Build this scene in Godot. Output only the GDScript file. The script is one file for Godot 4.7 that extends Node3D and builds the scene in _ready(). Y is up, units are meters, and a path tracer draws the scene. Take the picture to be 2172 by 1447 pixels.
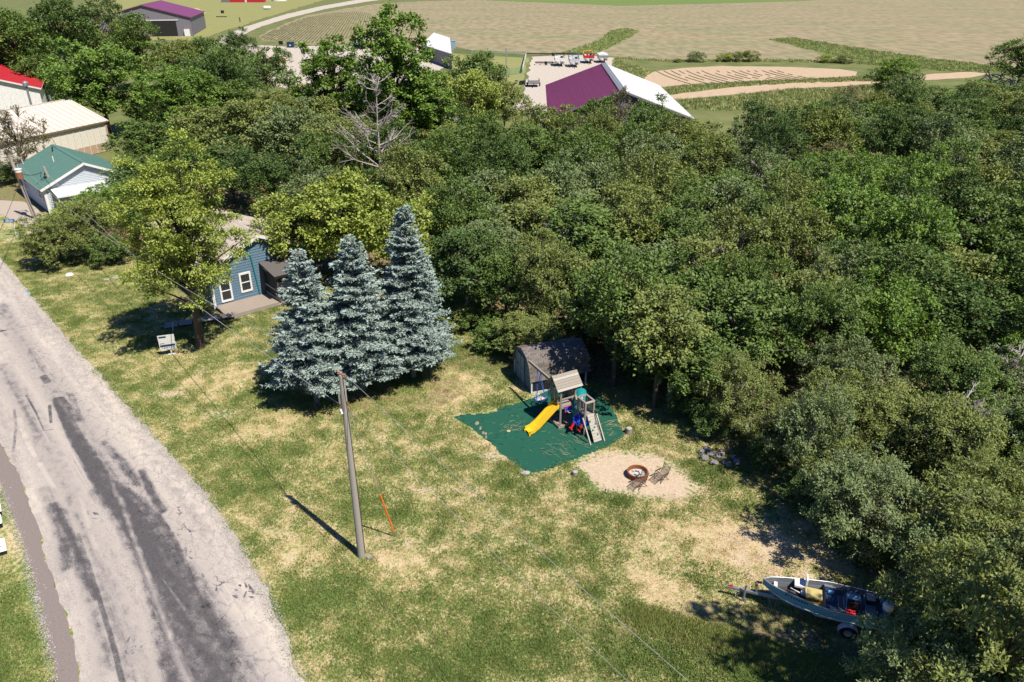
extends Node3D
# A grassy lot beside a road, seen from a drone 21 m up. Units are metres, x to the right, -z away from the camera.

var rng := RandomNumberGenerator.new()
var M := {}
var taken := {}

class Shape:
	var v := PackedVector3Array()
	var n := PackedVector3Array()
	var uv := PackedVector2Array()
	var c := PackedColorArray()
	var ix := PackedInt32Array()
	var col := Color(1, 1, 1)
	func put(p: Vector3, nn: Vector3, t := Vector2.ZERO) -> int:
		v.append(p); n.append(nn); uv.append(t); c.append(col)
		return v.size() - 1
	func tri(a: Vector3, b: Vector3, d: Vector3) -> void:
		var nn := (d - a).cross(b - a).normalized()
		var k := put(a, nn); put(b, nn); put(d, nn)
		ix.append_array([k, k + 1, k + 2])
	func quad(a: Vector3, b: Vector3, d: Vector3, e: Vector3) -> void:
		var nn := (d - a).cross(b - a).normalized()
		var k := put(a, nn, Vector2(0, 0)); put(b, nn, Vector2(1, 0)); put(d, nn, Vector2(1, 1)); put(e, nn, Vector2(0, 1))
		ix.append_array([k, k + 1, k + 2, k, k + 2, k + 3])
	# box given by its centre and three half axes
	func block(o: Vector3, x: Vector3, y: Vector3, z: Vector3) -> void:
		if x.cross(y).dot(z) < 0: z = -z
		quad(o - x + y + z, o + x + y + z, o + x - y + z, o - x - y + z)
		quad(o + x + y - z, o - x + y - z, o - x - y - z, o + x - y - z)
		quad(o - x + y - z, o + x + y - z, o + x + y + z, o - x + y + z)
		quad(o - x - y + z, o + x - y + z, o + x - y - z, o - x - y - z)
		quad(o + x + y + z, o + x + y - z, o + x - y - z, o + x - y + z)
		quad(o - x + y - z, o - x + y + z, o - x - y + z, o - x - y - z)
	func box(o: Vector3, s: Vector3, b := Basis()) -> void:
		block(o, b.x * s.x * 0.5, b.y * s.y * 0.5, b.z * s.z * 0.5)
	# beam of section w (sideways) by h (along up) from a to b
	func bar(a: Vector3, b: Vector3, w: float, h: float, up := Vector3.UP) -> void:
		var d := (b - a)
		var s := d.cross(up)
		if s.length() < 1e-4: s = d.cross(Vector3.RIGHT)
		s = s.normalized()
		var u := s.cross(d).normalized()
		block((a + b) * 0.5, d * 0.5, u * h * 0.5, s * w * 0.5)
	func tube(p: Array, r: Array, seg := 7, caps := true) -> void:
		var rings := []
		var last := Vector3.ZERO
		for i in p.size():
			var d: Vector3 = (p[mini(i + 1, p.size() - 1)] - p[maxi(i - 1, 0)]).normalized()
			var s: Vector3 = d.cross(Vector3.UP if absf(d.y) < 0.9 else Vector3.RIGHT).normalized()
			if i > 0:
				s = (last - d * last.dot(d)).normalized()
			last = s
			var u: Vector3 = s.cross(d)
			var rad: float = r[mini(i, r.size() - 1)]
			var ring := []
			for k in seg + 1:
				var a := TAU * k / seg
				var o: Vector3 = s * cos(a) + u * sin(a)
				ring.append(put(p[i] + o * rad, o, Vector2(float(k) / seg, i)))
			rings.append(ring)
		for i in p.size() - 1:
			for k in seg:
				var a: int = rings[i][k]; var b: int = rings[i][k + 1]; var d: int = rings[i + 1][k + 1]; var e: int = rings[i + 1][k]
				ix.append_array([a, d, e, a, b, d])
		if caps:
			for w in [0, p.size() - 1]:
				var d: Vector3 = (p[1] - p[0]).normalized() * -1.0 if w == 0 else (p[-1] - p[-2]).normalized()
				var m := put(p[w], d)
				var first := v.size()
				for k in seg + 1: put(v[rings[w][k]], d)
				for k in seg:
					if w == 0: ix.append_array([m, first + k + 1, first + k])
					else: ix.append_array([m, first + k, first + k + 1])
	func rod(a: Vector3, b: Vector3, r: float, seg := 6) -> void:
		tube([a, b], [r, r], seg)
	# surface of revolution about the line from o along up; profile of (radius, height)
	func lathe(o: Vector3, prof: Array, seg := 16, up := Vector3.UP) -> void:
		var s := up.cross(Vector3.RIGHT if absf(up.x) < 0.9 else Vector3.FORWARD).normalized()
		var u := s.cross(up)
		for i in prof.size() - 1:
			for k in seg:
				var q := []
				for w in [[i, k], [i, k + 1], [i + 1, k + 1], [i + 1, k]]:
					var a: float = TAU * w[1] / seg
					q.append(o + (s * cos(a) + u * sin(a)) * float(prof[w[0]].x) + up * float(prof[w[0]].y))
				if prof[i].x < 1e-4: tri(q[0], q[3], q[2])
				elif prof[i + 1].x < 1e-4: tri(q[0], q[2], q[1])
				else: quad(q[0], q[3], q[2], q[1])
	# flat outline (in the plane of x and y axes) pushed by depth d
	func slab(poly: PackedVector2Array, o: Vector3, x: Vector3, y: Vector3, d: Vector3) -> void:
		var t := Geometry2D.triangulate_polygon(poly)
		var flip := x.cross(y).dot(d) > 0
		var at := func(i: int, k: float) -> Vector3: return o + x * poly[i].x + y * poly[i].y + d * k
		for i in range(0, t.size(), 3):
			tri(at.call(t[i], 1), at.call(t[i + 1], 1), at.call(t[i + 2], 1))
			tri(at.call(t[i], 0), at.call(t[i + 2], 0), at.call(t[i + 1], 0))
		for i in poly.size():
			var j := (i + 1) % poly.size()
			if flip: quad(at.call(i, 1), at.call(j, 1), at.call(j, 0), at.call(i, 0))
			else: quad(at.call(i, 0), at.call(j, 0), at.call(j, 1), at.call(i, 1))
	func mesh(off := Vector3.ZERO) -> ArrayMesh:
		var a := []
		a.resize(Mesh.ARRAY_MAX)
		if off != Vector3.ZERO:
			for i in v.size(): v[i] -= off
		a[Mesh.ARRAY_VERTEX] = v; a[Mesh.ARRAY_NORMAL] = n; a[Mesh.ARRAY_TEX_UV] = uv; a[Mesh.ARRAY_COLOR] = c; a[Mesh.ARRAY_INDEX] = ix
		var m := ArrayMesh.new()
		m.add_surface_from_arrays(Mesh.PRIMITIVE_TRIANGLES, a)
		return m

func R(a: float, b: float) -> float: return rng.randf_range(a, b)
func V(p: Vector2, y := 0.0) -> Vector3: return Vector3(p.x, y, p.y)

func named(called: String) -> String:
	var k: int = taken.get(called, 0)
	taken[called] = k + 1
	return called if k == 0 else "%s_%03d" % [called, k]

func tag(o: Node3D, label: String, category: String, group := "") -> Node3D:
	o.set_meta("label", label); o.set_meta("category", category)
	if group: o.set_meta("group", group)
	return o

# a thing: a node at its base, its parts are added with part(); shapes are given in world metres
func thing(called: String, label: String, category: String, at := Vector3.ZERO, group := "") -> Node3D:
	var o := Node3D.new()
	o.name = named(called)
	o.position = at
	add_child(o)
	return tag(o, label, category, group)

func node(called: String, m: Mesh, material: Material) -> MeshInstance3D:
	var o := MeshInstance3D.new()
	o.name = called
	o.mesh = m
	if m.get_surface_count(): m.surface_set_material(0, material)
	return o

func part(parent: Node3D, called: String, s: Shape, material: Material, kind := "") -> MeshInstance3D:
	var at := Vector3.ZERO
	var p: Node = parent
	while p != self:
		at += p.position
		p = p.get_parent()
	var o := node(called, s.mesh(at), material)
	if kind: o.set_meta("kind", kind)
	parent.add_child(o, true)
	return o

func single(called: String, label: String, category: String, s: Shape, material: Material, at := Vector3.ZERO, group := "") -> MeshInstance3D:
	var o := node(named(called), s.mesh(at), material)
	o.position = at
	add_child(o)
	tag(o, label, category, group)
	return o

func structure(called: String, s: Shape, material: Material, kind := "structure") -> MeshInstance3D:
	var o := node(named(called), s.mesh(), material)
	o.set_meta("kind", kind)
	add_child(o)
	return o

func bar_shape(a: Vector3, b: Vector3, w: float, h: float, up := Vector3.UP) -> Shape:
	var s := Shape.new()
	s.bar(a, b, w, h, up)
	return s

func rod_shape(a: Vector3, b: Vector3, r: float, seg := 6) -> Shape:
	var s := Shape.new()
	s.rod(a, b, r, seg)
	return s

func tube_shape(p: Array, r: Array, seg := 7) -> Shape:
	var s := Shape.new()
	s.tube(p, r, seg)
	return s

# flat ground sheet from an outline of (x, z)
func sheet_shape(poly: PackedVector2Array, y: float) -> Shape:
	var s := Shape.new()
	var t := Geometry2D.triangulate_polygon(poly)
	for p in poly: s.put(Vector3(p.x, y, p.y), Vector3.UP, p)
	for i in range(0, t.size(), 3):
		var a := poly[t[i]]; var b := poly[t[i + 1]]; var d := poly[t[i + 2]]
		if (b - a).cross(d - a) > 0: s.ix.append_array([t[i], t[i + 1], t[i + 2]])
		else: s.ix.append_array([t[i], t[i + 2], t[i + 1]])
	return s

# the outline with its sides cut into steps and roughened
func ragged(poly: PackedVector2Array, step: float, amp: float, sd: int) -> PackedVector2Array:
	var f := FastNoiseLite.new()
	f.seed = sd; f.frequency = 0.35 / step; f.fractal_octaves = 3
	var out := PackedVector2Array()
	for i in poly.size():
		var a := poly[i]; var b := poly[(i + 1) % poly.size()]
		var k := maxi(1, int(a.distance_to(b) / step))
		for j in k:
			var p := a.lerp(b, float(j) / k)
			out.append(p + Vector2(f.get_noise_2d(p.x, p.y), f.get_noise_2d(p.x + 91, p.y + 37)) * amp * 2.0)
	return out

func noise_tex(freq: float, lo: Color, hi: Color, sd: int, octaves := 4, kind := FastNoiseLite.TYPE_SIMPLEX_SMOOTH, size := 512) -> ImageTexture:
	var f := FastNoiseLite.new()
	f.seed = sd; f.frequency = freq; f.fractal_octaves = octaves; f.noise_type = kind
	var im := f.get_seamless_image(size, size, false, false, 0.12)
	im.convert(Image.FORMAT_L8)
	var src := im.get_data()
	var least := 255; var most := 0
	for b in src:
		least = mini(least, b); most = maxi(most, b)
	var lut := []
	for i in 256: lut.append(lo.lerp(hi, clampf(float(i - least) / maxi(1, most - least), 0, 1)).linear_to_srgb())
	var d := PackedByteArray()
	d.resize(src.size() * 3)
	for i in src.size():
		var q: Color = lut[src[i]]
		d[i * 3] = q.r8; d[i * 3 + 1] = q.g8; d[i * 3 + 2] = q.b8
	return ImageTexture.create_from_image(Image.create_from_data(size, size, false, Image.FORMAT_RGB8, d))

# material of linear base colour, with a world-mapped texture of tone if given (repeats every «metres»)
func mat(called: String, base: Color, rough := 0.85, tex: Texture2D = null, metres := 2.0, bump: Texture2D = null) -> StandardMaterial3D:
	var m := StandardMaterial3D.new()
	m.resource_name = called
	m.albedo_color = base.linear_to_srgb()
	m.roughness = rough
	m.metallic_specular = 0.35
	m.cull_mode = BaseMaterial3D.CULL_DISABLED
	if tex:
		m.albedo_texture = tex
		m.uv1_triplanar = true
		m.uv1_world_triplanar = true
		m.uv1_scale = Vector3.ONE / metres
	if bump:
		m.normal_enabled = true
		m.normal_texture = bump
	M[called] = m
	return m

func leafy(called: String, base: Color, through := 0.5, rough := 0.55) -> StandardMaterial3D:
	var m := mat(called, base, rough)
	m.vertex_color_use_as_albedo = true
	m.backlight_enabled = true
	m.backlight = Color(through, through, through * 0.45)
	m.metallic_specular = 0.4
	return m

func _ready() -> void:
	rng.seed = 20240611
	var cam := Camera3D.new()
	cam.name = "camera"
	cam.position = Vector3(0, 21, 0)
	cam.rotation_degrees = Vector3(-26.235, 0, 0)
	cam.fov = 48.664
	cam.far = 4000.0
	add_child(cam)
	var sun := DirectionalLight3D.new()
	sun.name = "sun"
	sun.light_energy = 1.5
	sun.light_color = Color(1.0, 0.965, 0.9)
	sun.light_angular_distance = 0.53
	sun.shadow_enabled = true
	add_child(sun)
	sun.look_at_from_position(Vector3.ZERO, Vector3(-3.92, -8.22, -3.79))
	var env := Environment.new()
	env.background_mode = Environment.BG_SKY
	var sm := ProceduralSkyMaterial.new()
	sm.sky_top_color = Color(0.22, 0.42, 0.74)
	sm.sky_horizon_color = Color(0.66, 0.76, 0.87)
	sm.ground_bottom_color = Color(0.25, 0.28, 0.18)
	sm.ground_horizon_color = Color(0.55, 0.6, 0.55)
	sm.sky_curve = 0.14
	sm.sky_energy_multiplier = 0.72
	env.sky = Sky.new()
	env.sky.sky_material = sm
	env.tonemap_mode = Environment.TONE_MAPPER_LINEAR
	env.tonemap_exposure = 1.5
	env.sdfgi_enabled = true
	env.ssao_enabled = true
	env.ssil_enabled = true
	var we := WorldEnvironment.new()
	we.name = "world"
	we.environment = env
	add_child(we)
	materials()
	ground()
	road()
	far_ground()
	lawn_objects()
	blue_house()
	shed()
	play_set()
	boat()
	utility_lines()
	left_buildings()
	far_things()
	trees()
	grass()

var T := {}

func materials() -> void:
	T.grain = noise_tex(0.02, Color(0.72, 0.72, 0.72), Color(1, 1, 1), 3)
	T.fine = noise_tex(0.12, Color(0.6, 0.6, 0.6), Color(1, 1, 1), 5)
	T.patch = noise_tex(0.008, Color(0.62, 0.66, 0.6), Color(1, 1, 0.95), 7, 5)
	T.weather = noise_tex(0.03, Color(0.55, 0.53, 0.5), Color(1, 1, 1), 9, 5)
	T.rust = noise_tex(0.03, Color(0.4, 0.3, 0.24), Color(1, 1, 1), 11, 5)
	mat("twig_bark", Color(0.38, 0.35, 0.32), 0.9, T.weather, 0.8)
	mat("bark", Color(0.13, 0.105, 0.085), 0.9, T.weather, 0.8)
	mat("pale_bark", Color(0.3, 0.27, 0.24), 0.9, T.weather, 0.8)
	mat("dead_wood", Color(0.5, 0.46, 0.44), 0.9, T.weather, 0.8)
	mat("pole_wood", Color(0.42, 0.39, 0.365), 0.9, T.weather, 0.5)
	mat("grey_wood", Color(0.36, 0.33, 0.3), 0.9, T.weather, 0.6)
	mat("pale_wood", Color(0.5, 0.47, 0.43), 0.85, T.weather, 0.7)
	mat("deck_wood", Color(0.4, 0.34, 0.3), 0.85, T.weather, 0.9)
	mat("dark_wood", Color(0.12, 0.1, 0.085), 0.9, T.weather, 0.7)
	mat("white", Color(0.78, 0.78, 0.78), 0.6, T.grain, 1.5)
	mat("white_metal", Color(0.8, 0.8, 0.81), 0.45, T.grain, 3.0)
	mat("blue_siding", Color(0.125, 0.205, 0.29), 0.6, T.grain, 1.5)
	mat("brown_siding", Color(0.2, 0.155, 0.14), 0.7, T.grain, 1.5)
	mat("shed_blue", Color(0.13, 0.21, 0.28), 0.65, T.grain, 1.0)
	mat("shed_door", Color(0.2, 0.29, 0.36), 0.6, T.grain, 1.0)
	mat("shingle", Color(0.2, 0.17, 0.16), 0.95, T.fine, 0.4)
	mat("shingle_dark", Color(0.13, 0.115, 0.11), 0.95, T.fine, 0.4)
	mat("tan_roof", Color(0.55, 0.46, 0.42), 0.9, T.patch, 4.0)
	mat("porch_roof", Color(0.13, 0.12, 0.12), 0.9, T.grain, 1.0)
	mat("screen", Color(0.02, 0.02, 0.022), 0.6)
	mat("metal_grey", Color(0.4, 0.41, 0.43), 0.45, T.grain, 0.8)
	M.metal_grey.metallic = 0.6
	mat("galvanised", Color(0.5, 0.52, 0.55), 0.4, T.grain, 0.5)
	M.galvanised.metallic = 0.7
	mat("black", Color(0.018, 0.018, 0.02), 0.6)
	mat("rubber", Color(0.02, 0.02, 0.021), 0.85)
	mat("dark_brown", Color(0.07, 0.05, 0.04), 0.6)
	mat("rust", Color(0.34, 0.13, 0.06), 0.85, T.rust, 0.35)
	mat("ash", Color(0.62, 0.6, 0.6), 0.95, T.weather, 0.3)
	mat("yellow", Color(0.85, 0.55, 0.03), 0.4, T.grain, 1.0)
	mat("teal", Color(0.015, 0.26, 0.29), 0.3, T.grain, 1.0)
	mat("toy_blue", Color(0.02, 0.07, 0.55), 0.4)
	mat("toy_red", Color(0.6, 0.03, 0.04), 0.45)
	mat("rope_blue", Color(0.06, 0.14, 0.5), 0.8)
	mat("orange", Color(0.8, 0.16, 0.02), 0.5)
	mat("mat_green", Color(0.016, 0.105, 0.07), 0.95, T.fine, 0.6)
	mat("sand_pad", Color(0.36, 0.29, 0.23), 0.95, T.weather, 0.5)
	mat("boat_blue", Color(0.17, 0.43, 0.58), 0.45, T.weather, 1.3)
	mat("boat_inside", Color(0.2, 0.22, 0.26), 0.6, T.weather, 0.9)
	mat("boat_floor", Color(0.075, 0.07, 0.075), 0.9, T.weather, 0.6)
	mat("bench_blue", Color(0.015, 0.04, 0.09), 0.7, T.grain, 0.5)
	mat("cooler", Color(0.58, 0.36, 0.05), 0.6, T.weather, 0.7)
	mat("cooler_lid", Color(0.62, 0.52, 0.22), 0.6, T.weather, 0.6)
	mat("sky_blue", Color(0.2, 0.55, 0.8), 0.5)
	mat("navy", Color(0.015, 0.05, 0.13), 0.5)
	mat("red", Color(0.5, 0.035, 0.05), 0.45, T.grain, 3.0)
	mat("purple", Color(0.22, 0.06, 0.16), 0.5, T.grain, 3.0)
	mat("green_roof", Color(0.125, 0.245, 0.22), 0.5, T.grain, 3.0)
	mat("barn_grey", Color(0.2, 0.19, 0.23), 0.6, T.grain, 3.0)
	mat("pale_siding", Color(0.5, 0.55, 0.62), 0.6, T.grain, 2.0)
	mat("cream", Color(0.72, 0.68, 0.62), 0.7, T.grain, 2.0)
	mat("tan_panel", Color(0.46, 0.33, 0.25), 0.7, T.grain, 2.0)
	mat("steel_roof_tan", Color(0.66, 0.6, 0.55), 0.5, T.grain, 4.0)
	mat("concrete", Color(0.5, 0.43, 0.37), 0.9, T.weather, 2.0)
	mat("stone", Color(0.45, 0.44, 0.43), 0.9, T.weather, 0.5)
	mat("rock", Color(0.26, 0.25, 0.25), 0.95, T.weather, 0.4)
	mat("rust_can", Color(0.36, 0.17, 0.1), 0.7, T.rust, 0.4)
	mat("porcelain", Color(0.3, 0.16, 0.1), 0.3)
	mat("wire", Color(0.35, 0.34, 0.33), 0.6)
	mat("dark_wire", Color(0.05, 0.05, 0.05), 0.6)
	mat("mesh_green", Color(0.05, 0.22, 0.14), 0.7)
	mat("blue_grey", Color(0.3, 0.42, 0.52), 0.5, T.grain, 2.0)
	var gl := mat("glass", Color(0.05, 0.06, 0.07), 0.06)
	gl.transparency = BaseMaterial3D.TRANSPARENCY_ALPHA
	gl.albedo_color.a = 0.35
	leafy("blade", Color(1, 1, 1), 0.6, 0.8)

# ---------------------------------------------------------------- ground

const LX0 := -70.0
const LZ0 := -92.0
const LW := 100.0
const LD := 86.0
const PPM := 18.0
var lw := int(LW * PPM)
var ld := int(LD * PPM)
var lawn_bytes: PackedByteArray
var dry: PackedFloat32Array
var sand: PackedFloat32Array
var litter: PackedFloat32Array

func blob(f: PackedFloat32Array, p: Vector2, rx: float, rz: float, amount: float, turn := 0.0) -> void:
	var big := maxf(rx, rz)
	var ca := cos(turn); var sa := sin(turn)
	for j in range(maxi(0, int((p.y - big - LZ0) * PPM)), mini(ld, int((p.y + big - LZ0) * PPM))):
		for i in range(maxi(0, int((p.x - big - LX0) * PPM)), mini(lw, int((p.x + big - LX0) * PPM))):
			var dx := i / PPM + LX0 - p.x
			var dz := j / PPM + LZ0 - p.y
			var a := (dx * ca + dz * sa) / rx
			var b := (-dx * sa + dz * ca) / rz
			var q := 1.0 - a * a - b * b
			if q > 0: f[j * lw + i] += amount * q

func tone(f: float, w: int, h: int, sd: int, oct := 3) -> PackedByteArray:
	var n := FastNoiseLite.new()
	n.seed = sd; n.frequency = f / PPM; n.fractal_octaves = oct
	var im := n.get_image(w, h, false, false, true)
	im.convert(Image.FORMAT_L8)
	return im.get_data()

func ground() -> void:
	var s := Shape.new()
	var base := PackedVector2Array([Vector2(-1600, 120), Vector2(1600, 120), Vector2(1600, -2400), Vector2(-1600, -2400)])
	mat("far_grass", Color(0.165, 0.19, 0.075), 0.95, noise_tex(0.012, Color(0.55, 0.66, 0.5), Color(1.15, 1.0, 1.0), 21, 5), 55.0)
	structure("ground", sheet_shape(base, -0.06), M.far_grass)
	# the near lawn carries a map of what grows on it: dry and lush grass, bare soil, sand, leaf litter
	dry.resize(lw * ld); sand.resize(lw * ld); litter.resize(lw * ld)
	for b in [
		[Vector2(11.45, -22.93), 5.5, 3.4, 0.95, 0.5], [Vector2(9.21, -24.31), 5.0, 3.2, 0.7, 0.3], [Vector2(6.33, -23.46), 4.0, 2.5, 0.5, 0.0], [Vector2(7.15, -20.47), 3.2, 1.6, 0.9, 0.3],
		[Vector2(-13.65, -44.24), 7.0, 3.0, 0.45, 0.2], [Vector2(-10.02, -34.8), 3.0, 4.0, 0.6, 0.6], [Vector2(-16.94, -37.93), 3.2, 2.2, 0.55, 0.5], [Vector2(-6.28, -24.02), 3.5, 2.0, 0.5, 0.2], [Vector2(-3.81, -22.66), 3.0, 1.6, 0.55, 0.0],
		[Vector2(-20.89, -40.27), 5.0, 1.8, 0.5, 0.9], [Vector2(-12.63, -32.48), 4.0, 2.5, 0.35, 0.3], [Vector2(-4.76, -35.29), 4.0, 1.8, 0.5, -0.3], [Vector2(-2.28, -36.84), 3.5, 2.0, 0.6, 0.2], [Vector2(-1.55, -21.9), 5.0, 1.2, 0.4, 0.2],
		[Vector2(-5.74, -28.14), 4.0, 1.6, 0.3, 0.3], [Vector2(-8.99, -22.66), 2.5, 1.5, 0.3, 0.4], [Vector2(4.38, -21.65), 3.0, 1.5, 0.5, 0.2], [Vector2(-25.58, -44.24), 5.0, 1.2, 0.5, 0.85], [Vector2(2.29, -25.5), 3.0, 1.5, 0.3, 0.1],
	]: blob(dry, b[0], b[1], b[2], b[3], b[4])
	for b in [
		[Vector2(-7.82, -20.93), 2.2, 1.6, -0.9], [Vector2(1.75, -22.93), 1.0, 0.6, -0.9], [Vector2(3.9, -27.44), 1.6, 0.9, -1.1], [Vector2(-1.4, -18.75), 6.0, 1.6, -0.7], [Vector2(5.02, -18.16), 7.0, 1.3, -0.9], [Vector2(9.62, -17.58), 4.0, 1.6, -1.2],
		[Vector2(9.69, -26.12), 1.5, 0.8, -0.8], [Vector2(-12.59, -30.79), 2.5, 1.4, -0.5], [Vector2(-9.71, -28.5), 3.0, 1.8, -0.5], [Vector2(-8.61, -31.62), 2.5, 1.5, -0.45], [Vector2(-14.93, -40.27), 4.0, 2.0, -0.45], [Vector2(-3.74, -25.5), 3.0, 1.0, -0.4], [Vector2(-26.86, -50.61), 6.0, 2.0, -0.4],
		[Vector2(3.5, -28.86), 0.9, 0.7, -0.8], [Vector2(8.58, -28.5), 1.2, 0.6, -0.7], [Vector2(7.38, -25.81), 2.2, 0.7, -0.6], [Vector2(-18.25, -20.47), 3.0, 6.0, -0.8], [Vector2(-16.4, -18.16), 3.0, 3.0, -0.8], [Vector2(-4.25, -18.16), 3.5, 1.0, -0.4],
	]: blob(dry, b[0], b[1], b[2], b[3])
	for b in [
		[Vector2(5.67, -28.68), 2.6, 2.0, 2.2], [Vector2(4.55, -29.42), 2.0, 1.2, 1.0], [Vector2(7.14, -27.79), 2.0, 1.2, 1.1], [Vector2(4.62, -28.14), 1.4, 1.0, 0.9], [Vector2(-0.59, -30.19), 1.6, 0.5, 0.9], [Vector2(3.66, -29.42), 1.2, 0.7, 0.6],
		[Vector2(-19.08, -35.9), 1.4, 0.55, 0.95], [Vector2(-15.29, -33.94), 1.0, 0.7, 0.8], [Vector2(-4.74, -24.02), 1.2, 0.5, 0.45], [Vector2(-5.94, -23.19), 0.6, 0.4, 0.7], [Vector2(-10.41, -24.95), 0.35, 0.25, 0.9], [Vector2(-3.2, -27.44), 2.2, 0.22, 0.6], [Vector2(11.92, -23.19), 4.0, 2.2, 0.3],
		[Vector2(-17.96, -38.49), 0.8, 0.5, 0.6], [Vector2(0.92, -37.93), 3.0, 1.5, 0.35], [Vector2(6.13, -38.49), 2.5, 1.4, 0.5],
	]: blob(sand, b[0], b[1], b[2], b[3])
	# soil and leaf litter below the trees
	for b in [[Vector2(20, -45), 22.0, 14.0, 3.0], [Vector2(14, -60), 22.0, 24.0, 3.0], [Vector2(24, -28), 9.0, 15.0, 3.0], [Vector2(6, -46), 10.0, 6.5, 2.5], [Vector2(-8, -66), 14.0, 16.0, 2.5], [Vector2(-34, -80), 26.0, 12.0, 2.5],
		[Vector2(-8.2, -36.6), 5.5, 3.0, 0.75], [Vector2(19, -19), 6.0, 8.0, 2.5], [Vector2(13.5, -29.5), 3.0, 4.0, 0.9], [Vector2(5, -40.5), 6.0, 3.0, 1.6], [Vector2(-1.5, -40.5), 4.0, 2.2, 0.7], [Vector2(6.95, -19.59), 5.0, 1.1, 0.8], [Vector2(10.02, -18.75), 4.5, 1.2, 0.9]]:
		blob(litter, b[0], b[1], b[2], b[3])
	var a := tone(0.22, lw, ld, 31, 4)
	var b2 := tone(1.1, lw, ld, 32, 3)
	var c2 := tone(4.5, lw, ld, 33, 2)
	lawn_bytes.resize(lw * ld * 3)
	var rr := RandomNumberGenerator.new()
	rr.seed = 5
	for k in lw * ld:
		var n := (a[k] - 128) * 0.0042 + (b2[k] - 128) * 0.0052 + (c2[k] - 128) * 0.0052
		var f := (c2[k] - 128) * 0.0075 + rr.randf() * 0.36 - 0.18
		var d := 0.5 + n * 1.1 + dry[k] * 0.5 + f * 0.55
		var r: float; var g: float; var bl: float
		if d < 0.4:
			var t := maxf(d, 0.0) / 0.4
			r = 100 + 50 * t; g = 118 + 30 * t; bl = 64 + 34 * t
		else:
			var t := minf((d - 0.4) / 0.75, 1.0)
			r = 150 + 38 * t; g = 148 + 22 * t; bl = 98 + 40 * t
		var q := sand[k]
		if q > 0.0:
			var t := clampf((q + n * 1.1 + f * 0.8 - 0.35) * 2.2, 0.0, 1.0)
			var grain := rr.randf() * 26.0 - 13.0
			r += (182 + grain - r) * t; g += (164 + grain - g) * t; bl += (143 + grain - bl) * t
		q = litter[k]
		if q > 0.0:
			var t := clampf((q + n * 1.3 + f * 0.6 - 0.3) * 1.4, 0.0, 0.9)
			r += (112 + f * 60 - r) * t; g += (98 + f * 60 - g) * t; bl += (72 + f * 50 - bl) * t
		lawn_bytes[k * 3] = clampi(int(r), 0, 255); lawn_bytes[k * 3 + 1] = clampi(int(g), 0, 255); lawn_bytes[k * 3 + 2] = clampi(int(bl), 0, 255)
	var m := mat("lawn", Color(1, 1, 1), 0.95)
	m.albedo_texture = ImageTexture.create_from_image(Image.create_from_data(lw, ld, false, Image.FORMAT_RGB8, lawn_bytes))
	m.texture_repeat = false
	s.put(Vector3(LX0, 0, LZ0), Vector3.UP, Vector2(0, 0)); s.put(Vector3(LX0 + LW, 0, LZ0), Vector3.UP, Vector2(1, 0))
	s.put(Vector3(LX0 + LW, 0, LZ0 + LD), Vector3.UP, Vector2(1, 1)); s.put(Vector3(LX0, 0, LZ0 + LD), Vector3.UP, Vector2(0, 1))
	s.ix.append_array([0, 1, 2, 0, 2, 3])
	structure("lawn", s, m)

func lawn_at(x: float, z: float) -> int:
	return clampi(int((z - LZ0) * PPM), 0, ld - 1) * lw + clampi(int((x - LX0) * PPM), 0, lw - 1)

# ---------------------------------------------------------------- road

const RO := Vector2(-1.0, -6.0)
const RD := Vector2(-0.655, -0.7556)
const RE := Vector2(0.7556, -0.655)
const RL := 68.0
const RW := 16.0
const RPX := 640
const RPY := 1700

func stroke(f: PackedFloat32Array, pts: PackedVector2Array, w0: float, w1: float, amount: float, soft := 0.5) -> void:
	for i in pts.size() - 1:
		var p := Vector2((pts[i] - RO).dot(RE) + RW * 0.5, (pts[i] - RO).dot(RD))
		var q := Vector2((pts[i + 1] - RO).dot(RE) + RW * 0.5, (pts[i + 1] - RO).dot(RD))
		var wa := lerpf(w0, w1, float(i) / (pts.size() - 1)); var wb := lerpf(w0, w1, float(i + 1) / (pts.size() - 1))
		var big := maxf(wa, wb)
		var sx := RPX / RW; var sy := RPY / RL
		for j in range(maxi(0, int((minf(p.y, q.y) - big) * sy)), mini(RPY, int((maxf(p.y, q.y) + big) * sy) + 1)):
			for k in range(maxi(0, int((minf(p.x, q.x) - big) * sx)), mini(RPX, int((maxf(p.x, q.x) + big) * sx) + 1)):
				var o := Vector2(k / sx, j / sy)
				var t := clampf((o - p).dot(q - p) / maxf((q - p).length_squared(), 1e-6), 0, 1)
				var dist := o.distance_to(p.lerp(q, t)) / lerpf(wa, wb, t)
				if dist < 1.0:
					var e := amount * minf(1.0, (1.0 - dist) / soft)
					var at := j * RPX + k
					if absf(e) > absf(f[at]): f[at] = e

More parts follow.
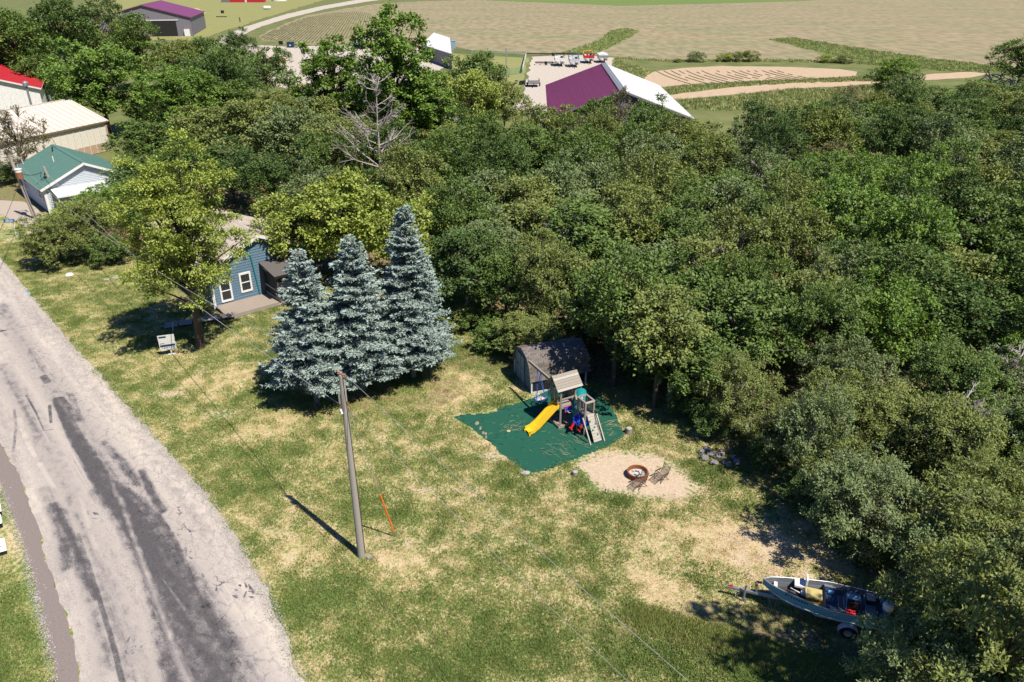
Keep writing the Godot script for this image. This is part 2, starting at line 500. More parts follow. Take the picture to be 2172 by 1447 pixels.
func road() -> void:
	var right: PackedVector2Array = PackedVector2Array([Vector2(-4.32, -13.31), Vector2(-5.56, -15.35), Vector2(-6.91, -17.27), Vector2(-8.16, -19.59), Vector2(-9.44, -21.65), Vector2(-11.01, -23.74), Vector2(-13.34, -26.77), Vector2(-15.74, -29.42), Vector2(-19.62, -33.61), Vector2(-23.57, -37.93), Vector2(-29.07, -43.89), Vector2(-35.17, -50.79), Vector2(-41.54, -57.89), Vector2(-51.51, -68.44), Vector2(-67.66, -83.49)])
	var left: PackedVector2Array = PackedVector2Array([Vector2(-54.91, -56.47), Vector2(-39.36, -44.24), Vector2(-29.01, -34.8), Vector2(-25.3, -31.2), Vector2(-22.82, -28.5), Vector2(-21.12, -26.44), Vector2(-19.63, -24.6), Vector2(-18.69, -23.19), Vector2(-17.61, -21.9), Vector2(-16.48, -20.47), Vector2(-15.45, -19.16), Vector2(-14.21, -17.27), Vector2(-12.6, -14.73), Vector2(-11.75, -13.31)])
	var outline := PackedVector2Array()
	outline.append_array(right); outline.append_array(left)
	var tar := PackedFloat32Array(); tar.resize(RPX * RPY)
	var pale := PackedFloat32Array(); pale.resize(RPX * RPY)
	var blue := PackedFloat32Array(); blue.resize(RPX * RPY)
	# worn tar: the right wheel track, its patches and the left track
	stroke(tar, PackedVector2Array([Vector2(-24.67, -35.39), Vector2(-21.9, -31.83), Vector2(-20.4, -30.08), Vector2(-18.22, -27.44)]), 0.4, 0.6, 0.92)
	stroke(tar, PackedVector2Array([Vector2(-24.65, -35.54), Vector2(-23.49, -34.41), Vector2(-22.41, -33.29)]), 0.15, 0.35, 0.75)
	stroke(tar, PackedVector2Array([Vector2(-25.32, -36.21), Vector2(-24.27, -35.9), Vector2(-22.5, -33.38)]), 0.2, 0.3, 0.55)
	stroke(tar, PackedVector2Array([Vector2(-26.9, -37.93), Vector2(-26.32, -37.27)]), 0.3, 0.3, 0.8)
	stroke(tar, PackedVector2Array([Vector2(-33.24, -44.24), Vector2(-32, -43.19), Vector2(-28.77, -39.66), Vector2(-26.52, -37.38)]), 0.2, 0.3, 0.3)
	stroke(tar, PackedVector2Array([Vector2(-18.29, -27.58), Vector2(-16.68, -26.12), Vector2(-15.46, -24.74), Vector2(-14.22, -23.19), Vector2(-12.47, -21.17), Vector2(-10.54, -18.75), Vector2(-9.18, -16.68), Vector2(-7.96, -14.73)]), 0.95, 1.5, 0.92, 0.7)
	stroke(tar, PackedVector2Array([Vector2(-17.38, -27.27), Vector2(-15.54, -25.74), Vector2(-14.26, -24.31), Vector2(-12.64, -22.15), Vector2(-11.25, -20.24), Vector2(-9.94, -18.35)]), 0.5, 0.35, 0.8, 0.6)
	stroke(tar, PackedVector2Array([Vector2(-20.29, -31.2), Vector2(-18.53, -29.42), Vector2(-17.02, -27.79)]), 0.5, 0.55, 0.62, 0.9)
	stroke(tar, PackedVector2Array([Vector2(-17.28, -28.86), Vector2(-16.16, -27.27), Vector2(-15.09, -25.96)]), 0.3, 0.4, 0.6, 0.8)
	stroke(tar, PackedVector2Array([Vector2(-13.99, -22.66), Vector2(-12.62, -20.24), Vector2(-11.44, -18.16), Vector2(-10.41, -16.33)]), 0.8, 1.0, 0.7, 0.7)
	stroke(tar, PackedVector2Array([Vector2(-20, -26.28), Vector2(-18.69, -24.89), Vector2(-17.32, -23.19), Vector2(-16.07, -21.65), Vector2(-15.45, -20.93)]), 0.6, 0.35, 0.72, 0.9)
	stroke(tar, PackedVector2Array([Vector2(-19.42, -25.81), Vector2(-18.23, -24.02), Vector2(-17.48, -22.53)]), 0.7, 0.7, 0.6, 0.9)
	stroke(tar, PackedVector2Array([Vector2(-17.97, -24.45), Vector2(-16.62, -22.66), Vector2(-15.05, -20.47), Vector2(-13.8, -18.75), Vector2(-12.65, -17.03)]), 0.12, 0.14, 0.6)
	stroke(tar, PackedVector2Array([Vector2(-16.7, -23.46), Vector2(-15.04, -21.17), Vector2(-13.31, -18.75), Vector2(-12.3, -17.22)]), 0.1, 0.12, 0.45)
	stroke(tar, PackedVector2Array([Vector2(-24.89, -32.93), Vector2(-22.98, -30.39), Vector2(-20.87, -27.79), Vector2(-18.65, -25.19)]), 0.16, 0.16, 0.3)
	stroke(tar, PackedVector2Array([Vector2(-26.44, -34.31), Vector2(-25.39, -32.7), Vector2(-24.17, -30.39)]), 0.1, 0.1, 0.55)
	stroke(tar, PackedVector2Array([Vector2(-24.78, -34.7), Vector2(-23.78, -33.02)]), 0.12, 0.1, 0.55)
	stroke(tar, PackedVector2Array([Vector2(-26.67, -35.79), Vector2(-25.18, -34.08), Vector2(-23.77, -32.31)]), 0.09, 0.06, 0.6)
	stroke(tar, PackedVector2Array([Vector2(-23.82, -32.22), Vector2(-23.34, -32.39)]), 0.05, 0.05, 0.6)
	stroke(tar, PackedVector2Array([Vector2(-33.02, -43.89), Vector2(-32.14, -44.45), Vector2(-30.86, -45.48)]), 0.1, 0.04, 0.45)
	stroke(tar, PackedVector2Array([Vector2(-33.06, -43.96), Vector2(-32.78, -44.1)]), 0.2, 0.1, 0.8)
	stroke(tar, PackedVector2Array([Vector2(-14.7, -19.59), Vector2(-13.56, -17.58)]), 0.9, 0.9, 0.3, 0.9)
	for p in [Vector2(-14.23, -25.74), Vector2(-13.67, -24.83), Vector2(-12.94, -23.19), Vector2(-12.11, -21.75), Vector2(-11.05, -21.65), Vector2(-10.2, -21.36), Vector2(-9.66, -21.22), Vector2(-17.88, -25.9), Vector2(-13.82, -22.93), Vector2(-13.07, -18.65), Vector2(-9.24, -17.77)]:
		for w in 7:
			var o: Vector2 = p + Vector2(rng.randfn(0, 0.16), rng.randfn(0, 0.2))
			stroke(tar, PackedVector2Array([o, o + Vector2(R(-0.25, 0.05), R(-0.3, 0.05))]), R(0.03, 0.09), 0.02, R(0.6, 1.0), 0.8)
	# broad worn bands left by wheels
	stroke(tar, PackedVector2Array([Vector2(-35.56, -48.06), Vector2(-31.2, -42.85), Vector2(-25.82, -36.84), Vector2(-20.44, -30.79), Vector2(-15.93, -25.81), Vector2(-12.86, -22.15), Vector2(-9.84, -18.16), Vector2(-7.87, -15.35)]), 0.9, 1.9, 0.46, 1.0)
	stroke(tar, PackedVector2Array([Vector2(-30.09, -39.07), Vector2(-26.22, -34.8), Vector2(-22.52, -30.39), Vector2(-19.48, -26.77), Vector2(-16.66, -23.19), Vector2(-14.23, -20.02), Vector2(-12.17, -17.27), Vector2(-10.75, -15.35)]), 1.0, 1.3, 0.42, 1.0)
	stroke(tar, PackedVector2Array([Vector2(-21, -27.44), Vector2(-19.05, -25.19), Vector2(-17.05, -22.66), Vector2(-15.2, -20.24), Vector2(-13.42, -17.77)]), 0.6, 0.5, 0.45, 1.0)
	for w in 18:
		var o := Vector2(-16.8, -25.5) + RD * R(-16, 24) + RE * (rng.randfn(0, 1.6) + 0.2)
		stroke(tar, PackedVector2Array([o, o + RD * R(0.5, 4.0) + RE * R(-0.1, 0.1)]), R(0.02, 0.06), 0.01, R(0.25, 0.45), 0.9)
	for w in 16:
		var o := Vector2(-16.8, -25.5) + RD * R(-16, 26) + RE * (rng.randfn(0, 1.8))
		stroke(pale, PackedVector2Array([o, o + RD * R(0.5, 5.0) + RE * R(-0.12, 0.12)]), R(0.02, 0.08), 0.02, R(0.2, 0.5), 0.9)
	stroke(pale, PackedVector2Array([Vector2(-25.64, -33.38), Vector2(-23.95, -31.2), Vector2(-22.87, -30)]), 0.16, 0.12, 0.5)
	stroke(pale, PackedVector2Array([Vector2(-22.34, -29.42), Vector2(-21.37, -28.32), Vector2(-20.69, -27.61)]), 0.14, 0.1, 0.6)
	stroke(pale, PackedVector2Array([Vector2(-21.64, -27.27), Vector2(-20.48, -25.96)]), 0.3, 0.25, 0.6)
	stroke(pale, PackedVector2Array([Vector2(-17.29, -26.77), Vector2(-14.66, -22.93), Vector2(-13.26, -20.93), Vector2(-11.89, -18.96), Vector2(-10.6, -17.22)]), 0.14, 0.18, 0.55, 0.9)
	stroke(pale, PackedVector2Array([Vector2(-19.06, -26.77), Vector2(-16.7, -23.46), Vector2(-14.34, -20.24), Vector2(-12.88, -18.16), Vector2(-12.07, -17.03)]), 0.16, 0.16, 0.4, 0.9)
	stroke(pale, PackedVector2Array([Vector2(-18.64, -28.5), Vector2(-16.4, -25.5)]), 0.12, 0.14, 0.3, 0.9)
	stroke(pale, PackedVector2Array([Vector2(-10.12, -20.47), Vector2(-8.83, -19.59), Vector2(-7.77, -18.16)]), 0.5, 0.5, 0.5, 0.9)
	stroke(pale, PackedVector2Array([Vector2(-25.38, -39.07), Vector2(-20.46, -33.84), Vector2(-17.27, -30.39), Vector2(-13.62, -26.12)]), 0.5, 0.5, 0.35, 0.9)
	stroke(blue, PackedVector2Array([Vector2(-35.43, -50.88), Vector2(-34.59, -49.91)]), 0.09, 0.09, 0.6)
	stroke(blue, PackedVector2Array([Vector2(-35.51, -50.79), Vector2(-35.27, -50.97)]), 0.07, 0.07, 0.55)
	stroke(blue, PackedVector2Array([Vector2(-34.73, -49.91), Vector2(-34.56, -50.09)]), 0.07, 0.07, 0.55)
	var f1 := FastNoiseLite.new(); f1.seed = 41; f1.frequency = 0.05; f1.fractal_octaves = 4
	var f2 := FastNoiseLite.new(); f2.seed = 42; f2.frequency = 0.011; f2.fractal_octaves = 3
	var f3 := FastNoiseLite.new(); f3.seed = 43; f3.noise_type = FastNoiseLite.TYPE_CELLULAR; f3.frequency = 0.05
	f3.cellular_return_type = FastNoiseLite.RETURN_DISTANCE2_SUB; f3.fractal_type = FastNoiseLite.FRACTAL_NONE
	f3.domain_warp_enabled = true; f3.domain_warp_amplitude = 12.0
	var n1 := f1.get_image(RPX, RPY, false, false, true); n1.convert(Image.FORMAT_L8)
	# streaks run along the road: noise drawn long
	var n2 := f2.get_image(RPX, RPY / 8, false, false, true); n2.resize(RPX, RPY, Image.INTERPOLATE_CUBIC); n2.convert(Image.FORMAT_L8)
	var n4 := f1.get_image(RPX, RPY / 10, false, false, true); n4.resize(RPX, RPY, Image.INTERPOLATE_CUBIC); n4.convert(Image.FORMAT_L8)
	var n3 := f3.get_image(RPX, RPY, false, false, true); n3.convert(Image.FORMAT_L8)
	var b1 := n1.get_data(); var b2 := n2.get_data(); var b3 := n3.get_data(); var b4 := n4.get_data()
	var d := PackedByteArray()
	d.resize(RPX * RPY * 3)
	var rr := RandomNumberGenerator.new()
	rr.seed = 9
	for k in RPX * RPY:
		var u := (k % RPX) * RW / RPX - RW * 0.5
		var n := (b1[k] - 128) / 128.0
		var st := (b2[k] - 128) / 128.0 * 0.6 + (b4[k] - 128) / 128.0 * 0.6
		var g := rr.randf() - 0.5
		var r := 172.0 + st * 20 + n * 11 + g * 32
		var t := tar[k]
		if t > 0.0:
			t = clampf((t + n * 0.34 + st * 0.5 + g * 0.55 - 0.14) * 1.5, 0.0, 0.96) * minf(1.0, t * 2.0)
			r += (78 + g * 26 - r) * t
		var w := pale[k]
		if w > 0.0: r += (196 + g * 16 - r) * clampf(w + n * 0.5, 0, 1) * 0.8
		if b3[k] < 14 and n + g > (0.45 if u < 1.6 else -0.3): r -= (16 - b3[k]) * (2.0 if u > 1.2 else 1.2)
		var cool := (170.0 - r) / 170.0
		var gg := r * (0.95 + cool * 0.03)
		var bb := r * (0.91 + cool * 0.17)
		if blue[k] > 0.0:
			var e := clampf(blue[k] + n * 0.5, 0, 0.75)
			r += (100 - r) * e; gg += (165 - gg) * e; bb += (205 - bb) * e
		d[k * 3] = clampi(int(r), 0, 255); d[k * 3 + 1] = clampi(int(gg), 0, 255); d[k * 3 + 2] = clampi(int(bb), 0, 255)
	var m := mat("asphalt", Color(1, 1, 1), 0.92)
	m.albedo_texture = ImageTexture.create_from_image(Image.create_from_data(RPX, RPY, false, Image.FORMAT_RGB8, d))
	m.texture_repeat = false
	var s := sheet_shape(ragged(outline, 0.35, 0.12, 51), 0.03)
	for i in s.uv.size(): s.uv[i] = Vector2(((s.uv[i] - RO).dot(RE) + RW * 0.5) / RW, (s.uv[i] - RO).dot(RD) / RL)
	structure("road", s, m)
	# brownish newer asphalt along the left side, with the gravel verge beside it
	var strip: PackedVector2Array = PackedVector2Array([Vector2(-39.36, -44.24), Vector2(-29.01, -34.8), Vector2(-25.35, -31.29), Vector2(-22.87, -28.57), Vector2(-21.16, -26.51), Vector2(-19.66, -24.66), Vector2(-18.72, -23.25), Vector2(-17.64, -21.95), Vector2(-16.51, -20.52), Vector2(-15.48, -19.21), Vector2(-14.18, -17.27), Vector2(-12.57, -14.73), Vector2(-11.75, -13.31), Vector2(-12.42, -13.31), Vector2(-13.58, -15.04), Vector2(-15.02, -17.27), Vector2(-16.13, -18.96), Vector2(-16.96, -20.02), Vector2(-17.88, -21.29), Vector2(-19.14, -22.93), Vector2(-20.49, -24.6), Vector2(-21.93, -26.28), Vector2(-23.43, -28.14), Vector2(-26.96, -31.62), Vector2(-38.56, -41.53)])
	mat("brown_asphalt", Color(0.235, 0.2, 0.19), 0.95, noise_tex(0.05, Color(0.78, 0.76, 0.74), Color(1, 1, 1), 61, 5), 2.6)
	structure("road_patch", sheet_shape(ragged(strip, 0.3, 0.07, 52), 0.036), M.brown_asphalt)
	var verge: PackedVector2Array = PackedVector2Array([Vector2(-13.58, -15.04), Vector2(-15.02, -17.27), Vector2(-16.13, -18.96), Vector2(-16.96, -20.02), Vector2(-17.88, -21.29), Vector2(-19.14, -22.93), Vector2(-20.49, -24.6), Vector2(-21.93, -26.28), Vector2(-23.43, -28.14)])
	# crushed stone that lies loose along the edges
	var st := SphereMesh.new()
	st.radius = 0.5; st.height = 0.8; st.radial_segments = 5; st.rings = 3
	mat("gravel", Color(1, 1, 1), 0.95)
	M.gravel.vertex_color_use_as_albedo = true
	st.material = M.gravel
	var xf := []
	for e in 9500:
		var on_left := e % 5 == 0
		var line: PackedVector2Array = verge if on_left else right
		var i := rng.randi_range(0, line.size() - 2)
		if line[i].distance_to(line[i + 1]) > 40.0: continue
		var p := line[i].lerp(line[i + 1], rng.randf()) 
		if on_left: p += RE * rng.randfn(-0.08, 0.1)
		else: p += RE * (rng.randfn(-0.1, 0.15))
		if p.length() > 60.0: continue
		var sc := R(0.02, 0.055)
		xf.append([Transform3D(Basis(Vector3(R(-1, 1), 1, R(-1, 1)).normalized(), R(0, TAU)).scaled(Vector3(sc, sc * 0.7, sc * R(0.7, 1.3))), Vector3(p.x, 0.035, p.y)), Color(1, 0.94, 0.88) * R(0.25, 0.5)])
	scatter("road_gravel", st, xf, "loose pale gravel along the edge of the road", "gravel")

func scatter(called: String, m: Mesh, xf: Array, label: String, category: String) -> void:
	var mm := MultiMesh.new()
	mm.transform_format = MultiMesh.TRANSFORM_3D
	mm.use_colors = true
	mm.mesh = m
	mm.instance_count = xf.size()
	for i in xf.size():
		mm.set_instance_transform(i, xf[i][0])
		mm.set_instance_color(i, xf[i][1])
	var o := MultiMeshInstance3D.new()
	o.name = named(called)
	o.multimesh = mm
	o.set_meta("kind", "stuff")
	add_child(o)
	tag(o, label, category)

# ---------------------------------------------------------------- fields and yards beyond the trees

func far_ground() -> void:
	mat("crop_field", Color(0.36, 0.295, 0.205), 0.95, noise_tex(0.01, Color(0.76, 0.9, 0.76), Color(1.1, 0.99, 0.99), 71, 6), 90.0)
	M.crop_field.uv1_scale = Vector3(1 / 320.0, 1 / 150.0, 1 / 170.0)
	M.crop_field.detail_enabled = true
	M.crop_field.detail_albedo = noise_tex(0.09, Color(0.55, 0.62, 0.52), Color(1.0, 0.99, 0.97), 73, 3, FastNoiseLite.TYPE_SIMPLEX, 1024)
	M.crop_field.detail_blend_mode = BaseMaterial3D.BLEND_MODE_MUL
	M.crop_field.detail_uv_layer = BaseMaterial3D.DETAIL_UV_2
	M.crop_field.uv2_triplanar = true
	M.crop_field.uv2_world_triplanar = true
	M.crop_field.uv2_scale = Vector3(1 / 420.0, 1 / 300.0, 1 / 1000.0)
	structure("crop_field", sheet_shape(ragged(PackedVector2Array([Vector2(-88.41, -281.68), Vector2(-91.22, -298.99), Vector2(-97.25, -346.58), Vector2(-104.16, -415.78), Vector2(-100.81, -480.95), Vector2(-91.72, -561.71), Vector2(-64.99, -612.94), Vector2(-30.98, -632.12), Vector2(144.14, -808.48), Vector2(695, -808.48), Vector2(164.86, -183.88), Vector2(111.5, -183.88), Vector2(112.42, -191.39), Vector2(98.74, -206.03), Vector2(74.48, -206.03), Vector2(63.33, -209.44), Vector2(50.48, -207.15), Vector2(40.52, -206.03), Vector2(32.7, -210.6), Vector2(27.23, -216.61), Vector2(14.91, -222.95), Vector2(5.69, -220.37), Vector2(-3.44, -225.58), Vector2(-11.71, -232.44), Vector2(-17.88, -242.74), Vector2(-26.88, -247.43), Vector2(-41.59, -249.03), Vector2(-53.89, -252.29), Vector2(-65.26, -250.65), Vector2(-76.16, -260.82), Vector2(-82.17, -266.21)]), 8.0, 0.9, 72), -0.03), M.crop_field)
	mat("tall_grass", Color(0.16, 0.235, 0.07), 0.95, noise_tex(0.03, Color(0.5, 0.62, 0.5), Color(1.2, 1.05, 1.0), 75, 4), 14.0)
	var strips := [
		PackedVector2Array([Vector2(-71.39, -674.24), Vector2(21.4, -586.23), Vector2(70.54, -531.99), Vector2(132.77, -561.71), Vector2(214.55, -612.94), Vector2(274.03, -674.24), Vector2(227.05, -777.58), Vector2(52.33, -808.48)]),
		PackedVector2Array([Vector2(13.6, -222.95), Vector2(19.6, -241.22), Vector2(28.53, -266.21), Vector2(38.47, -313.37), Vector2(45.7, -323.73), Vector2(48.24, -306.02), Vector2(38.86, -273.73), Vector2(28.6, -239.71), Vector2(22.13, -219.1)]),
		PackedVector2Array([Vector2(85.79, -269.92), Vector2(95.91, -277.65), Vector2(100.51, -255.64), Vector2(104.6, -233.86), Vector2(109.42, -212.97), Vector2(116.94, -195.37), Vector2(111.66, -178.61), Vector2(99.53, -183.88), Vector2(91.57, -195.37), Vector2(87.18, -220.37)]),
	]
	for i in strips.size(): structure("grass_strip", sheet_shape(ragged(strips[i], 3.0, 0.8, 80 + i), 0.0), M.tall_grass)
	mat("bare_field", Color(0.5, 0.375, 0.265), 0.95, noise_tex(0.03, Color(0.78, 0.78, 0.74), Color(1, 1, 1), 77, 5), 22.0)
	structure("bare_field", sheet_shape(ragged(PackedVector2Array([Vector2(26.87, -165.85), Vector2(29.13, -175.25), Vector2(33.1, -183.88), Vector2(40.77, -189.46), Vector2(50.71, -193.36), Vector2(64.1, -192.37), Vector2(77, -187.57), Vector2(79.19, -182.09), Vector2(75.85, -175.25), Vector2(61.69, -168.88), Vector2(46.63, -165.11), Vector2(33.69, -159.41), Vector2(27.89, -156.03), Vector2(26.16, -158.72)]), 3.0, 0.5, 84), -0.02), M.bare_field)
	structure("bare_field", sheet_shape(ragged(PackedVector2Array([Vector2(26.69, -143.75), Vector2(32.53, -149.04), Vector2(42.35, -156.03), Vector2(53.6, -162.21), Vector2(71.13, -167.35), Vector2(77.78, -164.38), Vector2(67.68, -158.72), Vector2(54.97, -154.71), Vector2(41.88, -147.24), Vector2(32.93, -142.62), Vector2(26.35, -139.33)]), 3.0, 0.5, 85), -0.02), M.bare_field)
	structure("bare_field", sheet_shape(ragged(PackedVector2Array([Vector2(86.66, -172.81), Vector2(94.71, -178.61), Vector2(105.08, -182.09), Vector2(107.42, -178.61), Vector2(99.58, -172.01), Vector2(87.07, -167.35)]), 3.0, 0.5, 86), -0.02), M.bare_field)
	mat("gravel_lot", Color(0.52, 0.46, 0.41), 0.95, noise_tex(0.03, Color(0.74, 0.75, 0.7), Color(1, 1, 1), 79, 5), 12.0)
	structure("gravel_lane", sheet_shape(ragged(PackedVector2Array([Vector2(-103.7, -298.99), Vector2(-108.61, -331.95), Vector2(-112.98, -372.77), Vector2(-118.55, -433.91), Vector2(-121.86, -525.04), Vector2(-119.25, -642.15), Vector2(-105.15, -722.29), Vector2(-93.65, -697.45), Vector2(-105.52, -594.87), Vector2(-110.37, -486.8), Vector2(-107.15, -391.19), Vector2(-103.48, -340.58), Vector2(-99.37, -308.43), Vector2(-93.33, -273.73), Vector2(-87.4, -242.74), Vector2(-86.42, -228.28), Vector2(-94.52, -250.65)]), 4.0, 0.4, 87), -0.015), M.gravel_lot)
	structure("gravel_yard", sheet_shape(ragged(PackedVector2Array([Vector2(-80.62, -250.65), Vector2(-73.85, -247.43), Vector2(-66.12, -242.74), Vector2(-61.56, -247.43), Vector2(-53.22, -249.03), Vector2(-41.08, -245.85), Vector2(-26.23, -241.22), Vector2(-16.76, -217.85), Vector2(-15.13, -203.81), Vector2(-18.53, -167.35), Vector2(-25.27, -147.24), Vector2(-31.16, -141.51), Vector2(-39.4, -147.24), Vector2(-48.35, -160.1), Vector2(-59.45, -183.88), Vector2(-66.92, -193.36), Vector2(-78.81, -217.85), Vector2(-85.98, -242.74)]), 4.0, 0.5, 88), -0.015), M.gravel_lot)
	structure("gravel_lot", sheet_shape(ragged(PackedVector2Array([Vector2(5.44, -215.38), Vector2(12.09, -219.1), Vector2(21.1, -219.1), Vector2(26.79, -212.97), Vector2(22.27, -175.25), Vector2(18.02, -147.24), Vector2(4.91, -126.57), Vector2(-0.46, -126.57), Vector2(-0.5, -138.79), Vector2(2.25, -144.32), Vector2(2.99, -167.35)]), 3.0, 0.5, 89), -0.01), M.gravel_lot)
	mat("mown", Color(0.27, 0.27, 0.11), 0.95, noise_tex(0.02, Color(0.72, 0.82, 0.7), Color(1.1, 1, 1), 91, 5), 40.0)
	M.mown.uv1_scale = Vector3(1 / 90.0, 1 / 50.0, 1 / 30.0)
	structure("mown_grass", sheet_shape(ragged(PackedVector2Array([Vector2(-377.14, -748.93), Vector2(-198.36, -748.93), Vector2(-148.15, -674.24), Vector2(-132.17, -518.26), Vector2(-119.56, -395.09), Vector2(-111.54, -329.17), Vector2(-103.95, -268.05), Vector2(-122.68, -268.05), Vector2(-208.7, -387.37)]), 8.0, 1.2, 90), -0.035), M.mown)
	structure("mown_grass", sheet_shape(ragged(PackedVector2Array([Vector2(-16.67, -225.58), Vector2(-3.33, -217.85), Vector2(4.21, -210.6), Vector2(2.39, -167.35), Vector2(-0.09, -147.24), Vector2(-7.6, -147.24), Vector2(-13.72, -183.88)]), 3.0, 0.5, 92), -0.035), M.mown)
	structure("driveway", sheet_shape(ragged(PackedVector2Array([Vector2(-54.2, -74.02), Vector2(-51.89, -74.88), Vector2(-49.2, -74.36), Vector2(-46.87, -72.34), Vector2(-42.93, -67.71), Vector2(-42.03, -65.3), Vector2(-43.28, -64.89), Vector2(-44.88, -66.56), Vector2(-48.89, -69.96), Vector2(-52.1, -70.74)]), 1.0, 0.15, 93), 0.02), M.concrete)
	# young crop in planted rows by the lane
	var s := Shape.new()
	var a := Vector2(-86.87, -277.65); var b := Vector2(-115.22, -458.87)
	var d := (b - a).normalized()
	var e := Vector2(-d.y, d.x)
	if e.x < 0: e = -e
	rng.seed = 77
	var field: PackedVector2Array = PackedVector2Array([Vector2(-86.82, -279.65), Vector2(-91.83, -313.37), Vector2(-99.44, -387.37), Vector2(-97.17, -438.69), Vector2(-85.75, -458.87), Vector2(-72.95, -429.23), Vector2(-55.44, -323.73), Vector2(-55.86, -277.65), Vector2(-63.52, -255.64), Vector2(-73.41, -259.07), Vector2(-81.55, -266.21)])
	for i in 64:
		var p := a + e * (1.0 + i * 1.1)
		var k := -60.0
		while k < 320.0:
			var q := p + d * k
			var w := p + d * (k + 3.0)
			if Geometry2D.is_point_in_polygon(q, field) and Geometry2D.is_point_in_polygon(w, field) and rng.randf() < 0.93:
				var h := R(0.12, 0.24)
				var m0 := V((q + w) * 0.5, 0.0)
				s.block(m0, V(w - q) * 0.5, Vector3(0, h, 0), V(e) * R(0.1, 0.2))
			k += 3.0
	mat("crop", Color(0.16, 0.165, 0.08), 0.95, T.grain, 5.0)
	structure("crop_rows", s, M.crop, "stuff")
	tag(get_child(-1), "young crop rows in the field beside the pale gravel lane", "crop")
	# curved rows of seedlings on the bare terrace
	s = Shape.new()
	for i in 17:
		var p0 := Vector2(33.32, -183.88) + Vector2(i * 1.75, 0)
		for k in 8:
			var y0 := k / 8.0
			var q := p0 + Vector2(y0 * y0 * 3.5, y0 * (24.0 - i * 0.5))
			var w := p0 + Vector2((y0 + .125) * (y0 + .125) * 3.5, (y0 + 0.125) * (24.0 - i * 0.5))
			if rng.randf() < 0.8: s.bar(V(q), V(w), R(0.1, 0.22), 0.2)
	structure("seedling_rows", s, mat("seedling", Color(0.3, 0.27, 0.15), 0.95), "stuff")
	tag(get_child(-1), "thin curved rows of seedlings on the bare pink field", "crop")
	# longer grass on the banks
	rng.seed = 78
	var blade := Shape.new()
	for i in 14:
		var p := Vector3(R(-0.5, 0.5), 0, R(-0.5, 0.5))
		var an := R(0, TAU)
		var w := Vector3(cos(an), 0, sin(an)) * 0.09
		blade.tri(p - w, p + Vector3(R(-0.25, 0.25), R(0.35, 0.9), R(-0.25, 0.25)), p + w)
	var tuft := blade.mesh()
	tuft.surface_set_material(0, M.blade)
	var xf := []
	var banks := [PackedVector2Array([Vector2(26.79, -144.32), Vector2(35.89, -152.14), Vector2(44.57, -157.36), Vector2(59.65, -162.93), Vector2(75.47, -165.85), Vector2(78.45, -172.81), Vector2(61.43, -168.11), Vector2(46.24, -163.65), Vector2(33.42, -158.04), Vector2(27.91, -153.42)]), PackedVector2Array([Vector2(26.51, -210.6), Vector2(39.69, -201.63), Vector2(61.4, -202.71), Vector2(84, -199.5), Vector2(92.06, -191.39), Vector2(109.4, -182.09), Vector2(112.51, -187.57), Vector2(94.81, -197.41), Vector2(86.16, -204.91), Vector2(63, -208.29), Vector2(40.52, -206.03), Vector2(30.39, -211.78)]), PackedVector2Array([Vector2(26.51, -210.6), Vector2(28.56, -198.45), Vector2(32.01, -183.88), Vector2(27.5, -167.35), Vector2(24.84, -171.22), Vector2(23.3, -183.88)]),
		PackedVector2Array([Vector2(26.35, -139.33), Vector2(33.54, -141.51), Vector2(43.64, -147.24), Vector2(56.82, -154.71), Vector2(71.83, -157.36), Vector2(74.73, -153.42), Vector2(56.66, -131.21), Vector2(32.31, -128.85), Vector2(26.69, -132.18)]), strips[1], strips[2]]
	for bnk in banks:
		var box := Rect2(bnk[0], Vector2.ZERO)
		for p in bnk: box = box.expand(p)
		var many := int(minf(4200, box.get_area() * 2.0))
		for i in many:
			var p := Vector2(R(box.position.x, box.end.x), R(box.position.y, box.end.y))
			if Geometry2D.is_point_in_polygon(p, bnk):
				var y := R(0, 1)
				var cc := Color(0.1, 0.17, 0.035).lerp(Color(0.34, 0.32, 0.16), y) * R(1.0, 1.6)
				xf.append([Transform3D(Basis(Vector3.UP, R(0, TAU)).scaled(Vector3(1.3, 1, 1.3) * R(0.35, 0.8)), V(p, -0.02)), cc])
	scatter("bank_grass", tuft, xf, "long grass on the banks between the far fields", "grass")

# ---------------------------------------------------------------- small things on the lawn

func lump(s: Shape, o: Vector3, r: Vector3, sd: int, seg := 7) -> void:
	var f := FastNoiseLite.new()
	f.seed = sd; f.frequency = 0.8
	var p := []
	for i in seg:
		var row := []
		for k in seg + 2:
			var a := PI * i / (seg - 1) - PI / 2; var b := TAU * k / (seg + 1)
			var d := Vector3(cos(a) * cos(b), sin(a), cos(a) * sin(b))
			if k == seg + 1: d = Vector3(cos(a), sin(a), 0)
			row.append(o + d * r * (1.0 + 0.45 * f.get_noise_3d(d.x * 2 + sd, d.y * 2, d.z * 2)))
		p.append(row)
	for i in seg - 1:
		for k in seg + 1:
			if i == 0: s.tri(p[0][k], p[1][k], p[1][k + 1])
			elif i == seg - 2: s.tri(p[i][k], p[i + 1][k], p[i][k + 1])
			else: s.quad(p[i][k], p[i + 1][k], p[i + 1][k + 1], p[i][k + 1])

func lettering(parent: Node3D, txt: String, at: Vector3, facing: Basis, size: float, m: Material) -> void:
	var t := TextMesh.new()
	var f := SystemFont.new()
	f.font_names = PackedStringArray(["Droid Sans"])
	f.font_weight = 700
	t.font = f
	t.text = txt
	t.font_size = 64
	t.pixel_size = size / 64.0
	t.depth = 0.004
	t.material = m
	var o := MeshInstance3D.new()
	o.name = "lettering"
	o.mesh = t
	o.transform = Transform3D(facing, at - parent.position)
	parent.add_child(o, true)

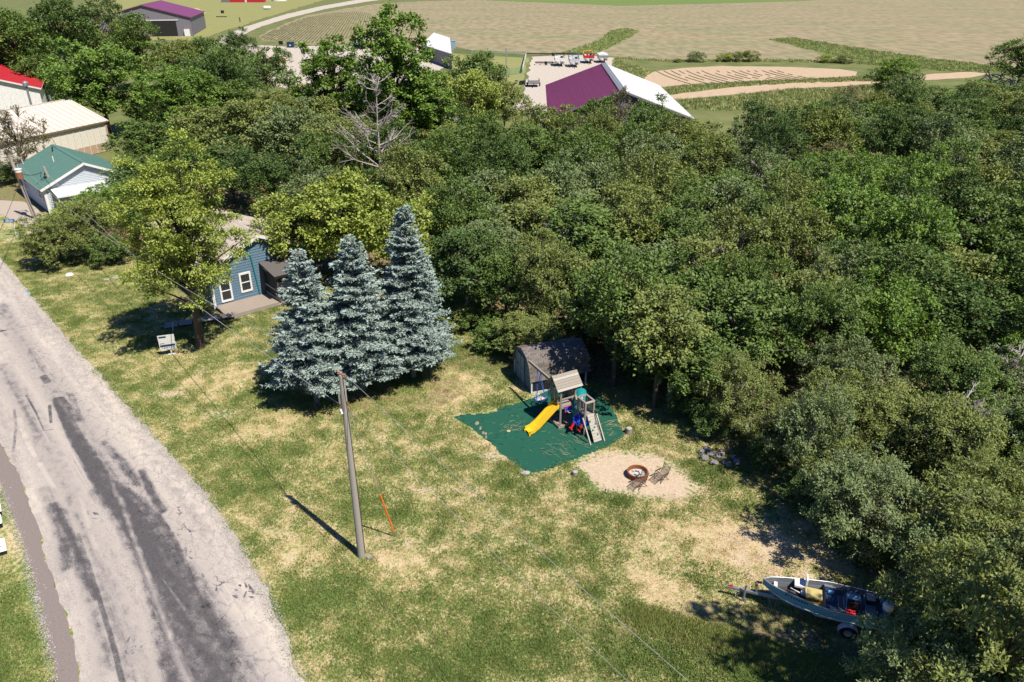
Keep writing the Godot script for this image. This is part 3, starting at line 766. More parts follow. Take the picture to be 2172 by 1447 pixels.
func lawn_objects() -> void:
	rng.seed = 101
	# house-for-sale board
	var p := Vector3(-20.66, 0, -40.77)
	var t := thing("yard_sign", "white rectangular yard sign with blue bands on one post near the blue house", "sign", p)
	var x := Vector3(0.94, 0, -0.34)
	var f := Vector3(0.34, 0, 0.94)
	var up := (Vector3.UP + f * 0.1).normalized()
	part(t, "post", bar_shape(p, p + up * 1.0, 0.09, 0.05, f), M.white)
	part(t, "foot", bar_shape(p - x * 0.2 + Vector3(0, 0.04, 0), p + x * 0.2 + Vector3(0, 0.04, 0), 0.08, 0.05), M.white)
	var o := p + up * 0.92 + f * 0.05 - x * 0.12
	var s := Shape.new()
	s.block(o, x * 0.46, up * 0.5, f * 0.012)
	part(t, "board", s, M.white)
	s = Shape.new(); s.block(o - x * 0.2 + up * 0.38 + f * 0.016, x * 0.2, up * 0.055, f * 0.003); part(t, "blue_band", s, M.navy)
	s = Shape.new(); s.block(o + x * 0.0 - up * 0.22 + f * 0.016, x * 0.42, up * 0.07, f * 0.003); part(t, "blue_band", s, M.navy)
	s = Shape.new(); s.block(o - x * 0.28 - up * 0.06 + f * 0.016, x * 0.12, up * 0.022, f * 0.003); part(t, "red_band", s, M.rust)
	s = Shape.new()
	for k in 6: s.block(o + x * (-0.3 + k * 0.12) - up * 0.37 + f * 0.016, x * R(0.02, 0.05), up * 0.035, f * 0.003)
	part(t, "small_print", s, M.navy, "stuff")
	# stepping stones
	var where := ["nearest the road", "second from the road", "third from the road, the middle one", "fourth from the road", "farthest from the road"]
	var spots := [Vector3(-30.52, 0, -53.02), Vector3(-30.06, 0, -53.41), Vector3(-29.47, 0, -53.6), Vector3(-28.95, 0, -53.8), Vector3(-28.42, 0, -53.9)]
	for i in 5:
		s = Shape.new()
		s.box(spots[i] + Vector3(0, 0.03, 0), Vector3(0.42, 0.06, 0.36), Basis(Vector3.UP, R(-0.2, 0.2)))
		single("stepping_stone", "pale square stepping stone in the row of five, " + where[i], "stone slab", s, M.stone, spots[i], "stepping stones in a row")
	p = Vector3(-33.82, 0, -53.9)
	s = Shape.new()
	s.lathe(p, [Vector2(0.26, 0.0), Vector2(0.3, 0.06), Vector2(0.22, 0.17), Vector2(0.0, 0.2)], 14)
	single("plastic_lid", "white plastic lid lying in grass below the big bush", "lid", s, M.white, p)
	# blue house-number sign
	p = Vector3(-43.2, 0, -63.17)
	t = thing("address_sign", "small blue house number sign on a thin pale post by the driveway", "sign", p)
	part(t, "post", bar_shape(p, p + Vector3(-0.1, 1.45, 0), 0.09, 0.09), M.white)
	part(t, "base", bar_shape(p, p + Vector3(-0.02, 0.45, 0), 0.17, 0.17), M.white)
	var c := p + Vector3(-0.3, 1.5, 0.06)
	s = Shape.new(); s.box(c, Vector3(0.95, 0.3, 0.03)); part(t, "plate", s, mat("sign_blue", Color(0.02, 0.13, 0.42), 0.4))
	lettering(t, "2834", c + Vector3(0, 0, 0.022), Basis(), 0.3, M.white)
	# white boards at the left road side
	var boards := [[Vector3(-21.98, 0, -25.56), 0.5, "white blank board sign at the left road edge, farthest of the three"], [Vector3(-21.44, 0, -24.77), 0.45, "white board sign at the left road edge, middle one of the three"], [Vector3(-20.42, 0, -23.19), 0.62, "white board sign with dark lettering at the left road edge, nearest of the three"]]
	for i in 3:
		p = boards[i][0]
		t = thing("roadside_board", boards[i][2], "sign", p, "white boards beside the road")
		var tilt := Basis(Vector3.UP, 0.5).rotated(Vector3(0.88, 0, -0.48).normalized(), -0.75)
		var w: float = boards[i][1]
		part(t, "stake", bar_shape(p, p + Vector3(0, 0.42, 0), 0.03, 0.03), M.metal_grey)
		s = Shape.new(); s.box(p + Vector3(0, 0.5, 0), Vector3(w, w * 0.85, 0.02), tilt); part(t, "panel", s, M.white)
		if i == 2:
			s = Shape.new()
			for k in 5: s.block(p + Vector3(0, 0.5, 0) + tilt.z * 0.013 + tilt.x * (0.02 + k * 0.03 * (k % 2)) + tilt.y * (0.12 - k * 0.055), tilt.x * (0.1 - 0.02 * (k % 2)), tilt.y * 0.012, tilt.z * 0.002)
			part(t, "print", s, M.navy)
	# clothes-line post
	p = Vector3(-3.78, 0, -39.19)
	t = thing("clothesline_post", "thin pale green clothesline post beside the tallest spruce", "post", p)
	part(t, "pole", rod_shape(p, p + Vector3(0.12, 1.5, 0), 0.03), M.galvanised)
	part(t, "crossarm", rod_shape(p + Vector3(-0.3, 1.52, -0.1), p + Vector3(0.14, 1.48, 0.05), 0.022), M.galvanised)
	# fire ring
	p = Vector3(5.79, 0, -28.5)
	t = thing("fire_ring", "rusty steel fire ring full of white ash on the sand", "fire pit", p)
	s = Shape.new()
	s.lathe(p, [Vector2(0.455, 0.0), Vector2(0.46, 0.1), Vector2(0.475, 0.11), Vector2(0.475, 0.14), Vector2(0.46, 0.15), Vector2(0.46, 0.25), Vector2(0.49, 0.26), Vector2(0.49, 0.29), Vector2(0.43, 0.29), Vector2(0.43, 0.0)], 40)
	part(t, "ring", s, M.rust)
	s = Shape.new()
	s.lathe(p, [Vector2(0.43, 0.02), Vector2(0.43, 0.1), Vector2(0.3, 0.12), Vector2(0.16, 0.15), Vector2(0.0, 0.14)], 24)
	part(t, "ash", s, M.ash)
	for i in 6:
		var a := R(0, TAU)
		var q := p + Vector3(cos(a), 0, sin(a)) * R(0.08, 0.25) + Vector3(0, 0.15, 0)
		var d := Vector3(R(-1, 1), R(-0.1, 0.1), R(-1, 1)).normalized() * R(0.07, 0.13)
		part(t, "charred_log", rod_shape(q - d, q + d, R(0.018, 0.03)), M.black if i % 2 else M.dead_wood)
	lawn_chair(Vector3(5.76, 0, -27.72), -0.95, "dark mesh folding chair standing against the fire ring")
	lawn_chair(Vector3(6.83, 0, -28.21), -0.95, "dark mesh folding chair right of the fire ring on the sand")
	# stumps and stones
	for e in [[Vector3(5.88, 0, -32.09), 0.17, 0.3, "small sawn log stump at the right corner of the green mat"], [Vector3(2.9, 0, -28.57), 0.14, 0.2, "short grey wooden block at the left edge of the sand"]]:
		t = thing("stump", e[3], "stump", e[0])
		s = Shape.new()
		s.tube([e[0], e[0] + Vector3(0.02, e[2], 0)], [e[1], e[1] * 0.95], 11)
		part(t, "log", s, M.grey_wood)
		s = Shape.new()
		s.lathe(e[0] + Vector3(0.02, e[2] + 0.004, 0), [Vector2(e[1] * 0.8, 0.0), Vector2(0, 0.004)], 11)
		part(t, "cut_face", s, M.pale_wood)
	var rocks := [Vector3(9.14, 0, -30.31), Vector3(9.18, 0, -29.81), Vector3(9.56, 0, -30.08), Vector3(9.54, 0, -29.42), Vector3(9.84, 0, -29.92), Vector3(10.05, 0, -29.5), Vector3(10.19, 0, -29.23), Vector3(10.57, 0, -29.84), Vector3(9.47, 0, -30.47), Vector3(10.09, 0, -30.19), Vector3(10.65, 0, -29.46)]
	for i in rocks.size():
		s = Shape.new()
		lump(s, rocks[i] + Vector3(0, 0.1, 0), Vector3(R(0.12, 0.24), R(0.12, 0.2), R(0.12, 0.22)), 300 + i)
		single("field_stone", "grey field stone in the heap at the forest edge right of the fire ring", "rock", s, M.rock, rocks[i], "stones heaped at the forest edge")
	p = Vector3(0.85, 0, -28.68)
	s = Shape.new(); lump(s, p + Vector3(-0.2, 0.05, 0), Vector3(0.24, 0.09, 0.14), 340)
	single("flat_stone", "flat pale stone holding down the near corner of the green mat", "rock", s, M.stone, p)
	# play mat: a woven ground cover with folds, weighed down at the edges
	var o2 := ragged(PackedVector2Array([Vector2(-3.16, -33.66), Vector2(-2.5, -33.89), Vector2(-1.64, -33.94), Vector2(-0.85, -34.31), Vector2(-0.71, -34.7), Vector2(0.1, -34.89), Vector2(1.13, -35.64), Vector2(1.94, -36.52), Vector2(3.28, -36.84), Vector2(4.6, -36.31), Vector2(5.48, -34.31), Vector2(5.6, -32.7), Vector2(5.76, -31.79), Vector2(4.71, -30.79), Vector2(3.49, -30.08), Vector2(2.66, -29.54), Vector2(1.62, -28.79), Vector2(0.79, -28.61), Vector2(0.31, -29.16), Vector2(-0.36, -30.08), Vector2(-0.88, -30.88), Vector2(-1.56, -31.79), Vector2(-2.45, -32.93)]), 0.4, 0.07, 121)
	s = Shape.new()
	var box := Rect2(o2[0], Vector2.ZERO)
	for q in o2: box = box.expand(q)
	var cell := 0.11
	var fn := FastNoiseLite.new()
	fn.seed = 17; fn.frequency = 0.55; fn.noise_type = FastNoiseLite.TYPE_SIMPLEX; fn.fractal_type = FastNoiseLite.FRACTAL_RIDGED; fn.fractal_octaves = 3
	var height := func(q: Vector2) -> float:
		var r := fn.get_noise_2d(q.x * 0.7 + q.y * 0.5, q.y * 1.3 - q.x * 0.2)
		return 0.012 + maxf(0.0, r - 0.42) * 0.16
	var ids := {}
	for j in int(box.size.y / cell) + 2:
		for i in int(box.size.x / cell) + 2:
			var q := box.position + Vector2(i, j) * cell
			ids[Vector2i(i, j)] = -1
			if Geometry2D.is_point_in_polygon(q, o2):
				var h: float = height.call(q)
				var nn := Vector3(h - height.call(q + Vector2(0.05, 0)), 0.05, h - height.call(q + Vector2(0, 0.05))).normalized()
				ids[Vector2i(i, j)] = s.put(Vector3(q.x, h, q.y), nn, q)
	for k in ids:
		var a: int = ids[k]; var b: int = ids.get(k + Vector2i(1, 0), -1); var d: int = ids.get(k + Vector2i(1, 1), -1); var e: int = ids.get(k + Vector2i(0, 1), -1)
		if a >= 0 and b >= 0 and d >= 0: s.ix.append_array([a, b, d])
		if a >= 0 and d >= 0 and e >= 0: s.ix.append_array([a, d, e])
	var mt := thing("play_mat", "dark green ground cloth spread below the play set and slide", "mat", Vector3(1.6, 0, -32.5))
	part(mt, "cloth", s, M.mat_green)
	# dry stems and strands of litter lying on the cloth, thickest round the climbing wall
	s = Shape.new()
	for i in 170:
		var ctr: Vector2 = [Vector2(5.17, -32.7), Vector2(3.15, -31.62), Vector2(-0.14, -32.7), Vector2(2.16, -30.59), Vector2(5.35, -32.26), Vector2(3.66, -32.05)][i % 6]
		var q := ctr + Vector2(rng.randfn(0, 0.55), rng.randfn(0, 0.4))
		if not Geometry2D.is_point_in_polygon(q, o2): continue
		var an := rng.randfn(0.6 if i % 2 else -0.4, 0.4)
		var len := R(0.08, 0.5)
		var pts := []
		for k in 4: pts.append(V(q + Vector2(cos(an), sin(an)).rotated(k * R(-0.15, 0.15)) * len * k / 3.0, 0.03 + float(height.call(q)) * 1.1))
		s.tube(pts, [0.003, 0.006, 0.005, 0.002], 3, false)
	part(mt, "dry_stems", s, mat("straw", Color(0.46, 0.38, 0.24), 0.9), "stuff")
	# the tear along the left side shows soil below
	s = Shape.new()
	for q in [Vector2(-1.8, -33.02), Vector2(-1.61, -32.53), Vector2(-1.45, -32.13), Vector2(-1.3, -31.71), Vector2(-1.07, -31.04), Vector2(-1.33, -32.05)]:
		lump(s, V(q, 0.01), Vector3(R(0.06, 0.12), 0.03, R(0.1, 0.2)), int(q.x * 100), 5)
	part(mt, "soil_in_tear", s, M.sand_pad, "stuff")
	p = Vector3(-0.17, 0, -32.26)
	s = Shape.new(); s.lathe(p + Vector3(0, 0.02, 0), [Vector2(0.1, 0.0), Vector2(0.1, 0.012), Vector2(0.0, 0.03)], 14)
	single("flying_disc", "small pale disc lying on the green mat left of the slide", "disc", s, M.cooler_lid, p)

func lawn_chair(p: Vector3, turn: float, label: String) -> void:
	var t := thing("lawn_chair", label, "chair", p, "mesh chairs by the fire ring")
	var b := Basis(Vector3.UP, turn)
	var at := func(x: float, y: float, z: float) -> Vector3: return p + b * Vector3(x, y, z) * 0.74
	var fabric: StandardMaterial3D = M.chair_mesh if M.has("chair_mesh") else mat("chair_mesh", Color(0.17, 0.125, 0.1), 0.85)
	var w := 0.27
	var sling := func(a: Vector3, d: Vector3, called: String) -> void:
		var s := Shape.new()
		var xx := b * Vector3(w * 0.74, 0, 0)
		for k in 11:     # woven bands with gaps
			var q0 := a.lerp(d, k / 11.0); var q1 := a.lerp(d, (k + 0.5) / 11.0)
			s.quad(q0 - xx, q0 + xx, q1 + xx, q1 - xx)
		part(t, called, s, fabric)
	sling.call(at.call(0, 0.38, 0.24), at.call(0, 0.34, -0.22), "seat")
	sling.call(at.call(0, 0.34, -0.22), at.call(0, 0.95, -0.48), "backrest")
	sling.call(at.call(0, 0.38, 0.24), at.call(0, 0.22, 0.66), "leg_rest")
	for s in [-1.0, 1.0]:
		part(t, "side_rail", tube_shape([at.call(s * w, 0.22, 0.67), at.call(s * w, 0.38, 0.24), at.call(s * w, 0.34, -0.22), at.call(s * w, 0.97, -0.49)], [0.014], 5), M.dark_brown)
		part(t, "armrest", bar_shape(at.call(s * (w + 0.04), 0.58, 0.22), at.call(s * (w + 0.04), 0.6, -0.3), 0.05, 0.025), M.dark_brown)
		part(t, "leg", rod_shape(at.call(s * w, 0.0, 0.34), at.call(s * (w + 0.03), 0.58, -0.2), 0.015, 5), M.dark_brown)
		part(t, "leg", rod_shape(at.call(s * w, 0.0, -0.42), at.call(s * (w + 0.03), 0.58, 0.16), 0.015, 5), M.dark_brown)
	part(t, "foot_bar", rod_shape(at.call(-w, 0.0, -0.42), at.call(w, 0.0, -0.42), 0.015, 5), M.dark_brown)

# ---------------------------------------------------------------- blue house

# overlapping boards on a wall from a to b between heights given as functions of the way along
func clapboards(a: Vector3, dir: Vector3, out: Vector3, len: float, y0: float, top: Callable, pitch: float) -> Shape:
	var s := Shape.new()
	var y := y0
	while true:
		var lo := len + 1.0; var hi := -1.0
		for k in 61:
			var x := len * k / 60.0
			if top.call(x) >= y + pitch * 0.5:
				lo = minf(lo, x); hi = maxf(hi, x)
		if hi <= lo: break
		var p := a + dir * lo + Vector3(0, y, 0); var q := a + dir * hi + Vector3(0, y, 0)
		var u := Vector3(0, pitch, 0)
		s.quad(p + u + out * 0.004, q + u + out * 0.004, q + out * 0.04, p + out * 0.04)
		s.quad(p + out * 0.04, q + out * 0.04, q, p)
		y += pitch
	return s

func window(parent: Node3D, o: Vector3, x: Vector3, out: Vector3, w: float, h: float) -> void:
	var f := Shape.new()
	var up := Vector3.UP
	for e in [[-w / 2 - 0.05, 0.0, 0.06, h / 2 + 0.11], [w / 2 + 0.05, 0.0, 0.06, h / 2 + 0.11]]: f.block(o + x * e[0] + out * 0.045, x * e[2], up * e[3], out * 0.035)
	for e in [[h / 2 + 0.05, 0.07], [-h / 2 - 0.05, 0.07], [0.0, 0.03]]: f.block(o + up * e[0] + out * 0.04, x * (w / 2 + 0.01), up * e[1], out * 0.032)
	var fr := part(parent, "window", f, M.white)
	var s := Shape.new(); s.block(o + out * 0.03, x * w / 2, up * h / 2, out * 0.004); part(fr, "pane", s, M.glass)
	s = Shape.new(); s.block(o + out * 0.018, x * w / 2, up * h / 2, out * 0.004); part(fr, "dark_backing", s, M.screen)  # dark sheet added behind the pane, its colour standing in for the unlit room

func blue_house() -> void:
	var r := Vector3(0.7556, 0, -0.655)
	var l := Vector3(-0.655, 0, -0.7556)
	var f := -l
	var c := Vector3(-20.36, 0, -47.49)
	var t := thing("blue_house", "blue clapboard house with tan roof and wooden deck behind the yellow-green tree", "house", c)
	var W := 7.2; var D := 8.0; var eave := 3.0; var rise := 1.55
	var top := func(x: float) -> float: return eave + rise * (1.0 - absf(x - W / 2) / (W / 2))
	var s := Shape.new()
	var poly := PackedVector2Array([Vector2(0, 0.12), Vector2(W, 0.12), Vector2(W, eave), Vector2(W / 2, eave + rise), Vector2(0, eave)])
	s.slab(poly, c, r, Vector3.UP, l * D)
	part(t, "wall", s, M.blue_siding)
	part(t, "siding", clapboards(c, r, f, W, 0.2, top, 0.19), M.blue_siding, "stuff")
	part(t, "side_siding", clapboards(c + l * D, -l, -r, D, 0.2, func(_x: float) -> float: return eave, 0.19), M.brown_siding, "stuff")
	s = Shape.new(); s.block(c + l * D / 2 + r * W / 2 + Vector3(0, 0.03, 0), r * (W / 2 - 0.1), Vector3(0, 0.12, 0), l * (D / 2 - 0.1)); part(t, "foundation", s, M.dark_wood)
	s = Shape.new(); s.block(c + l * D / 2 - r * 0.035 + Vector3(0, 0.2, 0), r * 0.03, Vector3(0, 0.15, 0), l * D / 2); part(t, "skirt_board", s, M.white)
	s = Shape.new(); s.block(c + f * 0.02 - r * 0.02 + Vector3(0, eave / 2 + 0.05, 0), r * 0.09, Vector3(0, eave / 2 - 0.05, 0), f * 0.035); part(t, "corner_board", s, M.white)
	for e in [-1.0, 1.0]:
		var ridge := c + r * W / 2 + Vector3(0, eave + rise + 0.08, 0)
		var low: Vector3 = c + r * (W / 2 + e * (W / 2 + 0.4)) + Vector3(0, eave - 0.4 * rise / (W / 2) + 0.08, 0)
		s = Shape.new()
		var nn := (ridge - low).cross(l).normalized()
		if nn.y < 0: nn = -nn
		s.block((ridge + low) / 2 + l * D / 2, (ridge - low) / 2, nn * 0.05, l * (D / 2 + 0.35))
		part(t, "roof", s, M.tan_roof)
		s = Shape.new()
		s.block((ridge + low) / 2 + f * 0.37 - nn * 0.06, (ridge - low) / 2, nn * 0.09, f * 0.02)
		part(t, "rake_board", s, M.white)
		s = Shape.new()
		s.block(low + l * D / 2 + r * e * 0.02 - nn * 0.06, r * 0.02, Vector3(0, 0.09, 0), l * (D / 2 + 0.36))
		part(t, "fascia", s, M.white)
	window(t, c + r * 0.87 + Vector3(0, 1.2, 0) + f * 0.02, r, f, 0.62, 1.36)
	window(t, c + r * 2.32 + Vector3(0, 1.45, 0) + f * 0.02, r, f, 0.62, 1.2)
	part(t, "downspout", tube_shape([c + r * 2.85 + f * 0.09 + Vector3(0, 3.7, 0), c + r * 2.95 + f * 0.09 + Vector3(0, 3.2, 0), c + r * 3.2 + f * 0.09 + Vector3(0, 0.3, 0)], [0.045], 6), M.teal)
	# screened porch
	var po := c + r * 3.7 + f * 0.03
	var pt := thing("screen_porch", "dark screened porch with grey roof on the deck of the blue house", "porch", po)
	for e in [[0.0, 0.0], [0.0, 2.2], [1.6, 2.2], [3.2, 2.2], [3.2, 0.0]]:
		part(pt, "post", bar_shape(po + r * e[0] + f * e[1] + Vector3(0, 0.28, 0), po + r * e[0] + f * e[1] + Vector3(0, 2.2, 0), 0.1, 0.1), M.dark_wood)
	for e in [[0.0, 0.05, 0.0, 2.15], [0.05, 2.2, 1.55, 2.2], [1.65, 2.2, 3.15, 2.2]]:
		var a: Vector3 = po + r * e[0] + f * e[1]; var b: Vector3 = po + r * e[2] + f * e[3]
		for y in [0.4, 1.0, 2.15]: part(pt, "rail", bar_shape(a + Vector3(0, y, 0), b + Vector3(0, y, 0), 0.06, 0.09), M.pale_wood)
		s = Shape.new(); s.bar(a + Vector3(0, 1.3, 0), b + Vector3(0, 1.3, 0), 0.01, 1.7); part(pt, "screen", s, M.screen)
	s = Shape.new()
	s.block(po + r * 1.6 + f * 1.1 + Vector3(0, 2.42, 0), r * 1.85, Vector3(0, 0.04, 0), (f * 1.35 - Vector3(0, 0.22, 0)))
	part(pt, "roof", s, M.porch_roof)
	s = Shape.new()
	s.block(po + r * 1.6 + f * 2.46 + Vector3(0, 2.17, 0), r * 1.86, Vector3(0, 0.08, 0), f * 0.02)
	part(pt, "fascia", s, M.black)
	# deck and the run of low steps
	var dk := thing("wooden_deck", "weathered plank deck in front of the blue house", "deck", c + f * 1.0)
	s = Shape.new()
	for k in 15: s.block(c + f * (0.12 + k * 0.145) + r * (2.9 + 0.02) + Vector3(0, 0.25, 0), r * (2.95 - (0.0 if k < 6 else (k - 5) * 0.0)), Vector3(0, 0.02, 0), f * 0.066)
	part(dk, "planks", s, M.deck_wood, "stuff")
	s = Shape.new(); s.block(c + f * 2.2 + r * 2.9 + Vector3(0, 0.12, 0), r * 2.94, Vector3(0, 0.1, 0), f * 0.02); part(dk, "rim_board", s, M.grey_wood)
	for k in 4: part(dk, "leg", bar_shape(c + f * 2.1 + r * (0.2 + k * 1.8), c + f * 2.1 + r * (0.2 + k * 1.8) + Vector3(0, 0.22, 0), 0.09, 0.09), M.grey_wood)
	var a0 := Vector3(-18.56, 0, -46.16); var a1 := Vector3(-22.76, 0, -44.67)
	var dd := (a1 - a0).normalized()
	var ss := dd.cross(Vector3.UP)
	var st := thing("deck_steps", "run of low grey plank steps leading from the deck towards the road", "steps", a1)
	var names := 5
	for k in names:
		var q := a0.lerp(a1, (k + 0.5) / names) + Vector3(0, 0.28 - k * 0.04, 0)
		s = Shape.new()
		for j in 5: s.block(q + ss * (-0.36 + j * 0.18), dd * (a0.distance_to(a1) / names * 0.46), Vector3(0, 0.02, 0), ss * 0.08)
		part(st, "tread", s, M.grey_wood if k > 0 else M.deck_wood)
		s = Shape.new(); s.block(q - Vector3(0, 0.12, 0) - ss * 0.0, dd * 0.3, Vector3(0, maxf(0.05, q.y / 2 - 0.03), 0), ss * 0.34)
		part(st, "step_box", s, M.dark_wood)
	part(st, "post", rod_shape(Vector3(-21.86, 0, -43.89), Vector3(-21.86, 0, -43.89) + Vector3(0.1, 0.7, 0), 0.03), M.white)

# ---------------------------------------------------------------- shed with a barn roof

func shed() -> void:
	rng.seed = 202
	var w := Vector3(-0.352, 0, -0.936)      # along the gable, away from the camera
	var q := Vector3(0.936, 0, -0.352)       # along the ridge, to the right
	var c := Vector3(1.09, 0, -36.04)
	var t := thing("garden_shed", "blue garden shed with a rounded barn roof behind the play set", "shed", c)
	var L := 3.25; var W := 2.6
	var prof := [Vector2(0, 0), Vector2(0, 0.95), Vector2(0.24, 1.62), Vector2(0.62, 1.94), Vector2(1.3, 2.14), Vector2(1.98, 1.94), Vector2(2.36, 1.62), Vector2(2.6, 0.95), Vector2(2.6, 0)]
	var s := Shape.new()
	s.slab(PackedVector2Array(prof), c, w, Vector3.UP, q * L)
	part(t, "wall", s, M.shed_blue)
	s = Shape.new(); s.block(c - w * 0.012 + q * L / 2 + Vector3(0, 0.5, 0), q * (L / 2 - 0.07), Vector3(0, 0.42, 0), w * 0.008); part(t, "shade_panel", s, M.black)  # black panel on the front wall: the shade under the eave, painted as colour
	for e in [[0.0, -0.02, 0.0], [W, -0.02, 0.0], [0.0, L + 0.02, 0.0]]:
		s = Shape.new(); s.block(c + w * (e[0] + (0.02 if e[0] == 0.0 else -0.02)) + q * e[1] + Vector3(0, 0.47, 0), w * 0.06, Vector3(0, 0.47, 0), q * 0.03)
		part(t, "corner_board", s, M.white if e[0] == 0.0 else M.pale_siding)
	# trim under the roof edge on the gable
	s = Shape.new()
	for i in range(1, 7):
		var a: Vector2 = prof[i]; var b: Vector2 = prof[i + 1]
		s.bar(c + w * a.x + Vector3(0, a.y - 0.04, 0) - q * 0.03, c + w * b.x + Vector3(0, b.y - 0.04, 0) - q * 0.03, 0.04, 0.09)
	part(t, "gable_trim", s, M.shed_door)
	# door
	s = Shape.new(); s.block(c + w * 1.6 - q * 0.03 + Vector3(0, 0.88, 0), w * 0.56, Vector3(0, 0.84, 0), q * 0.025)
	var d := part(t, "door", s, M.shed_door)
	for x in [1.06, 1.6, 2.14]: part(d, "batten", bar_shape(c + w * x - q * 0.07 + Vector3(0, 0.06, 0), c + w * x - q * 0.07 + Vector3(0, 1.7, 0), 0.07, 0.03, q), M.shed_door)
	for y in [0.1, 0.9, 1.68]: part(d, "batten", bar_shape(c + w * 1.09 - q * 0.072 + Vector3(0, y, 0), c + w * 2.11 - q * 0.072 + Vector3(0, y, 0), 0.028, 0.07), M.shed_door)
	part(d, "latch", bar_shape(c + w * 2.05 - q * 0.1 + Vector3(0, 1.0, 0), c + w * 1.9 - q * 0.1 + Vector3(0, 1.0, 0), 0.03, 0.05), M.black)
	# roof decks and shingles, the near slopes tab by tab
	var roof: MeshInstance3D
	var tab := BoxMesh.new(); tab.size = Vector3(0.29, 0.018, 0.2)
	var tones := [mat("shingle_a", Color(0.2, 0.175, 0.165), 0.95, T.fine, 0.4), mat("shingle_b", Color(0.165, 0.145, 0.14), 0.95, T.fine, 0.37), mat("shingle_c", Color(0.225, 0.195, 0.18), 0.95, T.fine, 0.43)]
	for i in range(1, 7):
		var a: Vector2 = prof[i]; var b: Vector2 = prof[i + 1]
		if i == 1: a += (a - b).normalized() * 0.2
		if i == 6: b += (b - a).normalized() * 0.2
		var pa := c + w * a.x + Vector3(0, a.y + 0.03, 0); var pb := c + w * b.x + Vector3(0, b.y + 0.03, 0)
		var nn := (pb - pa).cross(q).normalized()
		if nn.y < 0: nn = -nn
		s = Shape.new()
		s.block((pa + pb) / 2 + q * L / 2, (pb - pa) / 2, nn * 0.025, q * (L / 2 + 0.12))
		roof = part(t, "roof_deck", s, M.shingle_dark)
		if i > 3:
			s = Shape.new()
			var rows0 := int(ceil(pa.distance_to(pb) / 0.15))
			for j in rows0: s.block(pa.lerp(pb, (j + 0.5) / rows0) + q * L / 2 + nn * 0.03, (pb - pa).normalized() * 0.09, nn * 0.008 , q * (L / 2 + 0.13))
			part(roof, "shingle_courses", s, M.shingle, "stuff")
			continue
		var rows := int(ceil(pa.distance_to(pb) / 0.15))
		var dir := (pb - pa).normalized()
		for j in rows:
			var k := 0
			var x := -0.13 + (0.15 if j % 2 else 0.0)
			while x < L + 0.1:
				var o := MeshInstance3D.new()
				o.name = "shingle"
				o.mesh = tab
				o.set_surface_override_material(0, tones[rng.randi() % 3])
				var tip := (dir + nn * 0.09).normalized()
				o.transform = Transform3D(Basis(q, q.cross(-tip).normalized() * -1.0, -tip).orthonormalized(), pa + dir * ((j + 0.5) * pa.distance_to(pb) / rows) + q * (x + 0.145) + nn * (0.036 + R(0, 0.005)) - t.position - roof.position)
				roof.add_child(o, true)
				x += 0.305
				k += 1
	# log rail and clutter seen under the eave
	part(t, "sill", bar_shape(c - w * 0.03 + Vector3(0, 0.06, 0), c - w * 0.03 + q * L + Vector3(0, 0.06, 0), 0.05, 0.1), M.pale_siding)

# ---------------------------------------------------------------- wooden play set

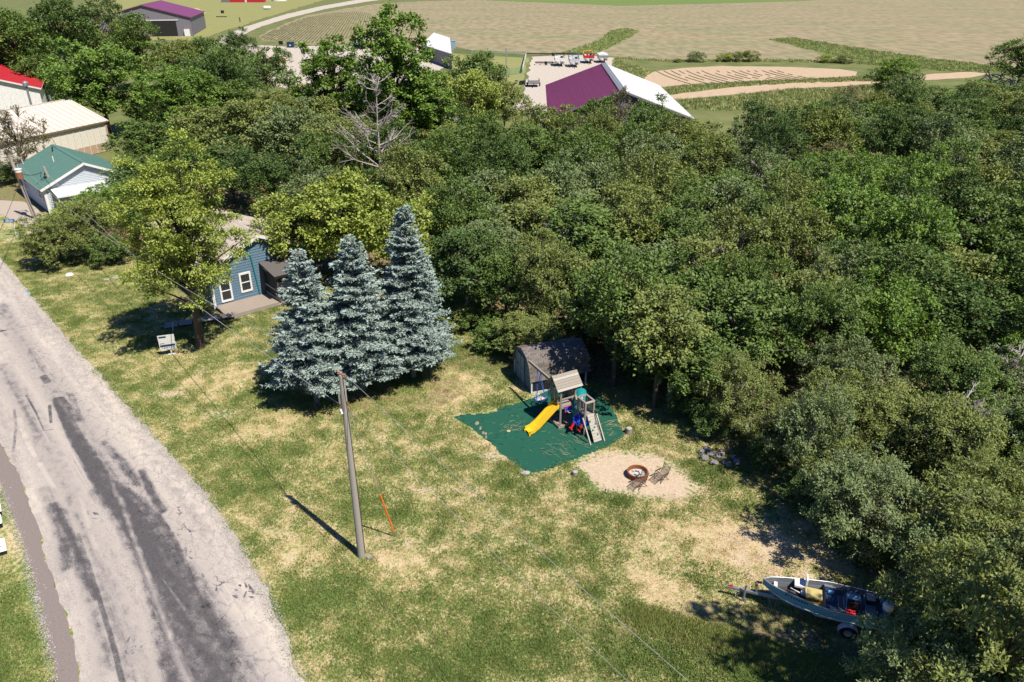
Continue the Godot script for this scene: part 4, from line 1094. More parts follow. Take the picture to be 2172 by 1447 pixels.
func play_set() -> void:
	rng.seed = 303
	var u := Vector3(0.875, 0, -0.484)        # to the right
	var b := Vector3(-0.484, 0, -0.875)       # away from the camera
	var o := Vector3(2.46, 0, -32.63)         # near left post of the tower
	var t := thing("play_set", "weathered wooden play set with roofed tower, yellow slide and climbing wall", "play set", o)
	var at := func(x: float, y: float, z: float) -> Vector3: return o + u * x + b * z + Vector3(0, y, 0)
	var beam := func(called: String, a: Vector3, d: Vector3, w: float, h: float, m: Material = M.grey_wood) -> void: part(t, called, bar_shape(a, d, w, h), m)
	var S := 0.86
	for e in [[0.0, 0.0, 2.25], [S, 0.0, 2.25], [0.0, S, 2.25], [S, S, 2.25]]:
		beam.call("post", at.call(e[0], 0, e[1]), at.call(e[0], e[2], e[1]), 0.09, 0.09)
	# deck of the tower
	for k in 6: beam.call("deck_plank", at.call(0.03, 1.22, 0.07 + k * 0.144), at.call(S - 0.03, 1.22, 0.07 + k * 0.144), 0.13, 0.03)
	for e in [[0.0, 0.0, S, 0.0], [0.0, S, S, S], [0.0, 0.0, 0.0, S], [S, 0.0, S, S]]:
		beam.call("frame_beam", at.call(e[0], 1.14, e[1]) , at.call(e[2], 1.14, e[3]), 0.05, 0.12)
		beam.call("top_plate", at.call(e[0], 2.2, e[1]), at.call(e[2], 2.2, e[3]), 0.05, 0.1)
	# boarded back and half-open sides
	for k in 6: beam.call("wall_board", at.call(0.09 + k * 0.135, 1.26, S), at.call(0.09 + k * 0.135, 1.95, S), 0.12, 0.02)
	for k in 5: beam.call("wall_board", at.call(S, 1.26, 0.28 + k * 0.13), at.call(S, 1.9, 0.28 + k * 0.13), 0.02, 0.11)
	for k in 4: beam.call("baluster", at.call(0.0, 1.26, 0.3 + k * 0.13), at.call(0.0, 2.0, 0.3 + k * 0.13), 0.03, 0.05)
	beam.call("hand_rail", at.call(0.0, 1.62, 0.0), at.call(S, 1.62, 0.0), 0.04, 0.08)
	# roof of planks
	var ry := 2.85
	for sd in [0, 1]:
		for k in 6:
			var f0 := k / 6.0; var f1 := (k + 0.93) / 6.0
			var z0: float = S / 2; var z1: float = (-0.2 if sd == 0 else S + 0.2)
			var p0: Vector3 = at.call(S / 2, lerpf(ry, 2.22, (f0 + f1) / 2) + R(-0.006, 0.006), lerpf(z0, z1, (f0 + f1) / 2))
			var along: Vector3 = (at.call(0, 2.22, z1) - at.call(0, ry, z0))
			var s := Shape.new()
			s.block(p0, u * 0.74, along.cross(u).normalized() * 0.012, along * (f1 - f0) / 2)
			part(t, "roof_plank", s, M.pale_wood if rng.randf() < 0.5 else M.grey_wood)
		for x in [-0.2, S + 0.2]:
			beam.call("rafter", at.call(x, ry - 0.05, S / 2), at.call(x, 2.18, -0.15 if sd == 0 else S + 0.15), 0.04, 0.08)
	# sand box below
	for e in [[-0.15, -0.1, S + 0.1, -0.1], [-0.15, S + 0.1, S + 0.1, S + 0.1], [-0.15, -0.1, -0.15, S + 0.1], [S + 0.1, -0.1, S + 0.1, S + 0.1]]:
		beam.call("sandbox_board", at.call(e[0], 0.08, e[1]), at.call(e[2], 0.08, e[3]), 0.04, 0.16)
	var s := Shape.new(); s.block(at.call(S / 2 - 0.02, 0.04, S / 2), u * (S / 2 + 0.1), Vector3(0, 0.03, 0), b * (S / 2 + 0.08)); part(t, "sand", s, M.sand_pad)
	# yellow slide to the left
	s = Shape.new()
	var path := [at.call(0.0, 1.24, 0.3), at.call(-0.2, 1.16, 0.3), at.call(-0.7, 0.75, 0.3), at.call(-1.2, 0.34, 0.3), at.call(-1.5, 0.17, 0.3), at.call(-1.75, 0.13, 0.3)]
	var hw := 0.23
	for k in path.size() - 1:
		var a: Vector3 = path[k]; var d: Vector3 = path[k + 1]
		s.quad(a - b * hw, a + b * hw, d + b * hw, d - b * hw)
		s.quad(a - b * hw - Vector3(0, 0.03, 0), d - b * hw - Vector3(0, 0.03, 0), d + b * hw - Vector3(0, 0.03, 0), a + b * hw - Vector3(0, 0.03, 0))
		for e in [-1.0, 1.0]:
			var rise := Vector3(0, 0.15, 0)
			var n0: Vector3 = b * hw * e; var n1: Vector3 = b * (hw + 0.05) * e
			s.quad(a + n0, d + n0, d + n0 + rise, a + n0 + rise)
			s.quad(a + n0 + rise, d + n0 + rise, d + n1 + rise, a + n1 + rise)
			s.quad(a + n1 + rise, d + n1 + rise, d + n1 - Vector3(0, 0.05, 0), a + n1 - Vector3(0, 0.05, 0))
	var sl := part(t, "slide", s, M.yellow)
	s = Shape.new()
	s.block(at.call(-1.77, 0.07, 0.3 - hw), u * 0.04, Vector3(0, 0.07, 0), b * 0.04); s.block(at.call(-1.77, 0.07, 0.3 + hw), u * 0.04, Vector3(0, 0.07, 0), b * 0.04)
	part(sl, "slide_foot", s, M.yellow)
	part(sl, "slide_hood", tube_shape([at.call(-0.02, 1.26, 0.3 - hw - 0.02), at.call(-0.02, 1.55, 0.3 - hw), at.call(-0.02, 1.66, 0.3), at.call(-0.02, 1.55, 0.3 + hw), at.call(-0.02, 1.26, 0.3 + hw + 0.02)], [0.025], 6), M.yellow)
	# swing beam running back to the shed
	var e0: Vector3 = at.call(-0.03, 2.3, S * 0.5); var e1 := Vector3(0.92, 2.18, -35.72)
	part(t, "swing_beam", bar_shape(e0 + (e0 - e1).normalized() * 0.5, e1, 0.09, 0.14), M.grey_wood)
	beam.call("brace", at.call(0.0, 1.6, S), e0 + (e1 - e0) * 0.22, 0.06, 0.08)
	for k in 3: beam.call("rung", e0 + (e1 - e0) * (0.16 + k * 0.05) - Vector3(0, 0.35, 0), e0 + (e1 - e0) * (0.16 + k * 0.05) - Vector3(0, 1.0, 0), 0.03, 0.05)
	# low tower with the climbing wall
	var p := Vector3(3.62, 0, -31.78)
	var lo := func(x: float, y: float, z: float) -> Vector3: return p + u * x + b * z + Vector3(0, y, 0)
	var X := 0.5; var Z := 0.68
	for e in [[0.0, 0.0], [X, 0.0], [0.0, Z], [X, Z]]: beam.call("post", lo.call(e[0], 0, e[1]), lo.call(e[0], 1.95, e[1]), 0.085, 0.085)
	for k in 5: beam.call("deck_plank", lo.call(0.0, 1.2, 0.05 + k * 0.14), lo.call(X, 1.2, 0.05 + k * 0.14), 0.13, 0.03)
	for e in [[0.0, 0.0, 0.0, Z], [X, 0.0, X, Z], [0.0, Z, X, Z]]:
		beam.call("hand_rail", lo.call(e[0], 1.93, e[1]), lo.call(e[2], 1.93, e[3]), 0.09, 0.06)
		var n := 5 if e[0] == e[2] else 3
		for k in range(1, n): beam.call("baluster", lo.call(lerpf(e[0], e[2], float(k) / n), 1.15, lerpf(e[1], e[3], float(k) / n)), lo.call(lerpf(e[0], e[2], float(k) / n), 1.92, lerpf(e[1], e[3], float(k) / n)), 0.05, 0.05)
	beam.call("hand_rail", lo.call(0.0, 1.93, 0.0), lo.call(X, 1.93, 0.0), 0.09, 0.06, M.pale_wood)
	for k in 10:
		var f := (k + 0.5) / 10.0
		s = Shape.new()
		var c: Vector3 = lo.call(X / 2 + 0.06, 1.2 * (1 - f) + 0.06, -0.72 * f - 0.04)
		s.block(c, u * 0.24, (Vector3(0, -1.2, 0) - b * 0.72).normalized() * 0.064, (b * -1.2 + Vector3(0, 0.72, 0)).normalized() * 0.014)
		part(t, "wall_plank", s, M.pale_wood)
	for x in [-0.2, X - 0.02 + 0.14]: beam.call("wall_rail", lo.call(x + 0.03, 1.16, -0.02), lo.call(x + 0.03, 0.0, -0.82), 0.06, 0.08, M.pale_wood)
	for e in [[0.12, 0.9], [0.4, 0.75], [0.16, 0.52], [0.38, 0.3], [0.3, 0.62]]:
		s = Shape.new()
		var fr: float = 1.0 - e[1] / 1.2
		lump(s, lo.call(e[0], e[1] + 0.11, -0.72 * fr - 0.09), Vector3(0.05, 0.035, 0.035), int(e[1] * 100), 5)
		part(t, "climbing_hold", s, M.teal)
	part(t, "climbing_rope", tube_shape([lo.call(X + 0.03, 1.5, -0.02), lo.call(X - 0.05, 1.0, -0.28), lo.call(X + 0.02, 0.5, -0.6), lo.call(X + 0.06, 0.1, -0.8)], [0.016], 5), M.black)
	# beam and bridge rails between the towers
	beam.call("glider_beam", at.call(S, 1.66, 0.0), lo.call(0.0, 1.5, Z), 0.08, 0.12)
	beam.call("bridge_rail", at.call(S, 1.2, 0.4), lo.call(X, 1.2, Z), 0.08, 0.1)
	# teal turbo slide curling down behind
	s = Shape.new()
	var ring := []
	var pts := []
	for q in [[0.5, 1.5, 0.3], [0.42, 1.46, 0.12], [0.3, 1.34, -0.04], [0.18, 1.14, -0.14], [0.1, 0.9, -0.2], [0.1, 0.66, -0.18], [0.18, 0.45, -0.06], [0.34, 0.36, 0.1], [0.55, 0.36, 0.22]]: pts.append(at.call(S + q[0], q[1], q[2]))
	s.tube(pts, [0.33], 18, false)
	part(t, "tube_slide", s, M.teal)
	part(t, "tube_ring", tube_shape([pts[0] + Vector3(0, 0.36, 0), pts[0] + b * 0.26 + Vector3(0, 0.26, 0), pts[0] + b * 0.36, pts[0] - Vector3(0, 0.36, 0), pts[0] - b * 0.36, pts[0] - b * 0.26 + Vector3(0, 0.26, 0), pts[0] + Vector3(0, 0.36, 0)], [0.03], 5), M.teal)
	# basketball hoop hung on the near side
	var h: Vector3 = at.call(0.43, 1.02, -0.06)
	var hp := thing("toy_hoop", "small blue and red basketball hoop hung below the tower deck", "basketball hoop", h)
	s = Shape.new(); s.block(h, u * 0.21, Vector3(0, 0.15, 0), b * 0.012); part(hp, "backboard", s, M.toy_blue)
	s = Shape.new()
	for e in [-1.0, 1.0]:
		s.block(h + u * e * 0.21, u * 0.014, Vector3(0, 0.16, 0), b * 0.016); s.block(h + Vector3(0, e * 0.15, 0), u * 0.21, Vector3(0, 0.014, 0), b * 0.016)
	part(hp, "border", s, M.toy_red)
	var rp := []
	for k in 15: rp.append(h - b * 0.16 + u * cos(TAU * k / 14) * 0.12 + b * sin(TAU * k / 14) * 0.12 - Vector3(0, 0.08, 0))
	part(hp, "rim", tube_shape(rp, [0.016], 5), M.white)
	# round net swing
	var m := e0 + (e1 - e0) * 0.62
	var dsc := Vector3(m.x, 0.42, m.z) + u * 0.15
	var sw := thing("disc_swing", "round net swing hanging on blue ropes from the swing beam", "swing", dsc)
	rp = []
	for k in 21: rp.append(dsc + Vector3(cos(TAU * k / 20) * 0.33, 0, sin(TAU * k / 20) * 0.33))
	part(sw, "hoop", tube_shape(rp, [0.035], 6), M.rope_blue)
	s = Shape.new()
	for k in 8:
		var a := PI * k / 8
		s.rod(dsc + Vector3(cos(a), 0, sin(a)) * 0.32, dsc - Vector3(cos(a), 0, sin(a)) * 0.32, 0.012, 4)
	for rr in [0.1, 0.2]:
		for k in 12: s.rod(dsc + Vector3(cos(TAU * k / 12) * rr, 0, sin(TAU * k / 12) * rr), dsc + Vector3(cos(TAU * (k + 1) / 12) * rr, 0, sin(TAU * (k + 1) / 12) * rr), 0.012, 4)
	part(sw, "net", s, M.white)
	part(sw, "net_centre", rod_shape(dsc - Vector3(0, 0.015, 0), dsc + Vector3(0, 0.02, 0), 0.06, 10), M.toy_red)
	var dir := (e1 - e0).normalized()
	for k in 4:
		var a := TAU * (k + 0.5) / 4
		part(sw, "rope", rod_shape(dsc + Vector3(cos(a) * 0.32, 0.02, sin(a) * 0.32), m + dir * (0.2 if k % 2 else -0.2) - Vector3(0, 0.08, 0), 0.016, 5), M.rope_blue)
	# two glider seats
	for k in 2:
		var g: Vector3 = [Vector3(3.3, 0.7, -32.09), Vector3(3.69, 0.7, -31.92)][k]
		var q := thing("swing_seat", ["blue plastic swing seat with red footrest, nearer the roofed tower", "blue plastic swing seat with red footrest, nearer the climbing wall"][k], "swing", g, "blue swing seats")
		s = Shape.new()
		var prof := [Vector3(-0.02, 0.0, 0), Vector3(0.12, -0.05, 0), Vector3(0.3, -0.02, 0), Vector3(0.36, 0.22, 0), Vector3(0.38, 0.36, 0)]
		for i in prof.size() - 1:
			var a2: Vector3 = g + u * (prof[i].x - 0.2) + Vector3(0, prof[i].y, 0); var d2: Vector3 = g + u * (prof[i + 1].x - 0.2) + Vector3(0, prof[i + 1].y, 0)
			s.bar(a2, d2, 0.36, 0.04)
		for e in [-1.0, 1.0]: s.bar(g + b * 0.18 * e + u * -0.15 + Vector3(0, 0.08, 0), g + b * 0.18 * e + u * 0.17 + Vector3(0, 0.2, 0), 0.03, 0.16)
		part(q, "shell", s, M.toy_blue)
		part(q, "footrest", bar_shape(g - u * 0.22 + Vector3(0, -0.02, 0), g - u * 0.42 + Vector3(0, -0.3, 0), 0.1, 0.06), M.toy_red)
		part(q, "foot_peg", bar_shape(g - u * 0.42 + Vector3(0, -0.3, 0) - b * 0.13, g - u * 0.42 + Vector3(0, -0.3, 0) + b * 0.13, 0.06, 0.06), M.toy_red)
		var hang: Vector3 = at.call(S, 1.62, 0.0).lerp(lo.call(0.0, 1.46, Z), 0.25 + k * 0.55)
		for e in [-1.0, 1.0]: part(q, "rope", rod_shape(g + b * 0.17 * e + Vector3(0, 0.15, 0), hang + b * 0.06 * e, 0.012, 4), M.straw)

# ---------------------------------------------------------------- fishing boat on its trailer

func boat() -> void:
	rng.seed = 404
	var d := Vector3(0.9499, 0, 0.3125)       # bow to stern
	var p := Vector3(-0.3125, 0, 0.9499)      # towards the camera
	var bow := Vector3(9.12, 0, -20.72)
	var base := bow + d * 2.2
	var t := thing("fishing_boat", "blue and grey open aluminium fishing boat on a trailer beside the trees", "boat", base)
	var L := 4.05
	var N := 18
	var at := func(x: float, y: float, z: float) -> Vector3: return bow + d * x + p * z + Vector3(0, y, 0)
	var half := func(f: float) -> float: return 0.73 * pow(minf(1.0, f * 1.75), 0.62) * (1.0 - 0.08 * maxf(0.0, f - 0.5))
	var gun := func(f: float) -> float: return 1.02 + 0.16 * pow(1.0 - f, 2.2)
	var keel := func(f: float) -> float: return 0.5 + 0.42 * pow(1.0 - minf(1.0, f * 3.2), 2.0)
	var row := func(f: float, grow: float) -> Array:
		var h: float = half.call(f) + grow
		var k: float = keel.call(f) - grow; var g: float = gun.call(f)
		var x := f * L
		return [at.call(x, k, 0.0), at.call(x, k + 0.03, h * 0.5), at.call(x, k + 0.09, h * 0.9), at.call(x, lerpf(k, g, 0.6), h * 0.965), at.call(x, lerpf(k, g, 0.66), h * 0.985), at.call(x, g, h)]
	var skin := func(grow: float, flip: bool) -> Shape:
		var s := Shape.new()
		for i in N:
			var a: Array = row.call(float(i) / N, grow); var b: Array = row.call(float(i + 1) / N, grow)
			for k in a.size() - 1:
				for e in [1.0, -1.0]:
					var q := []
					for w in [a[k], a[k + 1], b[k + 1], b[k]]:
						var z: float = (w - bow).dot(p)
						q.append(w if e > 0 else w - p * 2.0 * z)
					if (e > 0) != flip: s.quad(q[3], q[2], q[1], q[0])
					else: s.quad(q[0], q[1], q[2], q[3])
		return s
	part(t, "hull", skin.call(0.0, false), M.boat_blue)
	part(t, "hull_lining", skin.call(-0.022, true), M.boat_inside)
	var pts := [[], []]
	for i in N + 1:
		var f := float(i) / N
		for e in 2: pts[e].append(at.call(f * L, gun.call(f) + 0.01, half.call(f) * (1.0 if e else -1.0)))
	for e in 2: part(t, "gunwale", tube_shape(pts[e], [0.024], 6), M.galvanised)
	var rub := [[], []]
	for i in N + 1:
		var f := float(i) / N
		for e in 2: rub[e].append(at.call(f * L, lerpf(keel.call(f), gun.call(f), 0.3), half.call(f) * (0.94 if e else -0.94)))
	for e in 2: part(t, "rub_strake", tube_shape(rub[e], [0.014], 5), M.white)
	var s := Shape.new()
	var hs: float = half.call(1.0)
	s.slab(PackedVector2Array([Vector2(-hs, 1.0), Vector2(-hs * 0.9, 0.59), Vector2(-hs * 0.5, 0.53), Vector2(0, 0.5), Vector2(hs * 0.5, 0.53), Vector2(hs * 0.9, 0.59), Vector2(hs, 1.0)]), bow + d * (L - 0.02), p, Vector3.UP, d * 0.05)
	part(t, "transom", s, M.boat_blue)
	# floor and bow deck
	s = Shape.new()
	var out := PackedVector2Array()
	for i in range(2, N): out.append(Vector2(float(i) / N * L, float(half.call(float(i) / N)) * 0.8))
	for i in range(N - 1, 1, -1): out.append(Vector2(float(i) / N * L, float(half.call(float(i) / N)) * -0.8))
	s.slab(out, bow + Vector3(0, 0.62, 0), d, p, Vector3(0, 0.03, 0))
	part(t, "floor", s, M.boat_inside)
	s = Shape.new()
	out = PackedVector2Array()
	for i in range(2, 9): out.append(Vector2(float(i) / N * L, float(half.call(float(i) / N)) * 0.86))
	for i in range(8, 1, -1): out.append(Vector2(float(i) / N * L, float(half.call(float(i) / N)) * -0.86))
	s.slab(out, bow + Vector3(0, 0.72, 0), d, p, Vector3(0, 0.03, 0))
	part(t, "bow_deck", s, M.boat_floor)
	s = Shape.new(); s.block(at.call(0.45, 0.98, 0.0), d * 0.06, Vector3(0, 0.02, 0), p * 0.2); part(t, "bow_plate", s, M.white)
	# middle bench with its dark blue top, rear bench
	s = Shape.new(); s.block(at.call(2.32, 0.82, 0.0), d * 0.19, Vector3(0, 0.17, 0), p * 0.64); part(t, "bench", s, M.boat_inside)
	s = Shape.new(); s.block(at.call(2.34, 1.0, 0.02), d * 0.2, Vector3(0, 0.015, 0), p * 0.52); part(t, "bench_pad", s, M.bench_blue)
	s = Shape.new(); s.block(at.call(3.62, 0.8, 0.0), d * 0.17, Vector3(0, 0.15, 0), p * 0.62); part(t, "bench", s, M.boat_inside)
	for k in 3:
		s = Shape.new(); s.block(at.call(2.62 + k * 0.2, 0.66, 0.0), d * 0.02, Vector3(0, 0.02, 0), p * 0.55); part(t, "floor_rib", s, M.galvanised)
	# registration letters along the bow
	s = Shape.new()
	for k in 9:
		var f := 0.2 + k * 0.022
		var q: Vector3 = at.call(f * L, lerpf(keel.call(f), gun.call(f), 0.82), half.call(f) * 0.985 + 0.008)
		s.block(q, d * R(0.014, 0.03), Vector3(0, 0.035, 0), p * 0.008)
	part(t, "registration_marks", s, M.navy, "stuff")
	# outboard motor
	var mo: Vector3 = at.call(L + 0.1, 1.02, 0.05)
	var m := thing("outboard_motor", "white topped outboard motor on the stern of the fishing boat, half hidden by leaves", "motor", mo)
	s = Shape.new(); s.lathe(mo, [Vector2(0.1, 0.0), Vector2(0.17, 0.06), Vector2(0.19, 0.2), Vector2(0.15, 0.3), Vector2(0, 0.33)], 12); part(m, "cowling", s, M.white_metal)
	s = Shape.new(); s.block(mo + Vector3(0.02, -0.4, 0), d * 0.06, Vector3(0, 0.42, 0), p * 0.05); part(m, "leg", s, M.metal_grey)
	part(m, "tiller", rod_shape(mo + Vector3(0, 0.08, 0), mo - d * 0.5 + Vector3(0, 0.14, 0), 0.025), M.black)
	# things in the boat
	var c: Vector3 = at.call(1.72, 0.75, 0.16)
	t = thing("storage_box", "yellow plastic storage box with pale lid in the boat", "box", c)
	var bs := Basis(d, Vector3.UP, p)
	s = Shape.new(); s.slab(PackedVector2Array([Vector2(-0.2, 0), Vector2(0.2, 0), Vector2(0.25, 0.36), Vector2(-0.25, 0.36)]), c - p * 0.19, d, Vector3.UP, p * 0.38); part(t, "bin", s, M.cooler)
	s = Shape.new(); s.block(c + Vector3(0, 0.39, 0), d * 0.28, Vector3(0, 0.03, 0), p * 0.24); s.block(c + Vector3(0, 0.425, 0), d * 0.2, Vector3(0, 0.012, 0), p * 0.16); part(t, "lid", s, M.cooler_lid)
	c = at.call(1.28, 0.76, -0.3)
	t = thing("swivel_chair", "white swivel boat seat near the bow of the boat", "seat", c)
	s = Shape.new(); s.lathe(c, [Vector2(0.12, 0), Vector2(0.04, 0.04), Vector2(0.04, 0.25), Vector2(0.14, 0.27)], 10); part(t, "pedestal", s, M.black)
	s = Shape.new(); s.block(c + Vector3(0, 0.3, 0), d * 0.19, Vector3(0, 0.04, 0), p * 0.19); part(t, "cushion", s, M.white)
	s = Shape.new(); s.block(c + d * 0.2 + Vector3(0, 0.48, 0), d * 0.03, Vector3(0, 0.18, 0), p * 0.18); part(t, "seat_back", s, M.white)
	c = at.call(1.42, 0.78, 0.02)
	t = thing("trolling_motor", "white electric trolling motor lying across the bow deck", "motor", c)
	part(t, "shaft", rod_shape(c + p * 0.05 + Vector3(0, 0.12, 0), c - d * 0.45 - p * 0.12 + Vector3(0, 0.16, 0), 0.022), M.white)
	s = Shape.new(); s.lathe(c + Vector3(0, 0.06, 0), [Vector2(0.05, 0), Vector2(0.1, 0.05), Vector2(0.1, 0.16), Vector2(0, 0.2)], 10); part(t, "head", s, M.white)
	s = Shape.new(); s.lathe(c - p * 0.1 + Vector3(0, 0.1, 0), [Vector2(0.06, 0), Vector2(0.08, 0.03), Vector2(0.0, 0.06)], 10); part(t, "blue_cap", s, M.toy_blue)
	c = at.call(1.12, 0.76, 0.12)
	var coil := []
	for k in 34: coil.append(c + d * cos(k * 0.62) * 0.13 + p * sin(k * 0.62) * 0.13 + Vector3(0, 0.01 + k * 0.0015, 0))
	single("coiled_line", "dark coil of rope on the bow deck of the boat", "rope", tube_shape(coil, [0.012], 4), M.dark_wire, c)
	c = at.call(2.3, 1.02, -0.2)
	s = Shape.new(); s.lathe(c, [Vector2(0.075, 0.0), Vector2(0.075, 0.05), Vector2(0.045, 0.055), Vector2(0.0, 0.05)], 14)
	single("bait_cup", "pale blue cup on the dark blue middle bench of the boat", "cup", s, M.sky_blue, c)
	c = at.call(3.08, 0.66, -0.08)
	t = thing("folding_seat", "open dark grey box seat with pale rim near the stern of the boat", "seat", c)
	s = Shape.new(); s.block(c + Vector3(0, 0.2, 0.0), d * 0.2, Vector3(0, 0.2, 0), p * 0.22); part(t, "base", s, M.black)
	s = Shape.new(); s.block(c + Vector3(0, 0.42, 0) - p * 0.1, d * 0.22, Vector3(0, 0.02, 0), p * 0.13); part(t, "cushion", s, M.blue_grey)
	part(t, "side_frame", bar_shape(c - d * 0.22 + p * 0.25 + Vector3(0, 0.04, 0), c - d * 0.22 - p * 0.22 + Vector3(0, 0.44, 0), 0.03, 0.05), M.pale_siding)
	c = at.call(2.98, 0.66, 0.34)
	t = thing("fuel_can", "red fuel can on the boat floor near the stern", "fuel can", c)
	s = Shape.new(); s.block(c + Vector3(0, 0.1, 0), d * 0.15, Vector3(0, 0.09, 0), p * 0.1); part(t, "tank", s, M.toy_red)
	part(t, "handle", bar_shape(c - d * 0.08 + Vector3(0, 0.22, 0), c + d * 0.08 + Vector3(0, 0.22, 0), 0.03, 0.03), M.toy_red)
	part(t, "cap", rod_shape(c + d * 0.1 + Vector3(0, 0.18, 0), c + d * 0.1 + Vector3(0, 0.24, 0), 0.03), M.black)
	c = at.call(3.62, 0.96, -0.25)
	t = thing("battery_box", "dark battery box on the stern bench of the boat", "box", c)
	s = Shape.new(); s.block(c + Vector3(0, 0.1, 0), d * 0.13, Vector3(0, 0.1, 0), p * 0.16); part(t, "case", s, M.black)
	s = Shape.new(); s.block(c + Vector3(0, 0.21, 0), d * 0.14, Vector3(0, 0.02, 0), p * 0.17); part(t, "lid", s, M.metal_grey)
	# trailer
	var tr := thing("boat_trailer", "galvanised boat trailer carrying the fishing boat", "trailer", base)
	part(tr, "tongue", bar_shape(at.call(-0.95, 0.44, 0.0), at.call(1.5, 0.44, 0.0), 0.09, 0.09), M.galvanised)
	part(tr, "coupler", bar_shape(at.call(-1.2, 0.45, 0.0), at.call(-0.9, 0.46, 0.0), 0.1, 0.08), M.galvanised)
	part(tr, "coupler_latch", bar_shape(at.call(-1.12, 0.53, 0.0), at.call(-0.98, 0.53, 0.0), 0.05, 0.05), M.toy_red)
	part(tr, "safety_chain", tube_shape([at.call(-0.9, 0.4, 0.04), at.call(-0.85, 0.18, 0.12), at.call(-0.7, 0.36, 0.05)], [0.012], 4), M.galvanised)
	part(tr, "jack", rod_shape(at.call(-0.55, 0.16, 0.1), at.call(-0.55, 0.78, 0.1), 0.035), M.galvanised)
	part(tr, "jack_crank", rod_shape(at.call(-0.55, 0.78, 0.1), at.call(-0.42, 0.82, 0.22), 0.014), M.galvanised)
	s = Shape.new(); s.lathe(at.call(-0.55, 0.09, 0.07), [Vector2(0.03, 0.0), Vector2(0.09, 0.0), Vector2(0.09, 0.06), Vector2(0.03, 0.06)], 12, p); part(tr, "jack_wheel", s, M.metal_grey)
	part(tr, "winch_post", bar_shape(at.call(-0.15, 0.46, 0.0), at.call(-0.2, 0.98, 0.0), 0.07, 0.07), M.galvanised)
	s = Shape.new(); s.lathe(at.call(-0.2, 0.86, -0.06), [Vector2(0.03, 0), Vector2(0.07, 0.0), Vector2(0.07, 0.12), Vector2(0.03, 0.12)], 10, p); part(tr, "winch", s, M.rust_can)
	part(tr, "bow_stop", bar_shape(at.call(-0.2, 0.98, 0.0), at.call(-0.02, 0.98, 0.0), 0.06, 0.06), M.rubber)
	for e in [-1.0, 1.0]:
		part(tr, "side_rail", tube_shape([at.call(1.3, 0.42, 0.0), at.call(1.9, 0.42, 0.42 * e), at.call(3.4, 0.42, 0.46 * e)], [0.04], 6), M.galvanised)
		part(tr, "bunk", bar_shape(at.call(1.8, 0.5, 0.3 * e), at.call(3.5, 0.5, 0.3 * e), 0.08, 0.1), M.dark_wood)
		var wc: Vector3 = at.call(2.96, 0.26, 0.72 * e)
		s = Shape.new(); s.lathe(wc - p * 0.075, [Vector2(0.14, 0.0), Vector2(0.22, 0.0), Vector2(0.25, 0.025), Vector2(0.26, 0.075), Vector2(0.25, 0.125), Vector2(0.22, 0.15), Vector2(0.14, 0.15)], 24, p)
		var wh := part(tr, "wheel", s, M.rubber)
		s = Shape.new(); s.lathe(wc - p * 0.07, [Vector2(0.0, 0.03), Vector2(0.05, 0.03), Vector2(0.12, 0.01), Vector2(0.145, 0.0), Vector2(0.145, 0.14), Vector2(0.12, 0.13), Vector2(0.05, 0.115), Vector2(0.0, 0.12)], 20, p)
		part(wh, "rim", s, M.galvanised)
		s = Shape.new()
		for k in 9:
			var a0 := PI * k / 9.0 - 0.05; var a1 := PI * (k + 1) / 9.0 - 0.05
			var q0: Vector3 = wc + d * cos(a0) * 0.33 + Vector3(0, sin(a0) * 0.33, 0); var q1: Vector3 = wc + d * cos(a1) * 0.33 + Vector3(0, sin(a1) * 0.33, 0)
			s.quad(q0 - p * 0.12, q1 - p * 0.12, q1 + p * 0.12, q0 + p * 0.12)
		part(tr, "fender", s, M.pale_siding)
	part(tr, "axle", rod_shape(at.call(2.96, 0.27, -0.7), at.call(2.96, 0.27, 0.7), 0.03), M.metal_grey)
	part(tr, "cross_member", bar_shape(at.call(2.0, 0.42, -0.44), at.call(2.0, 0.42, 0.44), 0.06, 0.06), M.galvanised)
	part(tr, "cross_member", bar_shape(at.call(3.3, 0.42, -0.46), at.call(3.3, 0.42, 0.46), 0.06, 0.06), M.galvanised)

# ---------------------------------------------------------------- utility poles and wires

func wire(called: String, label: String, a: Vector3, b: Vector3, sag: float, r: float, m: Material) -> void:
	var pts := []
	for k in 25:
		var f := k / 24.0
		pts.append(a.lerp(b, f) - Vector3(0, sag * 4.0 * f * (1 - f), 0))
	single(called, label, "wire", tube_shape(pts, [r], 4), m, a)

func pole(p: Vector3, top: Vector3, r0: float, r1: float, label: String) -> Node3D:
	var t := thing("utility_pole", label, "utility pole", p)
	part(t, "shaft", tube_shape([p - Vector3(0, 0.1, 0), p.lerp(top, 0.33), p.lerp(top, 0.66), top], [r0, lerpf(r0, r1, 0.33), lerpf(r0, r1, 0.66), r1], 12), M.pole_wood)
	return t

func insulator(t: Node3D, p: Vector3, d: Vector3) -> void:
	part(t, "bracket", rod_shape(p - d * 0.12, p, 0.03), M.metal_grey)
	var s := Shape.new()
	s.lathe(p, [Vector2(0.03, -0.05), Vector2(0.07, -0.03), Vector2(0.05, 0.02), Vector2(0.07, 0.05), Vector2(0.0, 0.1)], 9)
	part(t, "insulator", s, M.porcelain)

